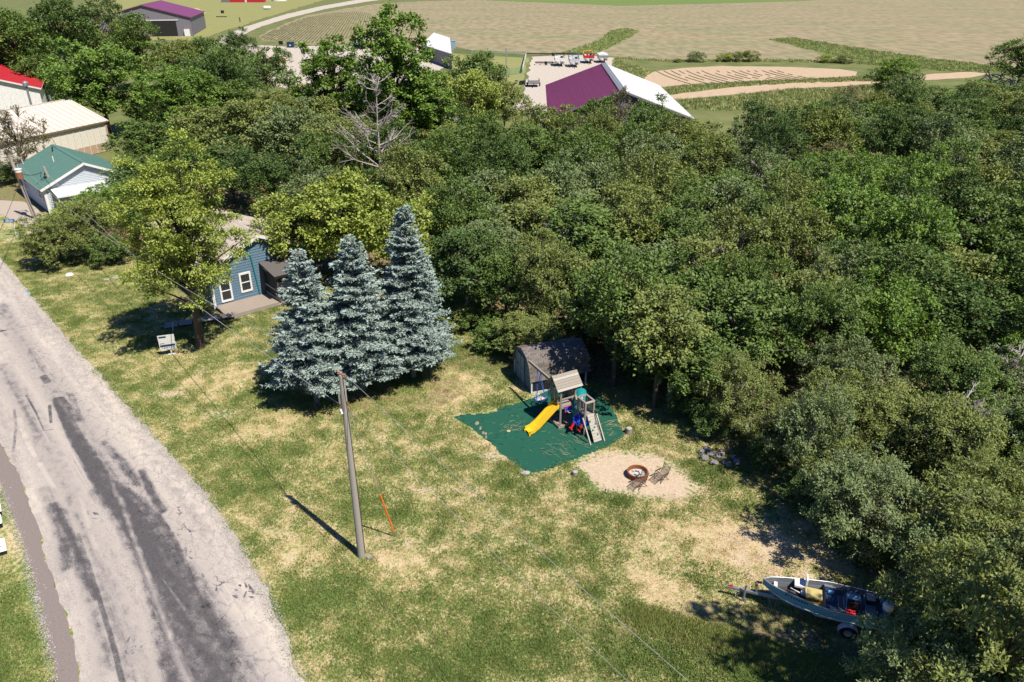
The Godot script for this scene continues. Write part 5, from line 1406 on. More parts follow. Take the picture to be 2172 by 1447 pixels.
func utility_lines() -> void:
	rng.seed = 505
	var p := Vector3(-6, 0, -23.19)
	var top := p + Vector3(0.02, 8.25, 0)
	var t := pole(p, top, 0.155, 0.105, "tall leaning grey wooden utility pole standing alone on the lawn")
	insulator(t, top + Vector3(-0.08, 0.1, 0.02), Vector3(-1, 0, 0.2))
	insulator(t, top + Vector3(0.1, 0.0, 0.06), Vector3(1, 0, 0.2))
	var low := p + Vector3(-0.2, 7.0, -0.05)
	insulator(t, low, Vector3(-1, 0, 0))
	part(t, "cable_clamp", bar_shape(p + Vector3(-0.16, 6.86, 0.05), p + Vector3(-0.1, 6.7, 0.1), 0.06, 0.1), M.white)
	part(t, "ground_wire", tube_shape([top + Vector3(0.05, -0.1, 0.1), p + Vector3(0.12, 6.4, 0.08), p + Vector3(0.16, 3.0, 0.05), p + Vector3(0.17, 0.2, 0.03)], [0.012], 4), M.dark_wire)
	part(t, "step_bolt", rod_shape(p + Vector3(0.1, 7.2, 0.05), p + Vector3(0.27, 6.9, 0.1), 0.02), M.rust)
	part(t, "pole_strap", bar_shape(p + Vector3(-0.13, 7.6, 0.06), p + Vector3(-0.13, 7.1, 0.06), 0.04, 0.06), M.galvanised)
	# guy wire with its orange guard
	var anc := Vector3(-4.8, 0, -24.34)
	var g := thing("guy_wire", "steel guy wire with orange guard tube beside the lone pole", "guy wire", anc)
	part(g, "cable", rod_shape(anc, p + Vector3(0.12, 6.9, 0.0), 0.011, 4), M.wire)
	part(g, "guard", rod_shape(anc.lerp(p + Vector3(0.12, 6.9, 0), 0.045), anc.lerp(p + Vector3(0.12, 6.9, 0), 0.36), 0.035, 8), M.orange)
	part(g, "anchor_rod", rod_shape(anc + Vector3(0.02, -0.05, 0), anc.lerp(p + Vector3(0.12, 6.9, 0), 0.045), 0.02), M.metal_grey)
	var s := Shape.new(); s.box(p + Vector3(0.33, 0.05, 0.1), Vector3(0.2, 0.08, 0.16), Basis(Vector3.UP, 0.6))
	single("wood_block", "small brown wood block at the foot of the lone pole", "block", s, M.grey_wood, p + Vector3(0.33, 0, 0.1))
	# the two poles by the green-roofed house
	var q := Vector3(-44.74, 0, -68.59)
	var qt := q + Vector3(-0.55, 6.0, 0.3)
	var t1 := pole(q, qt, 0.17, 0.13, "wooden utility pole with a transformer can before the green-roofed house")
	var c := q.lerp(qt, 0.72) + Vector3(0.34, 0, 0.16)
	s = Shape.new()
	s.lathe(c - Vector3(0, 0.45, 0), [Vector2(0.0, 0.0), Vector2(0.27, 0.02), Vector2(0.27, 0.62)], 16)
	var tr := part(t1, "transformer", s, M.rust_can)
	s = Shape.new()
	s.lathe(c + Vector3(0, 0.17, 0), [Vector2(0.272, 0.0), Vector2(0.272, 0.22), Vector2(0.31, 0.24), Vector2(0.31, 0.29), Vector2(0.0, 0.36)], 16)
	part(tr, "tank_lid", s, M.white)
	part(tr, "bushing", rod_shape(c + Vector3(0.05, 0.5, 0), c + Vector3(0.05, 0.9, 0), 0.05), M.stone)
	part(t1, "crossarm", bar_shape(qt + Vector3(0.0, -0.35, 0), qt + Vector3(0.95, -0.25, -0.3), 0.08, 0.1), M.pole_wood)
	insulator(t1, qt + Vector3(0.9, -0.05, -0.3), Vector3(0, 1, 0))
	insulator(t1, qt + Vector3(0, 0.08, 0), Vector3(0, 1, 0))
	part(t1, "cutout", rod_shape(qt + Vector3(0.85, -0.4, -0.25), qt + Vector3(0.95, -0.85, -0.2), 0.06), M.stone)
	part(t1, "riser_cable", tube_shape([q.lerp(qt, 0.68) + Vector3(0.2, 0, 0.1), q.lerp(qt, 0.55) + Vector3(0.2, 0, 0.16), q.lerp(qt, 0.35) + Vector3(0.15, 0, 0.14), q + Vector3(0.14, 0.2, 0.12)], [0.03], 5), M.black)
	var v := Vector3(-44.1, 0, -72.02)
	var vt := v + Vector3(-0.55, 4.15, 0.2)
	var t2 := pole(v, vt, 0.15, 0.12, "short grey utility pole rising from bushes before the white awning")
	part(t2, "drip_loop", tube_shape([vt + Vector3(0, -0.7, 0.1), vt + Vector3(-0.3, -1.2, 0.2), vt + Vector3(-0.45, -0.9, 0.2), vt + Vector3(-0.3, -0.55, 0.1)], [0.025], 5), M.black)
	part(t2, "clamp", bar_shape(vt + Vector3(0, -0.6, 0.12), vt + Vector3(0, -0.8, 0.12), 0.05, 0.1), M.black)
	# the next pole of the line stands behind the photographer
	var z := Vector3(19.5, 0, 9.2)
	var zt := z + Vector3(0, 8.3, 0)
	var t3 := pole(z, zt, 0.155, 0.11, "wooden utility pole that carries the line on past the lawn")
	insulator(t3, zt + Vector3(0, 0.1, 0), Vector3(0, 1, 0))
	wire("power_line", "thin upper wire from the lone pole to the transformer pole", qt + Vector3(0, 0.15, 0), top + Vector3(-0.08, 0.2, 0), 1.5, 0.013, M.wire)
	wire("power_line", "lower cable from the lone pole to the short grey pole", vt + Vector3(0.0, -0.3, 0.1), low + Vector3(0, 0.05, 0), 1.2, 0.018, M.wire)
	wire("power_line", "thin wire running from the top of the lone pole to the lower right", top + Vector3(0.1, 0.1, 0.06), zt + Vector3(0, 0.2, 0), 0.75, 0.008, M.wire)
	wire("power_line", "lower thin wire running from the lone pole to the lower right", p + Vector3(0.1, 7.0, 0.05), z + Vector3(0, 7.1, 0), 0.95, 0.007, M.wire)
	wire("service_drop", "black loop of cable between the transformer and the short pole", c + Vector3(0.1, 0.1, 0.1), vt + Vector3(-0.3, -0.5, 0.1), 0.25, 0.028, M.black)
	wire("guy_cable", "dark cable from the transformer pole down across the road", q.lerp(qt, 0.6), Vector3(-29.24, 3, -32.99), 0.5, 0.02, M.dark_wire)

# ---------------------------------------------------------------- buildings at the left

# gable building: c = corner at the near end of the low wall, a = along the ridge, w = across; all in metres
func gable(t: Node3D, c: Vector3, a: Vector3, w: Vector3, len: float, wide: float, eave: float, rise: float, over: float, wall: Material, roofs: Array, trim: Material, ribs: float) -> void:
	var s := Shape.new()
	s.slab(PackedVector2Array([Vector2(0, 0), Vector2(wide, 0), Vector2(wide, eave), Vector2(wide / 2, eave + rise), Vector2(0, eave)]), c, w, Vector3.UP, a * len)
	part(t, "wall", s, wall)
	var slope := rise / (wide / 2)
	for k in 2:
		var e := -1.0 if k == 0 else 1.0
		var ridge := c + w * wide / 2 + Vector3(0, eave + rise + 0.1, 0)
		var low: Vector3 = c + w * (wide / 2 + e * (wide / 2 + over)) + Vector3(0, eave - over * slope + 0.1, 0)
		var d := ridge - low
		var nn := d.cross(a).normalized()
		if nn.y < 0: nn = -nn
		s = Shape.new()
		s.block((ridge + low) / 2 + a * len / 2, d / 2, nn * 0.04, a * (len / 2 + over))
		var rf := part(t, "roof", s, roofs[k])
		if ribs > 0:
			s = Shape.new()
			var x := -over + 0.05
			while x < len + over:
				s.block((ridge + low) / 2 + a * x + nn * 0.06, d / 2, nn * 0.045, a * 0.045)
				x += ribs
			part(rf, "roof_ribs", s, roofs[k], "stuff")
		for z in [-over, len + over]:
			s = Shape.new(); s.block((ridge + low) / 2 + a * z - nn * 0.08, d / 2, nn * 0.11, a * 0.025); part(t, "rake_trim", s, trim)
		s = Shape.new(); s.block(low + a * len / 2 - nn * 0.08, w * 0.025, nn * 0.1, a * (len / 2 + over)); part(t, "fascia", s, trim)
	s = Shape.new()
	s.block(c + w * wide / 2 + a * len / 2 + Vector3(0, eave + rise + 0.15, 0), w * 0.16, Vector3(0, 0.02, 0), a * (len / 2 + over))
	part(t, "ridge_cap", s, roofs[0])

func left_buildings() -> void:
	rng.seed = 606
	# house with green metal roof: a runs away from the camera
	var a := Vector3(-0.673, 0, -0.739); var w := Vector3(0.739, 0, -0.673)
	var c := Vector3(-44.2, 0, -70.2)
	var t := thing("green_roofed_house", "white house with green ribbed metal roof and white porch awning", "house", c)
	gable(t, c, a, w, 10.3, 7.6, 2.5, 1.75, 0.4, M.pale_siding, [M.green_roof, M.green_roof], M.white, 0.42)
	part(t, "gable_siding", clapboards(c, w, -a, 7.6, 0.1, func(x: float) -> float: return 2.5 + 1.75 * (1.0 - absf(x - 3.8) / 3.8), 0.16), M.pale_siding, "stuff")
	part(t, "side_siding", clapboards(c + a * 10.3, -a, -w, 10.3, 0.1, func(_x: float) -> float: return 2.5, 0.16), M.pale_siding, "stuff")
	window(t, c + a * 1.9 - w * 0.03 + Vector3(0, 1.6, 0), a, -w, 1.1, 0.9)
	window(t, c + a * 7.6 - w * 0.03 + Vector3(0, 1.6, 0), a, -w, 0.9, 1.2)
	window(t, c + w * 3.2 - a * 0.03 + Vector3(0, 1.45, 0), w, -a, 1.1, 1.0)
	window(t, c + w * 5.6 - a * 0.03 + Vector3(0, 1.45, 0), w, -a, 0.8, 1.0)
	var s := Shape.new(); s.block(c - a * 0.03 - w * 0.0 + Vector3(0, 1.2, 0), w * 0.12, Vector3(0, 1.2, 0), a * 0.05); part(t, "corner_board", s, M.white)
	s = Shape.new(); s.block(c + w * 4.4 - a * 0.04 + Vector3(0, 1.0, 0), w * 0.45, Vector3(0, 1.0, 0), a * 0.03); part(t, "door", s, M.metal_grey)
	part(t, "vent_pipe", rod_shape(c + a * 5.0 + w * 2.4 + Vector3(0, 3.4, 0), c + a * 5.0 + w * 2.4 + Vector3(0, 4.3, 0), 0.06), M.white)
	part(t, "vent_pipe", rod_shape(c + a * 8.2 + w * 3.2 + Vector3(0, 3.8, 0), c + a * 8.2 + w * 3.2 + Vector3(0, 4.6, 0), 0.06), M.black)
	part(t, "antenna", rod_shape(c + a * 9.0 + w * 3.9 + Vector3(0, 4.1, 0), c + a * 9.0 + w * 3.6 + Vector3(0, 5.4, 0), 0.025), M.galvanised)
	# porch awning of corrugated metal
	var ao := c - a * 0.1 + w * 0.5
	s = Shape.new()
	var d := -a * 2.1 - Vector3(0, 0.35, 0)
	var k := 0
	while k < 30:
		var x := k * 0.16
		s.quad(ao + w * x + Vector3(0, 2.32, 0), ao + w * (x + 0.08) + Vector3(0, 2.35, 0), ao + w * (x + 0.08) + Vector3(0, 2.35, 0) + d, ao + w * x + Vector3(0, 2.32, 0) + d)
		s.quad(ao + w * (x + 0.08) + Vector3(0, 2.35, 0), ao + w * (x + 0.16) + Vector3(0, 2.32, 0), ao + w * (x + 0.16) + Vector3(0, 2.32, 0) + d, ao + w * (x + 0.08) + Vector3(0, 2.35, 0) + d)
		k += 1
	var aw := part(t, "awning", s, M.white_metal)
	s = Shape.new(); s.block(ao + d + w * 2.4 + Vector3(0, 2.27, 0), w * 2.42, Vector3(0, 0.06, 0), a * 0.03); part(aw, "awning_edge", s, M.white)
	for x in [0.1, 2.4, 4.7]: part(t, "awning_post", rod_shape(ao + w * x - a * 2.0, ao + w * x - a * 2.0 + Vector3(0, 1.95, 0), 0.045), M.white)
	# long beige shed
	a = Vector3(0.35, 0, -0.937); w = Vector3(-0.937, 0, -0.35)
	c = Vector3(-52.0, 0, -98.7) - a * 15.0
	t = thing("beige_shed", "long beige metal shed with pale roof behind the green-roofed house", "shed", c)
	gable(t, c, a, w, 15.0, 11.0, 3.7, 2.2, 0.35, M.cream, [M.steel_roof_tan, M.steel_roof_tan], M.tan_panel, 0.9)
	s = Shape.new(); s.block(c + a * 7.5 - w * 0.03 + Vector3(0, 0.55, 0), a * 7.52, Vector3(0, 0.55, 0), w * 0.02); part(t, "wainscot", s, M.tan_panel)
	s = Shape.new()
	for i in 16: s.block(c + a * (0.3 + i * 0.97) - w * 0.05 + Vector3(0, 1.85, 0), a * 0.03, Vector3(0, 1.83, 0), w * 0.02)
	part(t, "wall_ribs", s, M.cream, "stuff")
	s = Shape.new(); s.block(c + a * 15.0 - w * 0.06 + Vector3(0, 1.85, 0), a * 0.1, Vector3(0, 1.83, 0), w * 0.05); part(t, "corner_trim", s, M.tan_panel)
	# white building with a red roof
	a = Vector3(-0.45, 0, -0.893); w = Vector3(0.893, 0, -0.45)
	c = Vector3(-93.5, 0, -113.0)
	t = thing("red_roofed_building", "white metal building with red roof at the left edge", "building", c)
	gable(t, c, a, w, 22.0, 22.0, 4.4, 3.4, 0.4, M.white_metal, [M.red, M.red], M.white, 0.9)
	s = Shape.new()
	for i in 24: s.block(c + w * (0.3 + i * 0.93) - a * 0.03 + Vector3(0, 2.15, 0), w * 0.03, Vector3(0, 2.15, 0), a * 0.02)
	part(t, "wall_ribs", s, M.white_metal, "stuff")
	var pv := Vector3(-66.5, 0, -108.0)
	t = thing("roof_vent", "grey vent unit standing beside the white building behind the beige roof", "vent", pv)
	part(t, "stack", rod_shape(pv, pv + Vector3(0, 6.6, 0), 0.14, 8), M.metal_grey)
	s = Shape.new(); s.lathe(pv + Vector3(0, 6.6, 0), [Vector2(0.14, 0), Vector2(0.4, 0.1), Vector2(0.4, 0.5), Vector2(0.2, 0.7), Vector2(0.0, 0.75)], 8); part(t, "hood", s, M.metal_grey)

# ---------------------------------------------------------------- things beyond the trees

func far_things() -> void:
	rng.seed = 707
	var s: Shape
	var t: Node3D
	# grey barn with maroon roof
	var w := Vector3(-0.97, 0, 0.24); var a := Vector3(-0.24, 0, -0.97)
	var c := Vector3(-112.5, 0, -286.0)
	t = thing("maroon_barn", "big grey barn with maroon roof and dark open door, far left", "barn", c)
	gable(t, c, a, w, 42.0, 30.0, 6.0, 4.0, 0.5, M.barn_grey, [M.purple, M.purple], M.purple, 0.0)
	s = Shape.new(); s.block(c + w * 9.0 - a * 0.06 + Vector3(0, 2.5, 0), w * 4.2, Vector3(0, 2.5, 0), a * 0.05); part(t, "open_door", s, M.screen)
	s = Shape.new(); s.block(c + w * 12.0 - a * 0.12 + Vector3(0, 5.2, 0), w * 8.0, Vector3(0, 0.12, 0), a * 0.1); part(t, "door_track", s, M.white)
	s = Shape.new()
	for i in 30: s.block(c + w * (0.5 + i) - a * 0.03 + Vector3(0, 2.9, 0), w * 0.06, Vector3(0, 2.9, 0), a * 0.04)
	part(t, "wall_ribs", s, M.barn_grey, "stuff")
	s = Shape.new(); s.block(c + w * 1.6 - a * 0.5 + Vector3(0, 1.1, 0), w * 0.9, Vector3(0, 1.1, 0), a * 0.4)
	single("white_tank", "white tank against the corner of the maroon-roofed barn", "tank", s, M.white, c + w * 1.6 - a * 0.5)
	# large barn, half maroon half white roof, behind the trees
	w = Vector3(1, 0, 0.03).normalized(); a = Vector3(0.03, 0, -1).normalized()
	c = Vector3(4.9, 0, -97.0)
	t = thing("two_tone_barn", "large barn whose roof is maroon left and white right of the ridge", "barn", c)
	gable(t, c, a, w, 29.0, 17.3, 4.4, 3.2, 0.4, M.barn_grey, [M.purple, M.white_metal], M.metal_grey, 0.6)
	s = Shape.new(); s.block(c + w * 8.65 + a * 14.5 + Vector3(0, 7.72, 0), w * 0.42, Vector3(0, 0.06, 0), a * 14.9); part(t, "ridge_vent", s, M.metal_grey)
	# open white-roofed shelter
	var f0 := Vector3(-23.69, 3.4, -211.45); var f1 := Vector3(-14.03, 3.4, -186.85); var b0 := Vector3(-22.65, 4.6, -235.3); var b1 := Vector3(-16.64, 4.6, -216.83)
	t = thing("white_roofed_shelter", "low building with white sloping roof and dark side behind the tall cottonwood", "building", f0)
	var dn := Vector3(0, -0.12, 0)
	s = Shape.new(); s.quad(b0, b1, f1, f0); s.quad(f0 + dn, f1 + dn, b1 + dn, b0 + dn); s.quad(f0, f1, f1 + dn, f0 + dn); s.quad(f1, b1, b1 + dn, f1 + dn); part(t, "roof", s, M.white_metal)
	var gr := func(p: Vector3) -> Vector3: return Vector3(p.x, 0, p.z)
	s = Shape.new(); s.quad(f0 + dn, f1 + dn, gr.call(f1), gr.call(f0)); s.quad(f1 + dn, b1 + dn, gr.call(b1), gr.call(f1)); s.quad(b1 + dn, b0 + dn, gr.call(b0), gr.call(b1)); s.quad(b0 + dn, f0 + dn, gr.call(f0), gr.call(b0)); part(t, "wall", s, M.barn_grey)
	var q := Vector3(-16.98, 0, -233.86)
	t = thing("blue_tank", "pale blue upright tank at the end of the white-roofed building", "tank", q)
	s = Shape.new(); s.block(q + Vector3(0, 1.25, 0), Vector3(0.62, 0, 0), Vector3(0, 1.25, 0), Vector3(0, 0, 0.6)); part(t, "body", s, M.blue_grey)
	s = Shape.new(); s.block(q + Vector3(0, 2.56, 0), Vector3(0.7, 0, 0), Vector3(0, 0.07, 0), Vector3(0, 0, 0.68)); part(t, "lid", s, M.sky_blue)
	# red building and pool at the top edge
	q = Vector3(-189.3, 0, -586.23)
	t = thing("red_building", "long red building with white door at the very top edge", "building", q)
	s = Shape.new(); s.block(q + Vector3(-5.5, 1.7, -3.0), Vector3(5.5, 0, 0), Vector3(0, 1.7, 0), Vector3(0, 0, 3)); part(t, "wall", s, M.red)
	s = Shape.new(); s.block(q + Vector3(7.0, 1.7, -3.0), Vector3(6.0, 0, 0), Vector3(0, 1.7, 0), Vector3(0, 0, 3)); part(t, "wall", s, M.red)
	s = Shape.new(); s.block(q + Vector3(0.5, 1.7, -2.9), Vector3(0.6, 0, 0), Vector3(0, 1.7, 0), Vector3(0, 0, 3)); part(t, "door", s, M.white)
	s = Shape.new(); s.block(q + Vector3(-14.0, 1.5, -3.0), Vector3(3.0, 0, 0), Vector3(0, 1.5, 0), Vector3(0, 0, 3)); part(t, "dark_bay", s, M.barn_grey)
	s = Shape.new(); s.block(q + Vector3(0, 3.5, -3.0), Vector3(14, 0, 0), Vector3(0, 0.12, 0), Vector3(0, 0, 3.4)); part(t, "roof", s, M.metal_grey)
	q = Vector3(-172.62, 0, -612.94)
	t = thing("swimming_pool", "small round above-ground pool with blue rim at the top edge", "pool", q)
	s = Shape.new(); s.lathe(q, [Vector2(5.5, 0), Vector2(5.5, 1.2), Vector2(5.2, 1.2), Vector2(5.2, 0.95)], 20); part(t, "wall", s, M.white)
	s = Shape.new(); s.lathe(q, [Vector2(5.2, 0.95), Vector2(0, 0.95)], 20); part(t, "water", s, M.sky_blue)
	# propane tank
	q = Vector3(-142.95, 0, -480.95)
	t = thing("propane_tank", "white propane tank lying on the far mown grass", "tank", q)
	s = Shape.new(); s.lathe(q + Vector3(-2.2, 1.0, 0.6), [Vector2(0, 0), Vector2(0.6, 0.15), Vector2(0.9, 0.6), Vector2(0.9, 3.8), Vector2(0.6, 4.25), Vector2(0, 4.4)], 12, Vector3(0.96, 0, -0.28)); part(t, "shell", s, M.white)
	for x in [-1.3, 1.3]: part(t, "saddle", bar_shape(q + Vector3(x, 0, 0.3 - x * 0.2), q + Vector3(x, 0.4, 0.3 - x * 0.2), 0.3, 1.0), M.concrete)
	# small heaps and posts on the grass
	q = Vector3(-168.92, 0, -438.69)
	s = Shape.new(); lump(s, q, Vector3(5.0, 2.2, 3.0), 71, 9)
	single("sand_pile", "pale sand pile beside the maroon-roofed barn", "sand pile", s, M.bare_field, q)
	q = Vector3(-154.57, 0, -438.69)
	t = thing("fire_barrel", "small dark burn barrel on the far mown grass", "barrel", q)
	part(t, "drum", rod_shape(q, q + Vector3(0, 1.3, 0), 0.8, 10), M.black); part(t, "lip", rod_shape(q + Vector3(0, 1.3, 0), q + Vector3(0, 1.38, 0), 0.84, 10), M.dark_brown)
	q = Vector3(-141.39, 0, -399.07)
	t = thing("farm_implement", "dark low farm implement lying on the far mown grass", "implement", q)
	part(t, "frame", bar_shape(q + Vector3(-2.5, 0.4, 0.5), q + Vector3(2.5, 0.4, -0.3), 0.3, 0.3), M.black)
	for k in 4: part(t, "tine", bar_shape(q + Vector3(-1.8 + k * 1.2, 0.0, 0.5), q + Vector3(-1.8 + k * 1.2, 0.5, 0.0), 0.15, 0.15), M.black)
	q = Vector3(-121.7, 0, -365.87)
	single("wooden_post", "single dark post beside the pale gravel lane", "post", bar_shape(q, q + Vector3(0, 1.8, 0), 0.4, 0.4), M.dark_wood, q)
	# dumpsters by the lane
	q = Vector3(-66.29, 0, -241.22)
	t = thing("dumpster", "dark blue dumpster with white label beside the gravel yard", "dumpster", q)
	s = Shape.new(); s.slab(PackedVector2Array([Vector2(-0.7, 0.15), Vector2(0.7, 0.15), Vector2(0.9, 1.3), Vector2(-0.9, 1.5)]), q + Vector3(-0.95, 0, -0.6), Vector3(0, 0, -1), Vector3.UP, Vector3(1.9, 0, 0)); part(t, "bin", s, M.navy)
	s = Shape.new(); s.block(q + Vector3(0, 1.46, -0.6), Vector3(1.0, 0, 0), Vector3(0, 0.05, 0.0), Vector3(0, 0.1, 0.95)); part(t, "lid", s, M.black)
	s = Shape.new(); s.lathe(q + Vector3(0, 0.8, 0.16), [Vector2(0.3, 0), Vector2(0.3, 0.03), Vector2(0, 0.03)], 12, Vector3(0, 0.15, 1).normalized()); part(t, "label", s, M.white)
	q = Vector3(-72.15, 0, -252.29)
	t = thing("black_bin", "small black bin left of the dark blue dumpster", "bin", q)
	s = Shape.new(); s.block(q + Vector3(0, 0.45, 0), Vector3(0.55, 0, 0), Vector3(0, 0.45, 0), Vector3(0, 0, 0.4)); part(t, "tub", s, M.black)
	s = Shape.new(); s.block(q + Vector3(0, 0.93, 0), Vector3(0.6, 0, 0), Vector3(0, 0.04, 0), Vector3(0, 0, 0.45)); part(t, "lid", s, M.rubber)
	# parked vehicles in the gravel yard
	vehicle("parked_jeep", "dark grey open-top jeep parked at the edge of the gravel yard", "car", Vector3(-57.68, 0, -191.39), 0.12, M.metal_dark if M.has("metal_dark") else mat("metal_dark", Color(0.05, 0.055, 0.07), 0.35), 3.9, 1.75, true)
	vehicle("parked_car", "dark red car with white roof rack behind the grey jeep", "car", Vector3(-58.59, 0, -199.5), 0.2, M.toy_red, 4.3, 1.5, false)
	q = Vector3(-45.15, 0, -238.22)
	t = thing("camper_trailer", "small white and blue camper trailer beside the tall cottonwood", "camper", q)
	s = Shape.new(); s.block(q + Vector3(0, 1.9, -1), Vector3(1.6, 0, 0), Vector3(0, 0.9, 0), Vector3(0, 0, 2.4)); part(t, "body", s, M.white)
	s = Shape.new(); s.block(q + Vector3(0, 0.7, -1), Vector3(1.55, 0, 0), Vector3(0, 0.32, 0), Vector3(0, 0, 2.35)); part(t, "lower_body", s, M.navy)
	for x in [-0.8, 0.8]:
		s = Shape.new(); s.block(q + Vector3(x, 2.1, 1.41), Vector3(0.45, 0, 0), Vector3(0, 0.35, 0), Vector3(0, 0, 0.02)); part(t, "window", s, M.black)
	for x in [-1.5, 1.5]:
		s = Shape.new(); s.lathe(q + Vector3(x - 0.1, 0.36, -1), [Vector2(0, 0), Vector2(0.36, 0), Vector2(0.36, 0.2), Vector2(0, 0.2)], 12, Vector3.RIGHT); part(t, "wheel", s, M.rubber)
	# flat boat on a trailer and its neighbour
	for e in [[Vector3(-56.75, 0, -182.09), 0.0, "pale flat-bottomed boat on a trailer in front of the grey jeep"], [Vector3(-56.06, 0, -176.92), 0.3, "grey skiff on a trailer nearest the trees in the gravel yard"]]:
		q = e[0]
		t = thing("jon_boat", e[2], "boat", q, "small boats in the gravel yard")
		s = Shape.new(); s.slab(PackedVector2Array([Vector2(-2.4, 0.9), Vector2(-1.7, 0.55), Vector2(2.3, 0.55), Vector2(2.4, 1.05), Vector2(-2.4, 1.1)]), q + Vector3(0, 0, -0.6), Vector3.RIGHT, Vector3.UP, Vector3(0, 0, 1.2)); part(t, "hull", s, M.cream if e[1] == 0.0 else M.metal_grey)
		s = Shape.new(); s.block(q + Vector3(0, 1.09, 0), Vector3(2.1, 0, 0), Vector3(0, 0.02, 0), Vector3(0, 0, 0.45)); part(t, "inside", s, M.sand_pad)
		part(t, "trailer_beam", bar_shape(q + Vector3(-2.6, 0.45, 0), q + Vector3(3.4, 0.45, 0), 0.12, 0.1), M.galvanised)
		for z in [-0.7, 0.7]:
			s = Shape.new(); s.lathe(q + Vector3(-0.6, 0.3, z - 0.1), [Vector2(0, 0), Vector2(0.3, 0), Vector2(0.3, 0.2), Vector2(0, 0.2)], 12, Vector3.BACK); part(t, "wheel", s, M.rubber)
		part(t, "motor", bar_shape(q + Vector3(-2.55, 0.6, 0), q + Vector3(-2.6, 1.5, 0), 0.3, 0.35), M.white)
	# pontoon boats in the gravel lot
	pontoon(Vector3(11.59, 0, -192.37), M.white, M.black, "white pontoon boat, leftmost of the four in the gravel lot", false)
	pontoon(Vector3(14.97, 0, -190.42), M.pale_siding, M.navy, "white and navy pontoon boat, second from the left in the gravel lot", false)
	pontoon(Vector3(19.2, 0, -198.45), M.red, M.cooler, "red and white pontoon boat with tan canopy bow in the gravel lot", false)
	pontoon(Vector3(22.82, 0, -199.5), M.metal_grey, M.white, "pontoon boat under a white cover, rightmost in the gravel lot", true)
	# empty trailers
	for e in [[Vector3(8, 0, -196.38), 0.9, "black empty boat trailer left of the pontoon boats"], [Vector3(10.75, 0, -217.85), 0.0, "long black pipe trailer along the far edge of the gravel lot"]]:
		q = e[0]
		t = thing("empty_trailer", e[2], "trailer", q, "empty trailers in the gravel lot")
		var L := 2.2 if e[1] > 0.0 else 7.0
		var W := 1.1
		for z in [-W, W]: part(t, "rail", bar_shape(q + Vector3(-L, 0.5, z), q + Vector3(L, 0.5, z), 0.18, 0.16), M.black)
		for k in 4: part(t, "cross_bar", bar_shape(q + Vector3(-L + k * L * 0.62, 0.52, -W), q + Vector3(-L + k * L * 0.62, 0.52, W), 0.16, 0.14), M.black)
		for z in [-W - 0.2, W + 0.2]:
			s = Shape.new(); s.lathe(q + Vector3(0.3, 0.33, z - 0.1), [Vector2(0, 0), Vector2(0.33, 0), Vector2(0.33, 0.2), Vector2(0, 0.2)], 12, Vector3.BACK); part(t, "wheel", s, M.rubber)
		part(t, "tongue", bar_shape(q + Vector3(L, 0.5, 0), q + Vector3(L + 1.2, 0.5, 0), 0.16, 0.14), M.black)
	q = Vector3(4.33, 0, -157.36)
	t = thing("utility_trailer", "dark flatbed utility trailer on the gravel beside the two-tone barn", "trailer", q)
	s = Shape.new(); s.block(q + Vector3(0, 0.75, -1.0), Vector3(1.1, 0, 0), Vector3(0, 0.1, 0), Vector3(0, 0, 1.8)); part(t, "bed", s, M.dark_wood)
	for x in [-1.1, 1.1]:
		s = Shape.new(); s.block(q + Vector3(x, 1.0, -1.0), Vector3(0.05, 0, 0), Vector3(0, 0.28, 0), Vector3(0, 0, 1.8)); part(t, "side", s, M.black)
		s = Shape.new(); s.lathe(q + Vector3(x * 1.12 - 0.12, 0.36, -1.0), [Vector2(0, 0), Vector2(0.36, 0), Vector2(0.36, 0.24), Vector2(0, 0.24)], 12, Vector3.RIGHT); part(t, "wheel", s, M.rubber)
	part(t, "tailgate", bar_shape(q + Vector3(-1.1, 1.0, 0.8), q + Vector3(1.1, 1.0, 0.8), 0.06, 0.5), M.metal_grey)
	part(t, "hitch", bar_shape(q + Vector3(0, 0.6, 0.8), q + Vector3(0, 0.6, 2.0), 0.14, 0.12), M.black)
	# heap of old tyres
	for k in 10:
		q = Vector3(1.93, 0, -161.5) + Vector3(R(-1.6, 1.6), 0.0, R(-2.2, 2.0)) + Vector3(0, 0.22 * (k % 2), 0)
		s = Shape.new(); s.lathe(q, [Vector2(0.18, 0), Vector2(0.33, 0.02), Vector2(0.36, 0.1), Vector2(0.33, 0.2), Vector2(0.18, 0.22), Vector2(0.18, 0)], 10)
		single("old_tyre", "black tyre in the heap left of the dark utility trailer", "tyre", s, M.rubber, q, "heap of old tyres")
	# netting fence with a white banner
	var line := [Vector3(-15.96, 0, -222.95), Vector3(-11, 0, -217.85), Vector3(-5.85, 0, -216.61), Vector3(0.5, 0, -214.17), Vector3(3.76, 0, -212.97), Vector3(3.1, 0, -194.36), Vector3(2.34, 0, -179.47), Vector3(-0.63, 0, -176.08), Vector3(-2.49, 0, -174.43)]
	t = thing("netting_fence", "low green netting fence round a grass plot beside the gravel lot", "fence", line[3])
	for k in line.size(): part(t, "post", rod_shape(line[k], line[k] + Vector3(0, 1.5, 0), 0.07), M.galvanised)
	for k in line.size() - 1:
		if k == 4 or k == 5: continue
		s = Shape.new()
		for j in 7: s.bar(line[k] + Vector3(0, 0.1 + j * 0.2, 0), line[k + 1] + Vector3(0, 0.1 + j * 0.2, 0), 0.02, 0.06)
		part(t, "netting", s, M.mesh_green)
	s = Shape.new(); s.quad(line[4] + Vector3(0, 1.5, 0), line[6] + Vector3(0, 1.5, 0), line[6] + Vector3(0.05, 0.5, 0), line[4] + Vector3(0.05, 0.5, 0)); part(t, "banner", s, M.white)
	q = Vector3(-1.19, 0, -165.85)
	t = thing("light_pole", "thin metal pole by the netting fence", "pole", q)
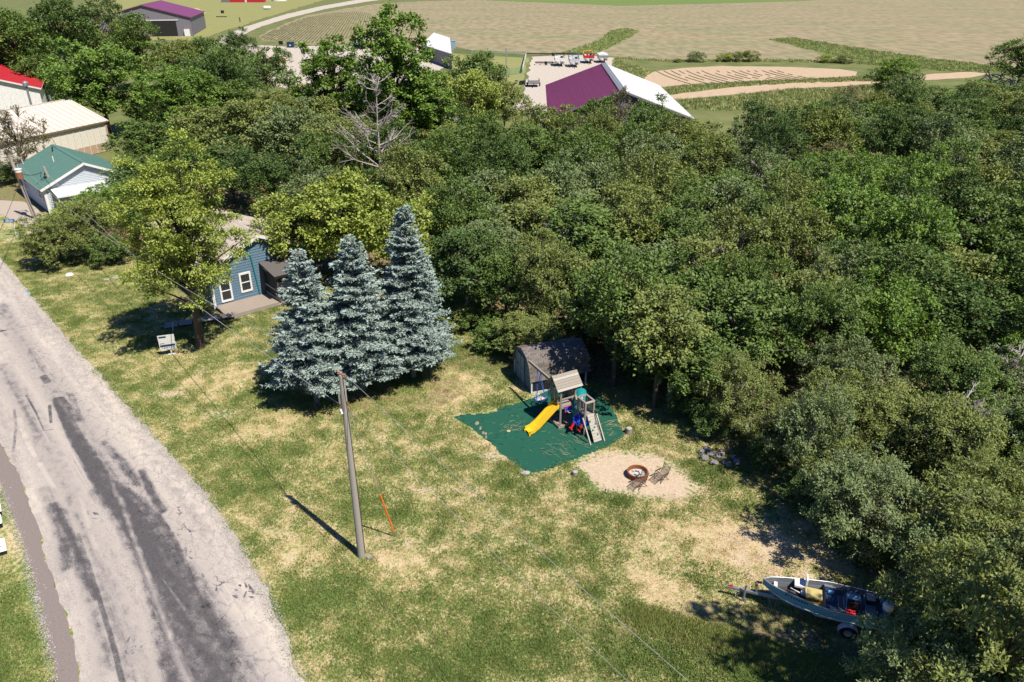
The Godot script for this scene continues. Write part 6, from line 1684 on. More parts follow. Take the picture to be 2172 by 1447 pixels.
	part(t, "shaft", rod_shape(q, q + Vector3(0, 6.5, 0), 0.12), M.galvanised)
	part(t, "arm", rod_shape(q + Vector3(0, 6.3, 0), q + Vector3(0.0, 6.3, 1.2), 0.06), M.galvanised)

func vehicle(called: String, label: String, cat: String, q: Vector3, turn: float, paint: Material, L: float, H2: float, open: bool) -> void:
	var t := thing(called, label, cat, q)
	var b := Basis(Vector3.UP, turn)
	var W := 0.85
	var side := PackedVector2Array([Vector2(-L / 2, 0.45), Vector2(L / 2, 0.45), Vector2(L / 2, 0.85), Vector2(L * 0.3, 1.0), Vector2(-L / 2, 1.0)])
	var s := Shape.new(); s.slab(side, q - b.z * W, b.x, Vector3.UP, b.z * W * 2); part(t, "body", s, paint)
	s = Shape.new()
	s.slab(PackedVector2Array([Vector2(-L * 0.46, 1.0), Vector2(L * 0.24, 1.0), Vector2(L * 0.1, H2 - 0.06), Vector2(-L * 0.42, H2 - 0.06)]), q - b.z * (W - 0.05), b.x, Vector3.UP, b.z * (W * 2 - 0.1)); part(t, "cabin", s, M.black)
	s = Shape.new(); s.block(q + b.x * (-L * 0.16) + Vector3(0, H2, 0), b.x * L * 0.27, Vector3(0, 0.05, 0), b.z * (W - 0.04)); part(t, "roof", s, paint if not open else M.black)
	for x in [-L * 0.32, L * 0.32]:
		for z in [-W, W]:
			s = Shape.new(); s.lathe(q + b.x * x + b.z * (z - 0.1) + Vector3(0, 0.36, 0), [Vector2(0.2, 0), Vector2(0.36, 0.02), Vector2(0.36, 0.2), Vector2(0.2, 0.22)], 14, b.z)
			var wh := part(t, "wheel", s, M.rubber)
			s = Shape.new(); s.lathe(q + b.x * x + b.z * (z - 0.105) + Vector3(0, 0.36, 0), [Vector2(0, 0), Vector2(0.21, 0), Vector2(0.21, 0.23), Vector2(0, 0.23)], 12, b.z); part(wh, "rim", s, M.galvanised)
	for z in [-0.55, 0.55]:
		s = Shape.new(); s.block(q + b.x * (L / 2 + 0.02) + b.z * z + Vector3(0, 0.72, 0), b.x * 0.02, Vector3(0, 0.08, 0), b.z * 0.14); part(t, "headlight", s, M.white)
	if not open:
		s = Shape.new(); s.block(q + b.x * (-L * 0.16) + Vector3(0, H2 + 0.1, 0), b.x * L * 0.25, Vector3(0, 0.05, 0), b.z * 0.7); part(t, "roof_rack", s, M.white)

func pontoon(q: Vector3, panel: Material, top: Material, label: String, covered: bool) -> void:
	var t := thing("pontoon_boat", label, "boat", q, "pontoon boats on trailers in the gravel lot")
	var s: Shape
	for x in [-0.8, 0.8]:
		s = Shape.new(); s.lathe(q + Vector3(x, 0.85, -5.2), [Vector2(0, 0), Vector2(0.3, 0.2), Vector2(0.3, 4.9), Vector2(0.18, 5.6), Vector2(0, 5.8)], 10, Vector3.BACK); part(t, "pontoon", s, M.galvanised)
	s = Shape.new(); s.block(q + Vector3(0, 1.18, -2.6), Vector3(1.2, 0, 0), Vector3(0, 0.05, 0), Vector3(0, 0, 2.6)); part(t, "deck", s, M.white)
	if covered:
		s = Shape.new(); s.slab(PackedVector2Array([Vector2(-1.22, 1.2), Vector2(1.22, 1.2), Vector2(1.2, 1.9), Vector2(0, 2.2), Vector2(-1.2, 1.9)]), q + Vector3(0, 0, -5.2), Vector3.RIGHT, Vector3.UP, Vector3(0, 0, 5.0)); part(t, "cover", s, M.white_metal)
		s = Shape.new(); s.block(q + Vector3(0, 1.5, -0.1), Vector3(1.2, 0, 0), Vector3(0, 0.3, 0), Vector3(0, 0, 0.06)); part(t, "front_panel", s, panel)
	else:
		for e in [[-1.18, -2.6, 0.03, 2.5], [1.18, -2.6, 0.03, 2.5], [0.0, -0.12, 1.18, 0.03], [0.0, -5.1, 1.18, 0.03]]:
			s = Shape.new(); s.block(q + Vector3(e[0], 1.58, e[1]), Vector3(e[2], 0, 0), Vector3(0, 0.34, 0), Vector3(0, 0, e[3])); part(t, "rail_panel", s, panel)
		for e in [[-0.8, -1.2, 0.32, 0.9], [0.8, -1.2, 0.32, 0.8], [0.6, -4.4, 0.5, 0.5], [-0.8, -3.8, 0.3, 0.9]]:
			s = Shape.new(); s.block(q + Vector3(e[0], 1.5, e[1]), Vector3(e[2], 0, 0), Vector3(0, 0.24, 0), Vector3(0, 0, e[3])); part(t, "bench", s, M.white)
		s = Shape.new(); s.block(q + Vector3(0.5, 1.65, -2.9), Vector3(0.3, 0, 0), Vector3(0, 0.4, 0), Vector3(0, 0, 0.25)); part(t, "console", s, M.black)
		part(t, "folded_canopy", tube_shape([q + Vector3(-1.2, 1.9, -4.6), q + Vector3(-1.1, 2.5, -5.0), q + Vector3(1.1, 2.5, -5.0), q + Vector3(1.2, 1.9, -4.6)], [0.14], 6), top)
	part(t, "motor", bar_shape(q + Vector3(0, 0.7, -5.5), q + Vector3(0, 1.7, -5.5), 0.4, 0.5), M.black)
	for x in [-0.6, 0.6]: part(t, "trailer_rail", bar_shape(q + Vector3(x, 0.5, -4.8), q + Vector3(x * 0.3, 0.5, 1.0), 0.12, 0.12), M.black)
	for x in [-0.6, 0.6]:
		s = Shape.new(); s.lathe(q + Vector3(x - 0.1, 0.3, -3.0), [Vector2(0, 0), Vector2(0.3, 0), Vector2(0.3, 0.2), Vector2(0, 0.2)], 10, Vector3.RIGHT); part(t, "trailer_wheel", s, M.rubber)
	part(t, "trailer_tongue", bar_shape(q + Vector3(0, 0.5, 1.0), q + Vector3(0, 0.5, 2.2), 0.12, 0.12), M.black)
	part(t, "winch_stand", bar_shape(q + Vector3(0, 0.5, 0.7), q + Vector3(0, 1.4, 0.6), 0.14, 0.14), M.black)

# ---------------------------------------------------------------- trees

class Foliage:
	var v := PackedVector3Array()
	var n := PackedVector3Array()
	var c := PackedColorArray()
	var ix := PackedInt32Array()
	func leaf(p: Vector3, t: Vector3, nn: Vector3, len: float, wide: float, col: Color) -> void:
		var s := t.cross(nn).normalized() * wide * 0.5
		var m := p + t * len * 0.45
		var k := v.size()
		v.append(p); v.append(m + s + nn * wide * 0.12); v.append(p + t * len - nn * len * 0.12); v.append(m - s + nn * wide * 0.12)
		for i in 4:
			n.append(nn); c.append(col)
		ix.append_array([k, k + 1, k + 2, k, k + 2, k + 3])
	func mesh() -> ArrayMesh:
		# normals are taken from the faces
		for i in range(0, v.size(), 4):
			var q := (v[i + 2] - v[i]).cross(v[i + 1] - v[i + 3]).normalized()
			n[i] = q; n[i + 1] = q; n[i + 2] = q; n[i + 3] = q
		var a := []
		a.resize(Mesh.ARRAY_MAX)
		a[Mesh.ARRAY_VERTEX] = v; a[Mesh.ARRAY_NORMAL] = n; a[Mesh.ARRAY_COLOR] = c; a[Mesh.ARRAY_INDEX] = ix
		var m := ArrayMesh.new()
		m.add_surface_from_arrays(Mesh.PRIMITIVE_TRIANGLES, a)
		return m

func ball() -> Vector3:
	return Vector3(rng.randfn(), rng.randfn(), rng.randfn()).normalized()

# a broadleaf tree: clumps of leaves spread over an uneven crown, and the limbs that carry them
func broadleaf(sd: int, rad: float, low: float, high: float, clumps: int, leaves: int, size: float, slim := 0.6, spread := 0.33, squash := 1.0, twig := 0.0) -> Dictionary:
	rng.seed = sd
	var f := Foliage.new()
	var wood := Shape.new()
	var mid := (low + high) * 0.5
	var tall := (high - low) * 0.5
	var lobes := []
	for i in clumps:
		var y := 1.0 - 1.75 * (i + 0.5) / clumps
		var a := i * 2.39996 + R(-0.4, 0.4)
		var q := sqrt(maxf(0.0, 1.0 - y * y))
		var d := Vector3(cos(a) * q, y, sin(a) * q)
		var reach := R(0.55, 1.12)
		if y < -0.3: reach *= 0.85
		lobes.append([Vector3(d.x * rad * reach * 0.84, mid + d.y * tall * reach * 0.86, d.z * rad * reach * 0.84), rad * spread * R(0.65, 1.15), R(0.82, 1.18)])
	for i in int(clumps * 0.3):
		lobes.append([Vector3(R(-0.4, 0.4) * rad, mid + R(-0.5, 0.6) * tall, R(-0.4, 0.4) * rad), rad * spread, 0.85])
	var total := 0.0
	for l in lobes: total += l[1] * l[1]
	for l in lobes:
		var many := int(leaves * l[1] * l[1] / total)
		var o: Vector3 = l[0]
		# each clump is made of sprays that start near its heart
		var sprays := maxi(5, int(many / 14.0))
		for s in sprays:
			var d := ball()
			if d.y < -0.25 and rng.randf() < 0.7: d.y = -d.y
			d = (d + (o - Vector3(0, mid - tall * 0.2, 0)).normalized() * 0.35).normalized()
			var e := o + d * Vector3(1, 0.8 * squash, 1) * float(l[1]) * R(0.55, 1.05)
			var per := int(many / float(sprays))
			var hue := R(-1, 1)
			for k in per:
				var p := e + ball() * R(0.0, 1.0) * size * 1.7 - d * R(0, 1) * size * 1.2
				var t := (d + ball() * 0.9 + Vector3(0, -0.15, 0)).normalized()
				var nn := (d * 0.4 + Vector3(0.12, 0.85, 0.12) + ball() * 0.55).normalized()
				nn = (nn - t * nn.dot(t)).normalized()
				var b: float = R(0.6, 1.25) * l[2]
				var sz := size * R(0.7, 1.25)
				f.leaf(p, t, nn, sz, sz * slim, Color(b * (1.0 + 0.12 * hue), b * (1.0 + 0.04 * hue), b * (1.0 - 0.1 * hue)))
			if twig > 0.0 and rng.randf() < twig:
				wood.tube([o, o.lerp(e, 0.6) + ball() * 0.05, e + d * size * 0.8], [0.022, 0.014, 0.006], 4, false)
	var bend := Vector3(R(-0.3, 0.3), 0, R(-0.3, 0.3))
	var r0 := 0.017 * high
	var top := bend + Vector3(0, mid + tall * 0.35, 0)
	wood.tube([Vector3(0, -0.15, 0), bend * 0.3 + Vector3(0, low * 0.6, 0), bend * 0.7 + Vector3(0, mid * 0.85, 0), top], [r0 * 1.25, r0, r0 * 0.7, r0 * 0.25], 8)
	for i in lobes.size():
		if i % 2 == 0 or i < 8:
			var o: Vector3 = lobes[i][0]
			var f0 := clampf((o.y - low) / (high - low) * 0.75, 0.12, 0.8)
			var j1 := bend * 0.3 + Vector3(0, low * 0.6, 0)
			var j2 := bend * 0.7 + Vector3(0, mid * 0.85, 0)
			var st := j1.lerp(j2, f0 * 2.0) if f0 < 0.5 else j2.lerp(top, f0 * 2.0 - 1.0)
			wood.tube([st, st.lerp(o, 0.5) + Vector3(0, R(-0.1, 0.35), 0), o], [r0 * 0.35, r0 * 0.22, r0 * 0.07], 5, false)
	return {"crown": f.mesh(), "wood": wood.mesh(), "r": rad, "h": high}

# a bare tree: forked limbs only
func snag(sd: int, high: float, rad: float) -> ArrayMesh:
	rng.seed = sd
	var s := Shape.new()
	var spine := [Vector3(0, -0.2, 0)]
	for i in range(1, 7): spine.append(Vector3(R(-0.12, 0.12) * i * 0.5, high * i / 6.0, R(-0.12, 0.12) * i * 0.5))
	s.tube(spine, [0.2, 0.17, 0.14, 0.11, 0.08, 0.05, 0.015], 8)
	for i in 34:
		var f := R(0.25, 0.97)
		var k := int(f * 6.0)
		var st: Vector3 = spine[k].lerp(spine[mini(k + 1, 6)], f * 6.0 - k)
		var a := i * 2.4
		var len := rad * (1.15 - f) * R(0.7, 1.15) + 0.4
		var d := Vector3(cos(a), R(0.25, 0.75), sin(a)).normalized()
		var tip := st + d * len + Vector3(0, len * 0.18, 0)
		var mid := st + d * len * 0.5 + ball() * 0.1
		s.tube([st, mid, tip], [0.085 * (1.2 - f), 0.05, 0.014], 5, false)
		for j in 9:
			var g := R(0.25, 0.95)
			var p := st.lerp(mid, g * 2) if g < 0.5 else mid.lerp(tip, g * 2 - 1)
			var e := (d + ball() * 0.75 + Vector3(0, 0.2, 0)).normalized() * len * R(0.15, 0.42)
			s.tube([p, p + e * 0.5 + ball() * 0.05, p + e], [0.03, 0.02, 0.01], 4, false)
			for w in 2: s.tube([p + e * 0.5, p + e * 0.5 + (e.normalized() + ball() * 0.8).normalized() * e.length() * 0.5], [0.016, 0.008], 3, false)
	return s.mesh()

func spruce(sd: int, high: float, rad: float, low: float) -> Dictionary:
	rng.seed = sd
	var f := Foliage.new()
	var wood := Shape.new()
	wood.tube([Vector3(0, -0.1, 0), Vector3(0.03, high * 0.5, 0), Vector3(0, high, 0)], [0.16, 0.09, 0.012], 8)
	var y := low
	while y < high - 0.12:
		var u := (y - low) / (high - low)
		var reach := rad * pow(1.0 - u, 0.8) * (0.82 if u < 0.06 else 1.0) + 0.12
		var many := int(6 + 9 * (1.0 - u))
		for i in many:
			var a := R(0, TAU)
			var len := reach * R(0.7, 1.12)
			var lift := lerpf(-0.22, 0.55, u * u) + R(-0.1, 0.1)
			var out := Vector3(cos(a), 0, sin(a))
			var side := Vector3(-out.z, 0, out.x)
			var st := Vector3(0, y + R(-0.12, 0.12), 0)
			var at := func(g: float) -> Vector3: return st + out * len * g + Vector3(0, len * (lift * g + 0.24 * g * g * (1.0 - u)), 0)
			wood.tube([st, at.call(0.5), at.call(1.0)], [0.03 * (1.1 - u), 0.018, 0.006], 4, false)
			var n := int(3 + len * 6.5)
			for k in n:
				var g := 0.18 + 0.82 * (k + R(0, 0.9)) / n
				var p: Vector3 = at.call(minf(g, 1.0))
				var w := len * 0.38 * (1.08 - g) + 0.1
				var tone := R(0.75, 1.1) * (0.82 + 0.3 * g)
				for e in [-1.0, 1.0]:
					var d: Vector3 = (out * 0.75 + side * e * R(0.6, 1.0) + Vector3(0, R(-0.12, 0.14), 0)).normalized()
					var m := maxi(1, int(w / 0.16))
					for j in m:
						var q: Vector3 = p + d * w * j / float(m)
						for z in 3:
							var t := (d + ball() * 0.42 + Vector3(0, 0.1, 0)).normalized()
							var nn := (Vector3.UP + ball() * 0.9).normalized()
							nn = (nn - t * nn.dot(t)).normalized()
							var b: float = tone * R(0.8, 1.18)
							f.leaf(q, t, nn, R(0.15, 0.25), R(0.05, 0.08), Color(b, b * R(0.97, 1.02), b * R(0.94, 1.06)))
		y += 0.155 + 0.05 * (1.0 - u)
	return {"crown": f.mesh(), "wood": wood.mesh(), "r": rad, "h": high}

var kinds := {}
var stood := []

func plant(kind: String, x: float, z: float, h: float, r: float, tone: String, called: String, label: String, category := "tree", group := "", bark := "bark") -> Node3D:
	var k: Dictionary = kinds[kind]
	stood.append(Vector2(x, z))
	var t := thing(called, label, category, Vector3(x, 0, z), group)
	t.rotation.y = fposmod(x * 12.9898 + z * 78.233, TAU)
	t.scale = Vector3(r / k.r, h / k.h, r / k.r)
	var w := MeshInstance3D.new()
	w.name = "trunk" if category == "tree" else "stems"
	w.mesh = k.wood
	w.set_surface_override_material(0, M[bark])
	t.add_child(w, true)
	var c := MeshInstance3D.new()
	c.name = "crown" if category == "tree" else "foliage"
	c.mesh = k.crown
	c.set_surface_override_material(0, M[tone])
	t.add_child(c, true)
	return t

func trees() -> void:
	leafy("leaf_deep", Color(0.105, 0.175, 0.048), 0.68)
	leafy("leaf_green", Color(0.155, 0.24, 0.06), 0.7)
	leafy("leaf_bright", Color(0.19, 0.31, 0.06), 0.72)
	leafy("leaf_olive", Color(0.24, 0.29, 0.085), 0.7)
	leafy("leaf_yellow", Color(0.37, 0.45, 0.1), 0.72)
	leafy("leaf_grey", Color(0.215, 0.285, 0.12), 0.68)
	leafy("leaf_blue", Color(0.13, 0.225, 0.085), 0.66)
	leafy("leaf_tan", Color(0.42, 0.35, 0.2), 0.6)
	leafy("leaf_rust", Color(0.36, 0.24, 0.16), 0.6)
	leafy("leaf_brown_green", Color(0.22, 0.2, 0.1), 0.62)
	leafy("needle", Color(0.34, 0.44, 0.42), 0.35)
	kinds.round = broadleaf(11, 3.0, 0.8, 7.0, 46, 10500, 0.19, 0.66, 0.26, 1.0, 0.12)
	kinds.loose = broadleaf(12, 3.0, 0.9, 7.0, 34, 9000, 0.2, 0.6, 0.27, 0.9, 0.3)
	kinds.spire = broadleaf(13, 2.4, 0.5, 7.5, 44, 10000, 0.18, 0.6, 0.26, 1.1, 0.12)
	kinds.dense = broadleaf(14, 3.0, 0.4, 6.5, 58, 13000, 0.17, 0.62, 0.24, 1.0, 0.1)
	kinds.maple = broadleaf(15, 3.0, 0.5, 7.5, 90, 21000, 0.15, 0.7, 0.18)
	kinds.fine = broadleaf(16, 2.6, 0.2, 4.6, 66, 22000, 0.115, 0.55, 0.23, 0.85, 0.12)
	kinds.plumy = broadleaf(17, 2.6, 0.2, 4.6, 84, 22000, 0.125, 0.42, 0.19, 0.75, 0.2)
	kinds.bush = broadleaf(18, 1.5, 0.05, 2.4, 26, 5200, 0.12, 0.6, 0.34)
	kinds.cotton = broadleaf(19, 3.4, 0.6, 12.0, 64, 21000, 0.2, 0.85, 0.24, 1.0, 0.15)
	kinds.locust = broadleaf(20, 3.5, 1.4, 13.0, 90, 44000, 0.16, 0.5, 0.23, 0.8, 0.1)
	kinds.tallthin = broadleaf(23, 2.6, 9.0, 15.0, 22, 1900, 0.24, 0.6, 0.24)
	kinds.high = broadleaf(22, 3.0, 2.6, 8.0, 34, 9000, 0.19, 0.64, 0.32)
	kinds.sparse = broadleaf(21, 2.8, 0.5, 5.6, 40, 5200, 0.16, 0.45, 0.26, 1.1, 0.9)
	# the three blue spruces
	var lab := ["shortest blue spruce, left of the three beside the lone pole", "middle blue spruce of the three on the lawn", "tallest blue spruce, right of the three nearest the shed"]
	var spots := [[-10.53, -35.14, 8.55, 2.6, 1.45], [-8.21, -36.31, 8.93, 2.8, 1.5], [-5.63, -37.93, 10.09, 2.6, 1.5]]
	for i in 3:
		var e: Array = spots[i]
		var k := spruce(31 + i, e[2], e[3], e[4])
		kinds["spruce%d" % i] = k
		plant("spruce%d" % i, e[0], e[1], k.h, k.r, "needle", "blue_spruce", lab[i], "tree", "blue spruces on the lawn", "pale_bark")
	# locust before the blue house
	var lo := plant("locust", -19.27, -41.66, 13.2, 3.75, "leaf_yellow", "locust_tree", "tall yellow-green locust tree with bare lower trunk before the blue house")
	lo.rotation.z = 0.02
	# bushes and trees left of the lawn
	for e in [
		["fine", -35.84, -55.83, 4.13, 2.8, "leaf_olive", "broad olive bush at the road end of the hedge, above the white lid", "bush"],
		["fine", -34.37, -58.45, 4.61, 3.1, "leaf_olive", "tall olive bush in the middle of the hedge left of the locust", "bush"],
		["bush", -31.78, -56.25, 2.41, 1.7, "leaf_green", "low bright green bush at the front of the hedge", "bush"],
		["sparse", -31.24, -58.11, 2.78, 2.0, "leaf_rust", "half dead brown bush at the right end of the hedge", "bush"],
		["fine", -34.14, -63.56, 4.81, 3.6, "leaf_bright", "leafy bush before the white awning of the green-roofed house", "bush"],
		["bush", -40.96, -67.71, 1.79, 1.8, "leaf_yellow", "small yellow-green bush at the foot of the short utility pole", "bush"],
		["sparse", -52.46, -81.03, 8.13, 3.6, "leaf_brown_green", "thin brownish tree behind the green roof by the beige shed", "tree"],
		["bush", -55.46, -82.45, 2.08, 3.0, "leaf_green", "dark green bush left of the green-roofed house at the picture edge", "bush"],
		["maple", -55.81, -106.63, 13.51, 7.2, "leaf_bright", "huge bright green maple right of the beige shed", "tree"],
		["round", -85.79, -138.79, 15.09, 7.5, "leaf_green", "large dark tree behind the red-roofed building", "tree"],
		["round", -93.25, -167.35, 16.48, 8.0, "leaf_deep", "large dark tree at the top left above the huge maple", "tree"],
		["loose", -95.06, -147.24, 16.49, 7.0, "leaf_green", "large dark tree at the top left corner", "tree"],
		["dense", -79.2, -133.65, 8.71, 5.0, "leaf_green", "rounded green tree touching the red roof", "tree"],
		["loose", -97.76, -193.36, 16.58, 8.0, "leaf_grey", "pale grey-green tree at the top edge left of the maroon barn", "tree"],
		["spire", -71.24, -153.42, 14.7, 5.6, "leaf_green", "narrow green tree in front of the maroon-roofed barn", "tree"],
		["round", -57.78, -138.79, 10.5, 5.8, "leaf_olive", "olive tree below the open door of the maroon-roofed barn", "tree"],
		["round", -54.71, -144.32, 10.86, 5.0, "leaf_green", "green tree left of the gravel yard", "tree"],
		["dense", -62.72, -183.88, 8.87, 4.6, "leaf_deep", "small dark tree at the corner of the gravel lane and yard", "tree"],
		["maple", -42.83, -101.01, 10.87, 5.6, "leaf_bright", "bright green tree right of the huge maple", "tree"],
		["round", -38.23, -104.06, 8.24, 5.2, "leaf_green", "mid green tree below the boats in the gravel yard", "tree"],
		["spire", -32.71, -107.29, 6.44, 4.2, "leaf_olive", "olive tree at the near edge of the gravel yard", "tree"],
		["loose", -36.03, -91.51, 7.16, 4.8, "leaf_olive", "olive tree in the mass behind the locust, left part", "tree"],
		["round", -28.85, -85.65, 8.78, 5.0, "leaf_olive", "broad olive tree in the middle of the mass behind the blue house", "tree"],
		["dense", -23.99, -83.49, 8.37, 4.6, "leaf_grey", "grey-green tree left of the bare dead tree", "tree"],
		["dense", -27.72, -74.02, 6.06, 3.8, "leaf_deep", "dark tree directly behind the tan roof of the blue house", "tree"],
		["dense", -23.01, -69.96, 6.03, 3.8, "leaf_deep", "dark blue-green tree behind the right end of the tan roof", "tree"],
		["round", -31.34, -72.34, 6.84, 4.2, "leaf_green", "green tree hidden behind the top of the locust", "tree"],
		["dense", -35.76, -74.02, 4.7, 4.4, "leaf_green", "green tree right of the green roof", "tree"],
		["round", -41.92, -87.91, 5.9, 4.5, "leaf_green", "green tree below the huge maple", "tree"],
		["round", -30.16, -112.48, 6.76, 4.2, "leaf_olive", "olive tree at the gravel yard below the second cottonwood", "tree"],
		["cotton", -19.76, -104.06, 9.12, 4.2, "leaf_bright", "leafy tree between the two tall cottonwoods", "tree"],
		["cotton", -13.76, -91.51, 18.53, 5.2, "leaf_bright", "tallest tree, a cottonwood reaching the top of the picture", "tree"],
		["cotton", -23.16, -101.01, 14.34, 4.6, "leaf_bright", "second tall cottonwood left of the tallest one", "tree"],
		["cotton", -11.04, -92.76, 11.44, 4.8, "leaf_bright", "lower cottonwood leaning right of the tallest tree", "tree"],
		["loose", -22.34, -90.28, 8.64, 4.6, "leaf_olive", "olive tree below the second cottonwood", "tree"],
		["loose", -5.52, -104.06, 9.99, 4.8, "leaf_yellow", "yellow-olive tree before the netting fence", "tree"],
		["round", -1.06, -107.29, 7.84, 3.8, "leaf_olive", "olive tree left of the two-tone barn", "tree"],
		["spire", -7.66, -98.12, 6.72, 3.4, "leaf_deep", "dark narrow tree between cottonwood and yellow-olive tree", "tree"],
		["loose", -15.58, -51.98, 7.43, 3.2, "leaf_yellow", "yellow-green boxelder left of the middle spruce", "tree"],
		["round", -12.36, -52.45, 8.54, 4.2, "leaf_yellow", "wide yellow-green boxelder behind the spruces below the bare tree", "tree"],
		["loose", -8.19, -51.52, 7.71, 3.4, "leaf_yellow", "yellow-green boxelder right behind the tallest spruce", "tree"],
		["loose", -7.67, -90.28, 5.22, 4.0, "leaf_olive", "yellowish tree right of the bare dead tree", "tree"],
		["spire", 64.5, -133.65, 8.41, 4.6, "leaf_bright", "tall bright green tree standing clear on the right beside the bare terrace", "tree"],
		["sparse", 51.12, -117.36, 5.61, 4.0, "leaf_brown_green", "thin brownish tree left of the tall bright tree on the right", "tree"],
		["dense", 96.26, -150.27, 10.28, 6.8, "leaf_green", "big dark green tree at the right edge above the brush pile", "tree"],
		["round", 69.81, -116.2, 6.55, 5.0, "leaf_bright", "bright green tree below the brush pile", "tree"],
		["dense", 36.13, -74.02, 4.47, 2.9, "leaf_tan", "tan leaved tree in the right half of the woods", "tree"],
		["dense", 44.65, -74.02, 4.47, 2.3, "leaf_rust", "rusty brown tree in the woods near the right edge", "tree"],
		["dense", 41.17, -58.68, 4.73, 2.8, "leaf_rust", "brown tinged tree in the woods at the right edge", "tree"],
		["dense", 31.81, -75.75, 5.71, 3.0, "leaf_brown_green", "brown-green tree left of the tan tree in the woods", "tree"],
		["bush", 46.46, -202.71, 2.35, 2.8, "leaf_grey", "round grey-green bush at the edge of the far field", "bush"],
		["bush", 53.91, -203.81, 2.03, 2.4, "leaf_yellow", "left bush of the small row at the far field edge", "bush"],
		["bush", 56.91, -203.81, 2.25, 2.6, "leaf_olive", "middle bush of the small row at the far field edge", "bush"],
		["bush", 60.51, -203.81, 2.48, 2.8, "leaf_olive", "right bush of the small row at the far field edge", "bush"],
		["bush", 79.15, -201.63, 1.79, 3.0, "leaf_yellow", "bush on the bank left of the tall bright tree", "bush"],
		["bush", 82.82, -199.5, 1.77, 2.6, "leaf_olive", "dark bush on the bank touching the tall bright tree", "bush"],
		["bush", 41.71, -201.63, 0.89, 1.2, "leaf_bright", "tiny bush left of the round grey-green bush on the far bank", "bush"],
		["dense", 16.5, -93.27, 6.18, 2.6, "leaf_deep", "dark tree before the right end of the white roof", "tree"],
		["spire", 6.04, -93.27, 7.05, 2.6, "leaf_olive", "thin olive tree before the maroon roof slope", "tree"],
		["round", 10.4, -93.27, 7.8, 2.8, "leaf_green", "green tree before the ridge of the two-tone barn", "tree"],
		["sparse", 13.01, -93.27, 8.5, 2.8, "leaf_brown_green", "thin brownish tree before the white roof slope", "tree"],
		["fine", 1.11, -40.27, 2.95, 2.4, "leaf_olive", "pale olive bush hanging over the left end of the shed", "bush"],
		["high", 5.7, -36.9, 8.2, 3.1, "leaf_green", "green tree at the right end of the shed shading its roof", "tree"],
		["high", 7.6, -34.6, 7.2, 2.7, "leaf_olive", "olive tree at the forest edge right of the climbing wall", "tree"],
		["bush", -0.9, -41.53, 1.6, 1.8, "leaf_green", "green bush between the spruces and the shed", "bush"],
	]: plant(e[0], e[1], e[2], e[3], e[4], e[5], "bush" if e[7] == "bush" else "broadleaf_tree", e[6], e[7])
	# more trees that fill the left woods
	rng.seed = 808
	for zone in [[PackedVector2Array([Vector2(-18.2, -56.47), Vector2(-14.46, -56.47), Vector2(-4.79, -52.45), Vector2(-3.78, -56.47), Vector2(-5.99, -95.37), Vector2(-23.47, -98.12), Vector2(-30.41, -92.76), Vector2(-33.03, -79.46), Vector2(-26.52, -67.71)]), "behind the spruces and the bare dead tree"], [PackedVector2Array([Vector2(-47.77, -95.37), Vector2(-34.51, -83.49), Vector2(-31.18, -95.37), Vector2(-24.1, -101.01), Vector2(-35.4, -131.21), Vector2(-51.96, -153.42), Vector2(-56.03, -131.21), Vector2(-56.62, -118.14)]), "between the huge maple and the gravel yard"], [PackedVector2Array([Vector2(-95.82, -138.79), Vector2(-94.2, -153.42), Vector2(-90.19, -171.22), Vector2(-86.34, -193.36), Vector2(-131.1, -298.99), Vector2(-192.16, -323.73), Vector2(-173.09, -259.07)]), "at the top left behind the red roof"], [PackedVector2Array([Vector2(-2.95, -104.06), Vector2(-1.93, -122.22), Vector2(-9.36, -122.22), Vector2(-7.47, -95.37), Vector2(-4.85, -90.28)]), "left of the two-tone barn"]]:
		for i in 420:
			var p := Vector2(R(-110, 2), R(-190, -50))
			if not Geometry2D.is_point_in_polygon(p, zone[0]): continue
			var far := p.y < -110.0
			var ok := true
			for q in stood:
				if q.distance_to(p) < (7.5 if far else 4.3): ok = false
			if p.distance_to(Vector2(-18.5, -52.5)) < 7.0: ok = false
			if not ok: continue
			var tone: String = ["leaf_green", "leaf_olive", "leaf_deep", "leaf_olive", "leaf_grey", "leaf_green"][rng.randi() % 6]
			var w: String = {"leaf_deep": "dark green", "leaf_green": "mid green", "leaf_olive": "olive green", "leaf_grey": "grey-green"}[tone]
			plant(["round", "loose", "dense"][rng.randi() % 3], p.x, p.y, R(9.0, 12.0) if far else R(6.0, 8.5), R(5.0, 6.5) if far else R(3.0, 4.0), tone, "woodland_tree", "%s tree among others %s" % [w, zone[1]], "tree", "%s trees %s" % [w, zone[1]])
	# bare trees
	var bare := snag(51, 13.0, 5.2)
	var bare2 := snag(52, 6.0, 2.4)
	for e in [[bare, Vector3(-12.56, 0, -72.34), 0.95, "large bare dead grey tree in front of the cottonwoods"], [bare2, Vector3(-17.76, 0, -64.89), 0.8, "small bare dead tree left of the large one"], [bare2, Vector3(8.55, 0, -35.29), 0.75, "bare grey snag poking from the woods above the shed's right side"], [bare2, Vector3(3.12, 0, -48.89), 0.9, "bare snag in the woods above the shed"], [bare2, Vector3(10.83, 0, -56.47), 0.95, "bare grey branches in the middle of the woods"],
		[bare2, Vector3(12.06, 0, -44.24), 0.95, "bare grey branches in the woods right of the middle"], [bare2, Vector3(24.84, 0, -32.93), 0.8, "bare branches in the woods at the right edge"], [bare2, Vector3(19.91, 0, -28.5), 0.75, "low bare branches above the boat in the woods"], [bare2, Vector3(-8.65, 0, -95.37), 1.1, "pale bare snag beside the lower cottonwood"], [bare2, Vector3(22.08, 0, -66.28), 0.95, "bare twigs among the trees in the right middle of the woods"]]:
		var t := thing("dead_tree", e[3], "dead tree", e[1], "bare dead trees")
		t.rotation.y = e[1].x
		t.scale = Vector3.ONE * float(e[2])
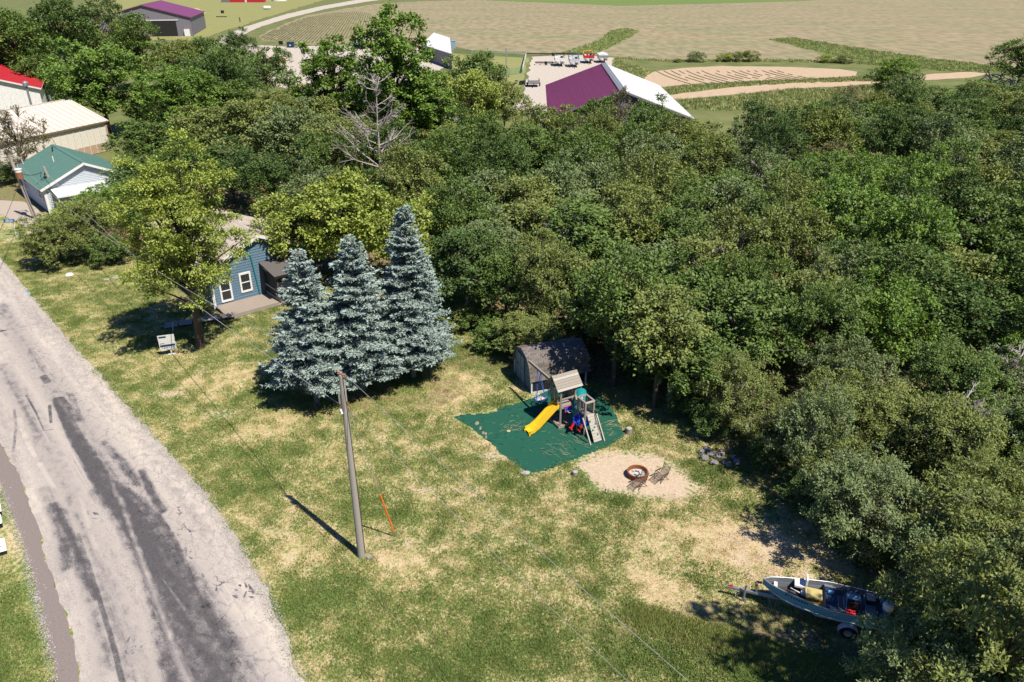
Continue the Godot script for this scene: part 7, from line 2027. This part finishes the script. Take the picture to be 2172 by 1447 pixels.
		var w := node("branches", e[0], M.dead_wood)
		t.add_child(w, true)
	# the woods behind shed and fire ring
	var edge: PackedVector2Array = PackedVector2Array([Vector2(-4.99, -44.96), Vector2(-2.94, -44.24), Vector2(-0.18, -41.85), Vector2(2.46, -41.85), Vector2(4.91, -39.96), Vector2(6.49, -37.11), Vector2(8.11, -34.31), Vector2(9.27, -31.62), Vector2(10.9, -29.81), Vector2(11.74, -27.44), Vector2(12.69, -25.34), Vector2(13.43, -23.19), Vector2(14.12, -21.77)])
	var poly := edge.duplicate()
	poly.append_array(PackedVector2Array([Vector2(15.0, -19.0), Vector2(15.6, -12.0), Vector2(32, -12), Vector2(52, -58), Vector2(92, -98), Vector2(80, -116), Vector2(52, -110), Vector2(42, -98), Vector2(30, -87), Vector2(18, -90), Vector2(4, -92), Vector2(-6, -84), Vector2(-7, -64), Vector2(-5.5, -50)]))
	rng.seed = 909
	var placed := stood.duplicate()
	var places := [
		[-27.0, 99.0, "near the boat at the lower right"], [-40.0, 9.0, "at the forest edge behind the climbing wall"], [-34.0, 99.0, "between the boat and the stone heap"],
		[-42.0, 16.0, "just behind the stone heap and fire ring"], [-42.0, 99.0, "at the right edge halfway up"],
		[-50.0, 9.0, "directly behind the shed"], [-58.0, 18.0, "in the middle of the woods behind the fire ring"], [-58.0, 99.0, "in the woods at the right below the rusty brown tree"],
		[-78.0, 8.0, "in the woods between spruces and two-tone barn"], [-78.0, 24.0, "in the middle of the woods left of the tan tree"], [-78.0, 99.0, "around the rusty brown tree at the right"],
		[-999.0, 14.0, "at the back of the woods before the two-tone barn"], [-999.0, 30.0, "at the back of the woods below the bare terrace"], [-999.0, 50.0, "at the back of the woods beside the tall bright tree"], [-999.0, 999.0, "in the far right corner below the brush pile"],
	]
	var words := {"leaf_deep": "dark green", "leaf_green": "mid green", "leaf_bright": "bright green", "leaf_olive": "olive green", "leaf_yellow": "yellow-green", "leaf_grey": "grey-green", "leaf_blue": "bluish green"}
	var want := []
	# trees along the edge first, then the body of the woods
	for i in edge.size() - 1:
		var k := maxi(1, int(edge[i].distance_to(edge[i + 1]) / 2.6))
		for j in k: want.append([edge[i].lerp(edge[i + 1], (j + 0.5) / k) + Vector2(0.55, -0.75) * 1.9, true])
	for i in 9000: want.append([Vector2(R(-8, 92), R(-116, -12)), false])
	for e in want:
		var p: Vector2 = e[0]
		if not e[1] and not Geometry2D.is_point_in_polygon(p, poly): continue
		var gap := 2.0 if e[1] else lerpf(2.2, 4.5, clampf((-p.y - 20.0) / 50.0, 0, 1))
		var clear := true
		for q in placed:
			if q.distance_to(p) < gap:
				clear = false
				break
		if Vector2(2.4, -37.6).distance_to(p) < 2.9: clear = false
		if not clear: continue
		# outside the picture on the right only what can throw its shade into it
		var fw := -p.y; var dep := fw * 0.897 + 16.0 * 0.442
		if p.x / dep > 0.80: continue
		placed.append(p)
		var near := p.y > -33.0
		var edgy: bool = e[1]
		var tone: String = ["leaf_deep", "leaf_green", "leaf_green", "leaf_olive", "leaf_olive", "leaf_grey", "leaf_olive", "leaf_green"][rng.randi() % 8]
		if p.x > 20.0 and p.y > -70.0 and rng.randf() < 0.5: tone = ["leaf_deep", "leaf_bright", "leaf_green"][rng.randi() % 3]
		var h := R(5.4, 8.6); var r := R(2.6, 3.9)
		var kind: String = ["round", "loose", "dense", "round", "spire", "dense"][rng.randi() % 6]
		if near:
			h = R(3.9, 5.4); r = R(2.2, 2.9)
			kind = "plumy" if p.y > -25.0 else ["fine", "plumy"][rng.randi() % 2]
			tone = ["leaf_olive", "leaf_grey", "leaf_olive", "leaf_green"][rng.randi() % 4]
		elif p.y > -46.0:
			kind = ["dense", "fine", "round"][rng.randi() % 3]
			h = R(5.5, 7.2)
		if edgy:
			r *= 0.88
			if rng.randf() < 0.5: h *= 0.85
		var zone := ""
		for q in places:
			if p.y > q[0] and p.x < q[1]:
				zone = q[2]
				break
		plant(kind, p.x, p.y, h, r, tone, "woodland_tree", "%s tree among others %s" % [words[tone], zone], "tree", "%s woodland trees %s" % [words[tone], zone], "twig_bark" if rng.randf() < 0.5 else "bark")
	# a tall tree just outside the picture whose thin crown dapples the boat
	plant("tallthin", 14.6, -13.2, 14.5, 2.4, "leaf_olive", "broadleaf_tree", "tall thin-crowned tree past the lower right corner")
	# the near trees that reach over the stern of the boat
	for q in [["plumy", 13.89, -17.22, 5.41, 2.6, "leaf_olive", "plumy olive tree reaching over the stern of the boat"], ["plumy", 14.03, -15.35, 6.78, 3.0, "leaf_olive", "plumy olive tree at the bottom right corner"], ["fine", 15.17, -19.59, 4.28, 2.3, "leaf_grey", "grey-green tree just behind the stern of the boat"], ["plumy", 12.09, -15.67, 4.38, 2.2, "leaf_grey", "low plumy tree below the trailer wheel at the bottom edge"]]:
		plant(q[0], q[1], q[2], q[3], q[4], q[5], "broadleaf_tree", q[6])
	# low growth that closes the edge of the woods
	for i in edge.size() - 1:
		var k := maxi(1, int(edge[i].distance_to(edge[i + 1]) / 1.7))
		for j in k:
			var p := edge[i].lerp(edge[i + 1], (j + R(0.2, 0.8)) / k) + Vector2(0.55, -0.75) * R(0.2, 1.0)
			if Vector2(2.4, -37.6).distance_to(p) < 2.7: continue
			plant("bush", p.x, p.y, R(1.2, 2.2), R(1.0, 1.5), ["leaf_green", "leaf_olive", "leaf_deep"][rng.randi() % 3], "edge_shrub", "low shrub along the lawn edge of the woods", "bush", "shrubs along the edge of the woods")
	# brush pile at the right
	var bp := Vector3(96.61, 0, -154.71)
	var pile := thing("brush_pile", "grey pile of cut brush and logs below the big tree at the right edge", "brush pile", bp)
	for i in 60:
		var q := bp + Vector3(rng.randfn(0, 2.6), R(0.2, 2.4), rng.randfn(0, 1.4))
		var d := Vector3(R(-1, 1), R(-0.3, 0.4), R(-0.7, 0.7)).normalized() * R(0.8, 2.2)
		part(pile, "branch", tube_shape([q - d, q + ball() * 0.2, q + d], [0.14, 0.11, 0.05], 5), M.dead_wood)

# ---------------------------------------------------------------- grass blades on the lawn

func grass() -> void:
	rng.seed = 1010
	var s := Shape.new()
	for i in 30:
		var p := Vector3(rng.randfn(0, 0.12), 0, rng.randfn(0, 0.12))
		var a := R(0, TAU)
		var w := Vector3(cos(a), 0, sin(a)) * R(0.008, 0.016)
		var b := R(0.75, 1.2)
		s.col = Color(b, b, b * R(0.8, 1.0))
		s.tri(p - w, p + Vector3(R(-0.05, 0.05), R(0.03, 0.085), R(-0.05, 0.05)), p + w)
	var tuft := s.mesh()
	tuft.surface_set_material(0, M.blade)
	var right: PackedVector2Array = PackedVector2Array([Vector2(-5.56, -15.35), Vector2(-6.91, -17.27), Vector2(-8.16, -19.59), Vector2(-9.44, -21.65), Vector2(-11.01, -23.74), Vector2(-13.34, -26.77), Vector2(-15.74, -29.42), Vector2(-19.62, -33.61), Vector2(-23.57, -37.93), Vector2(-29.07, -43.89), Vector2(-35.17, -50.79), Vector2(-41.54, -57.89)])
	var left: PackedVector2Array = PackedVector2Array([Vector2(-15.02, -17.27), Vector2(-16.13, -18.96), Vector2(-16.96, -20.02), Vector2(-17.88, -21.29), Vector2(-19.14, -22.93), Vector2(-20.49, -24.6), Vector2(-21.93, -26.28), Vector2(-23.43, -28.14)])
	var mat_poly: PackedVector2Array = PackedVector2Array([Vector2(-3.23, -33.66), Vector2(-0.85, -34.41), Vector2(1.95, -36.63), Vector2(4.6, -36.31), Vector2(5.48, -34.31), Vector2(5.76, -31.79), Vector2(2.66, -29.46), Vector2(0.78, -28.53), Vector2(-0.88, -30.88)])
	var xf := []
	for i in 150000:
		var z := -6.0 - 56.0 * pow(rng.randf(), 0.8)
		if z > -15.5: continue
		var x := R(-0.72, 0.62) * (-z * 0.897 + 9.3)
		var p := Vector2(x, z)
		# clear of the road
		var k := (p - RO).dot(RE)
		var on_left := (p - Vector2(-15.02, -17.27)).dot(RE) < 0.0
		if not on_left:
			var hit := false
			for j in right.size() - 1:
				var t := (p - right[j]).dot(RD)
				var t1 := (right[j + 1] - right[j]).dot(RD)
				if t >= 0.0 and t < t1:
					hit = (p - right[j].lerp(right[j + 1], t / t1)).dot(RE) < 0.05 + 0.12 * rng.randfn()
			if hit: continue
		elif z < -27.0: continue
		else:
			var hit := false
			for j in left.size() - 1:
				var t := (p - left[j]).dot(RD)
				var t1 := (left[j + 1] - left[j]).dot(RD)
				if t >= 0.0 and t < t1: hit = (p - left[j].lerp(left[j + 1], t / t1)).dot(RE) > -0.1
			if hit: continue
		var c := lawn_at(x, z)
		if sand[c] > R(0.25, 0.7) or litter[c] > R(0.5, 1.4): continue
		if Geometry2D.is_point_in_polygon(p, mat_poly): continue
		var col := Color(lawn_bytes[c * 3] / 255.0, lawn_bytes[c * 3 + 1] / 255.0, lawn_bytes[c * 3 + 2] / 255.0).srgb_to_linear()
		if col.r > col.g * 1.12 and rng.randf() < 0.6: continue
		var lush := clampf(col.g / maxf(col.r, 0.01) - 0.85, 0.0, 0.6)
		var sc := R(0.75, 1.25) * (0.8 + lush)
		xf.append([Transform3D(Basis(Vector3.UP, R(0, TAU)).scaled(Vector3(sc, sc * R(0.8, 1.3), sc)), Vector3(x, 0, z)), col * R(1.05, 1.55)])
	scatter("lawn_grass", tuft, xf, "short patchy grass covering the lawn", "grass")
	# longer grass along the mown edge in the foreground
	xf = []
	for i in 1500:
		var f := rng.randf()
		var p := Vector2(4.25, -20.7).lerp(Vector2(12, -17.68), f) + Vector2(rng.randfn(0, 0.25), absf(rng.randfn(0, 0.5)) + 0.1)
		xf.append([Transform3D(Basis(Vector3.UP, R(0, TAU)).scaled(Vector3(1.2, R(1.3, 2.6), 1.2)), Vector3(p.x, 0, p.y)), Color(0.2, 0.29, 0.07).lerp(Color(0.42, 0.42, 0.18), rng.randf())])
	scatter("tall_grass", tuft, xf, "strip of longer unmown grass in front of the boat", "grass")
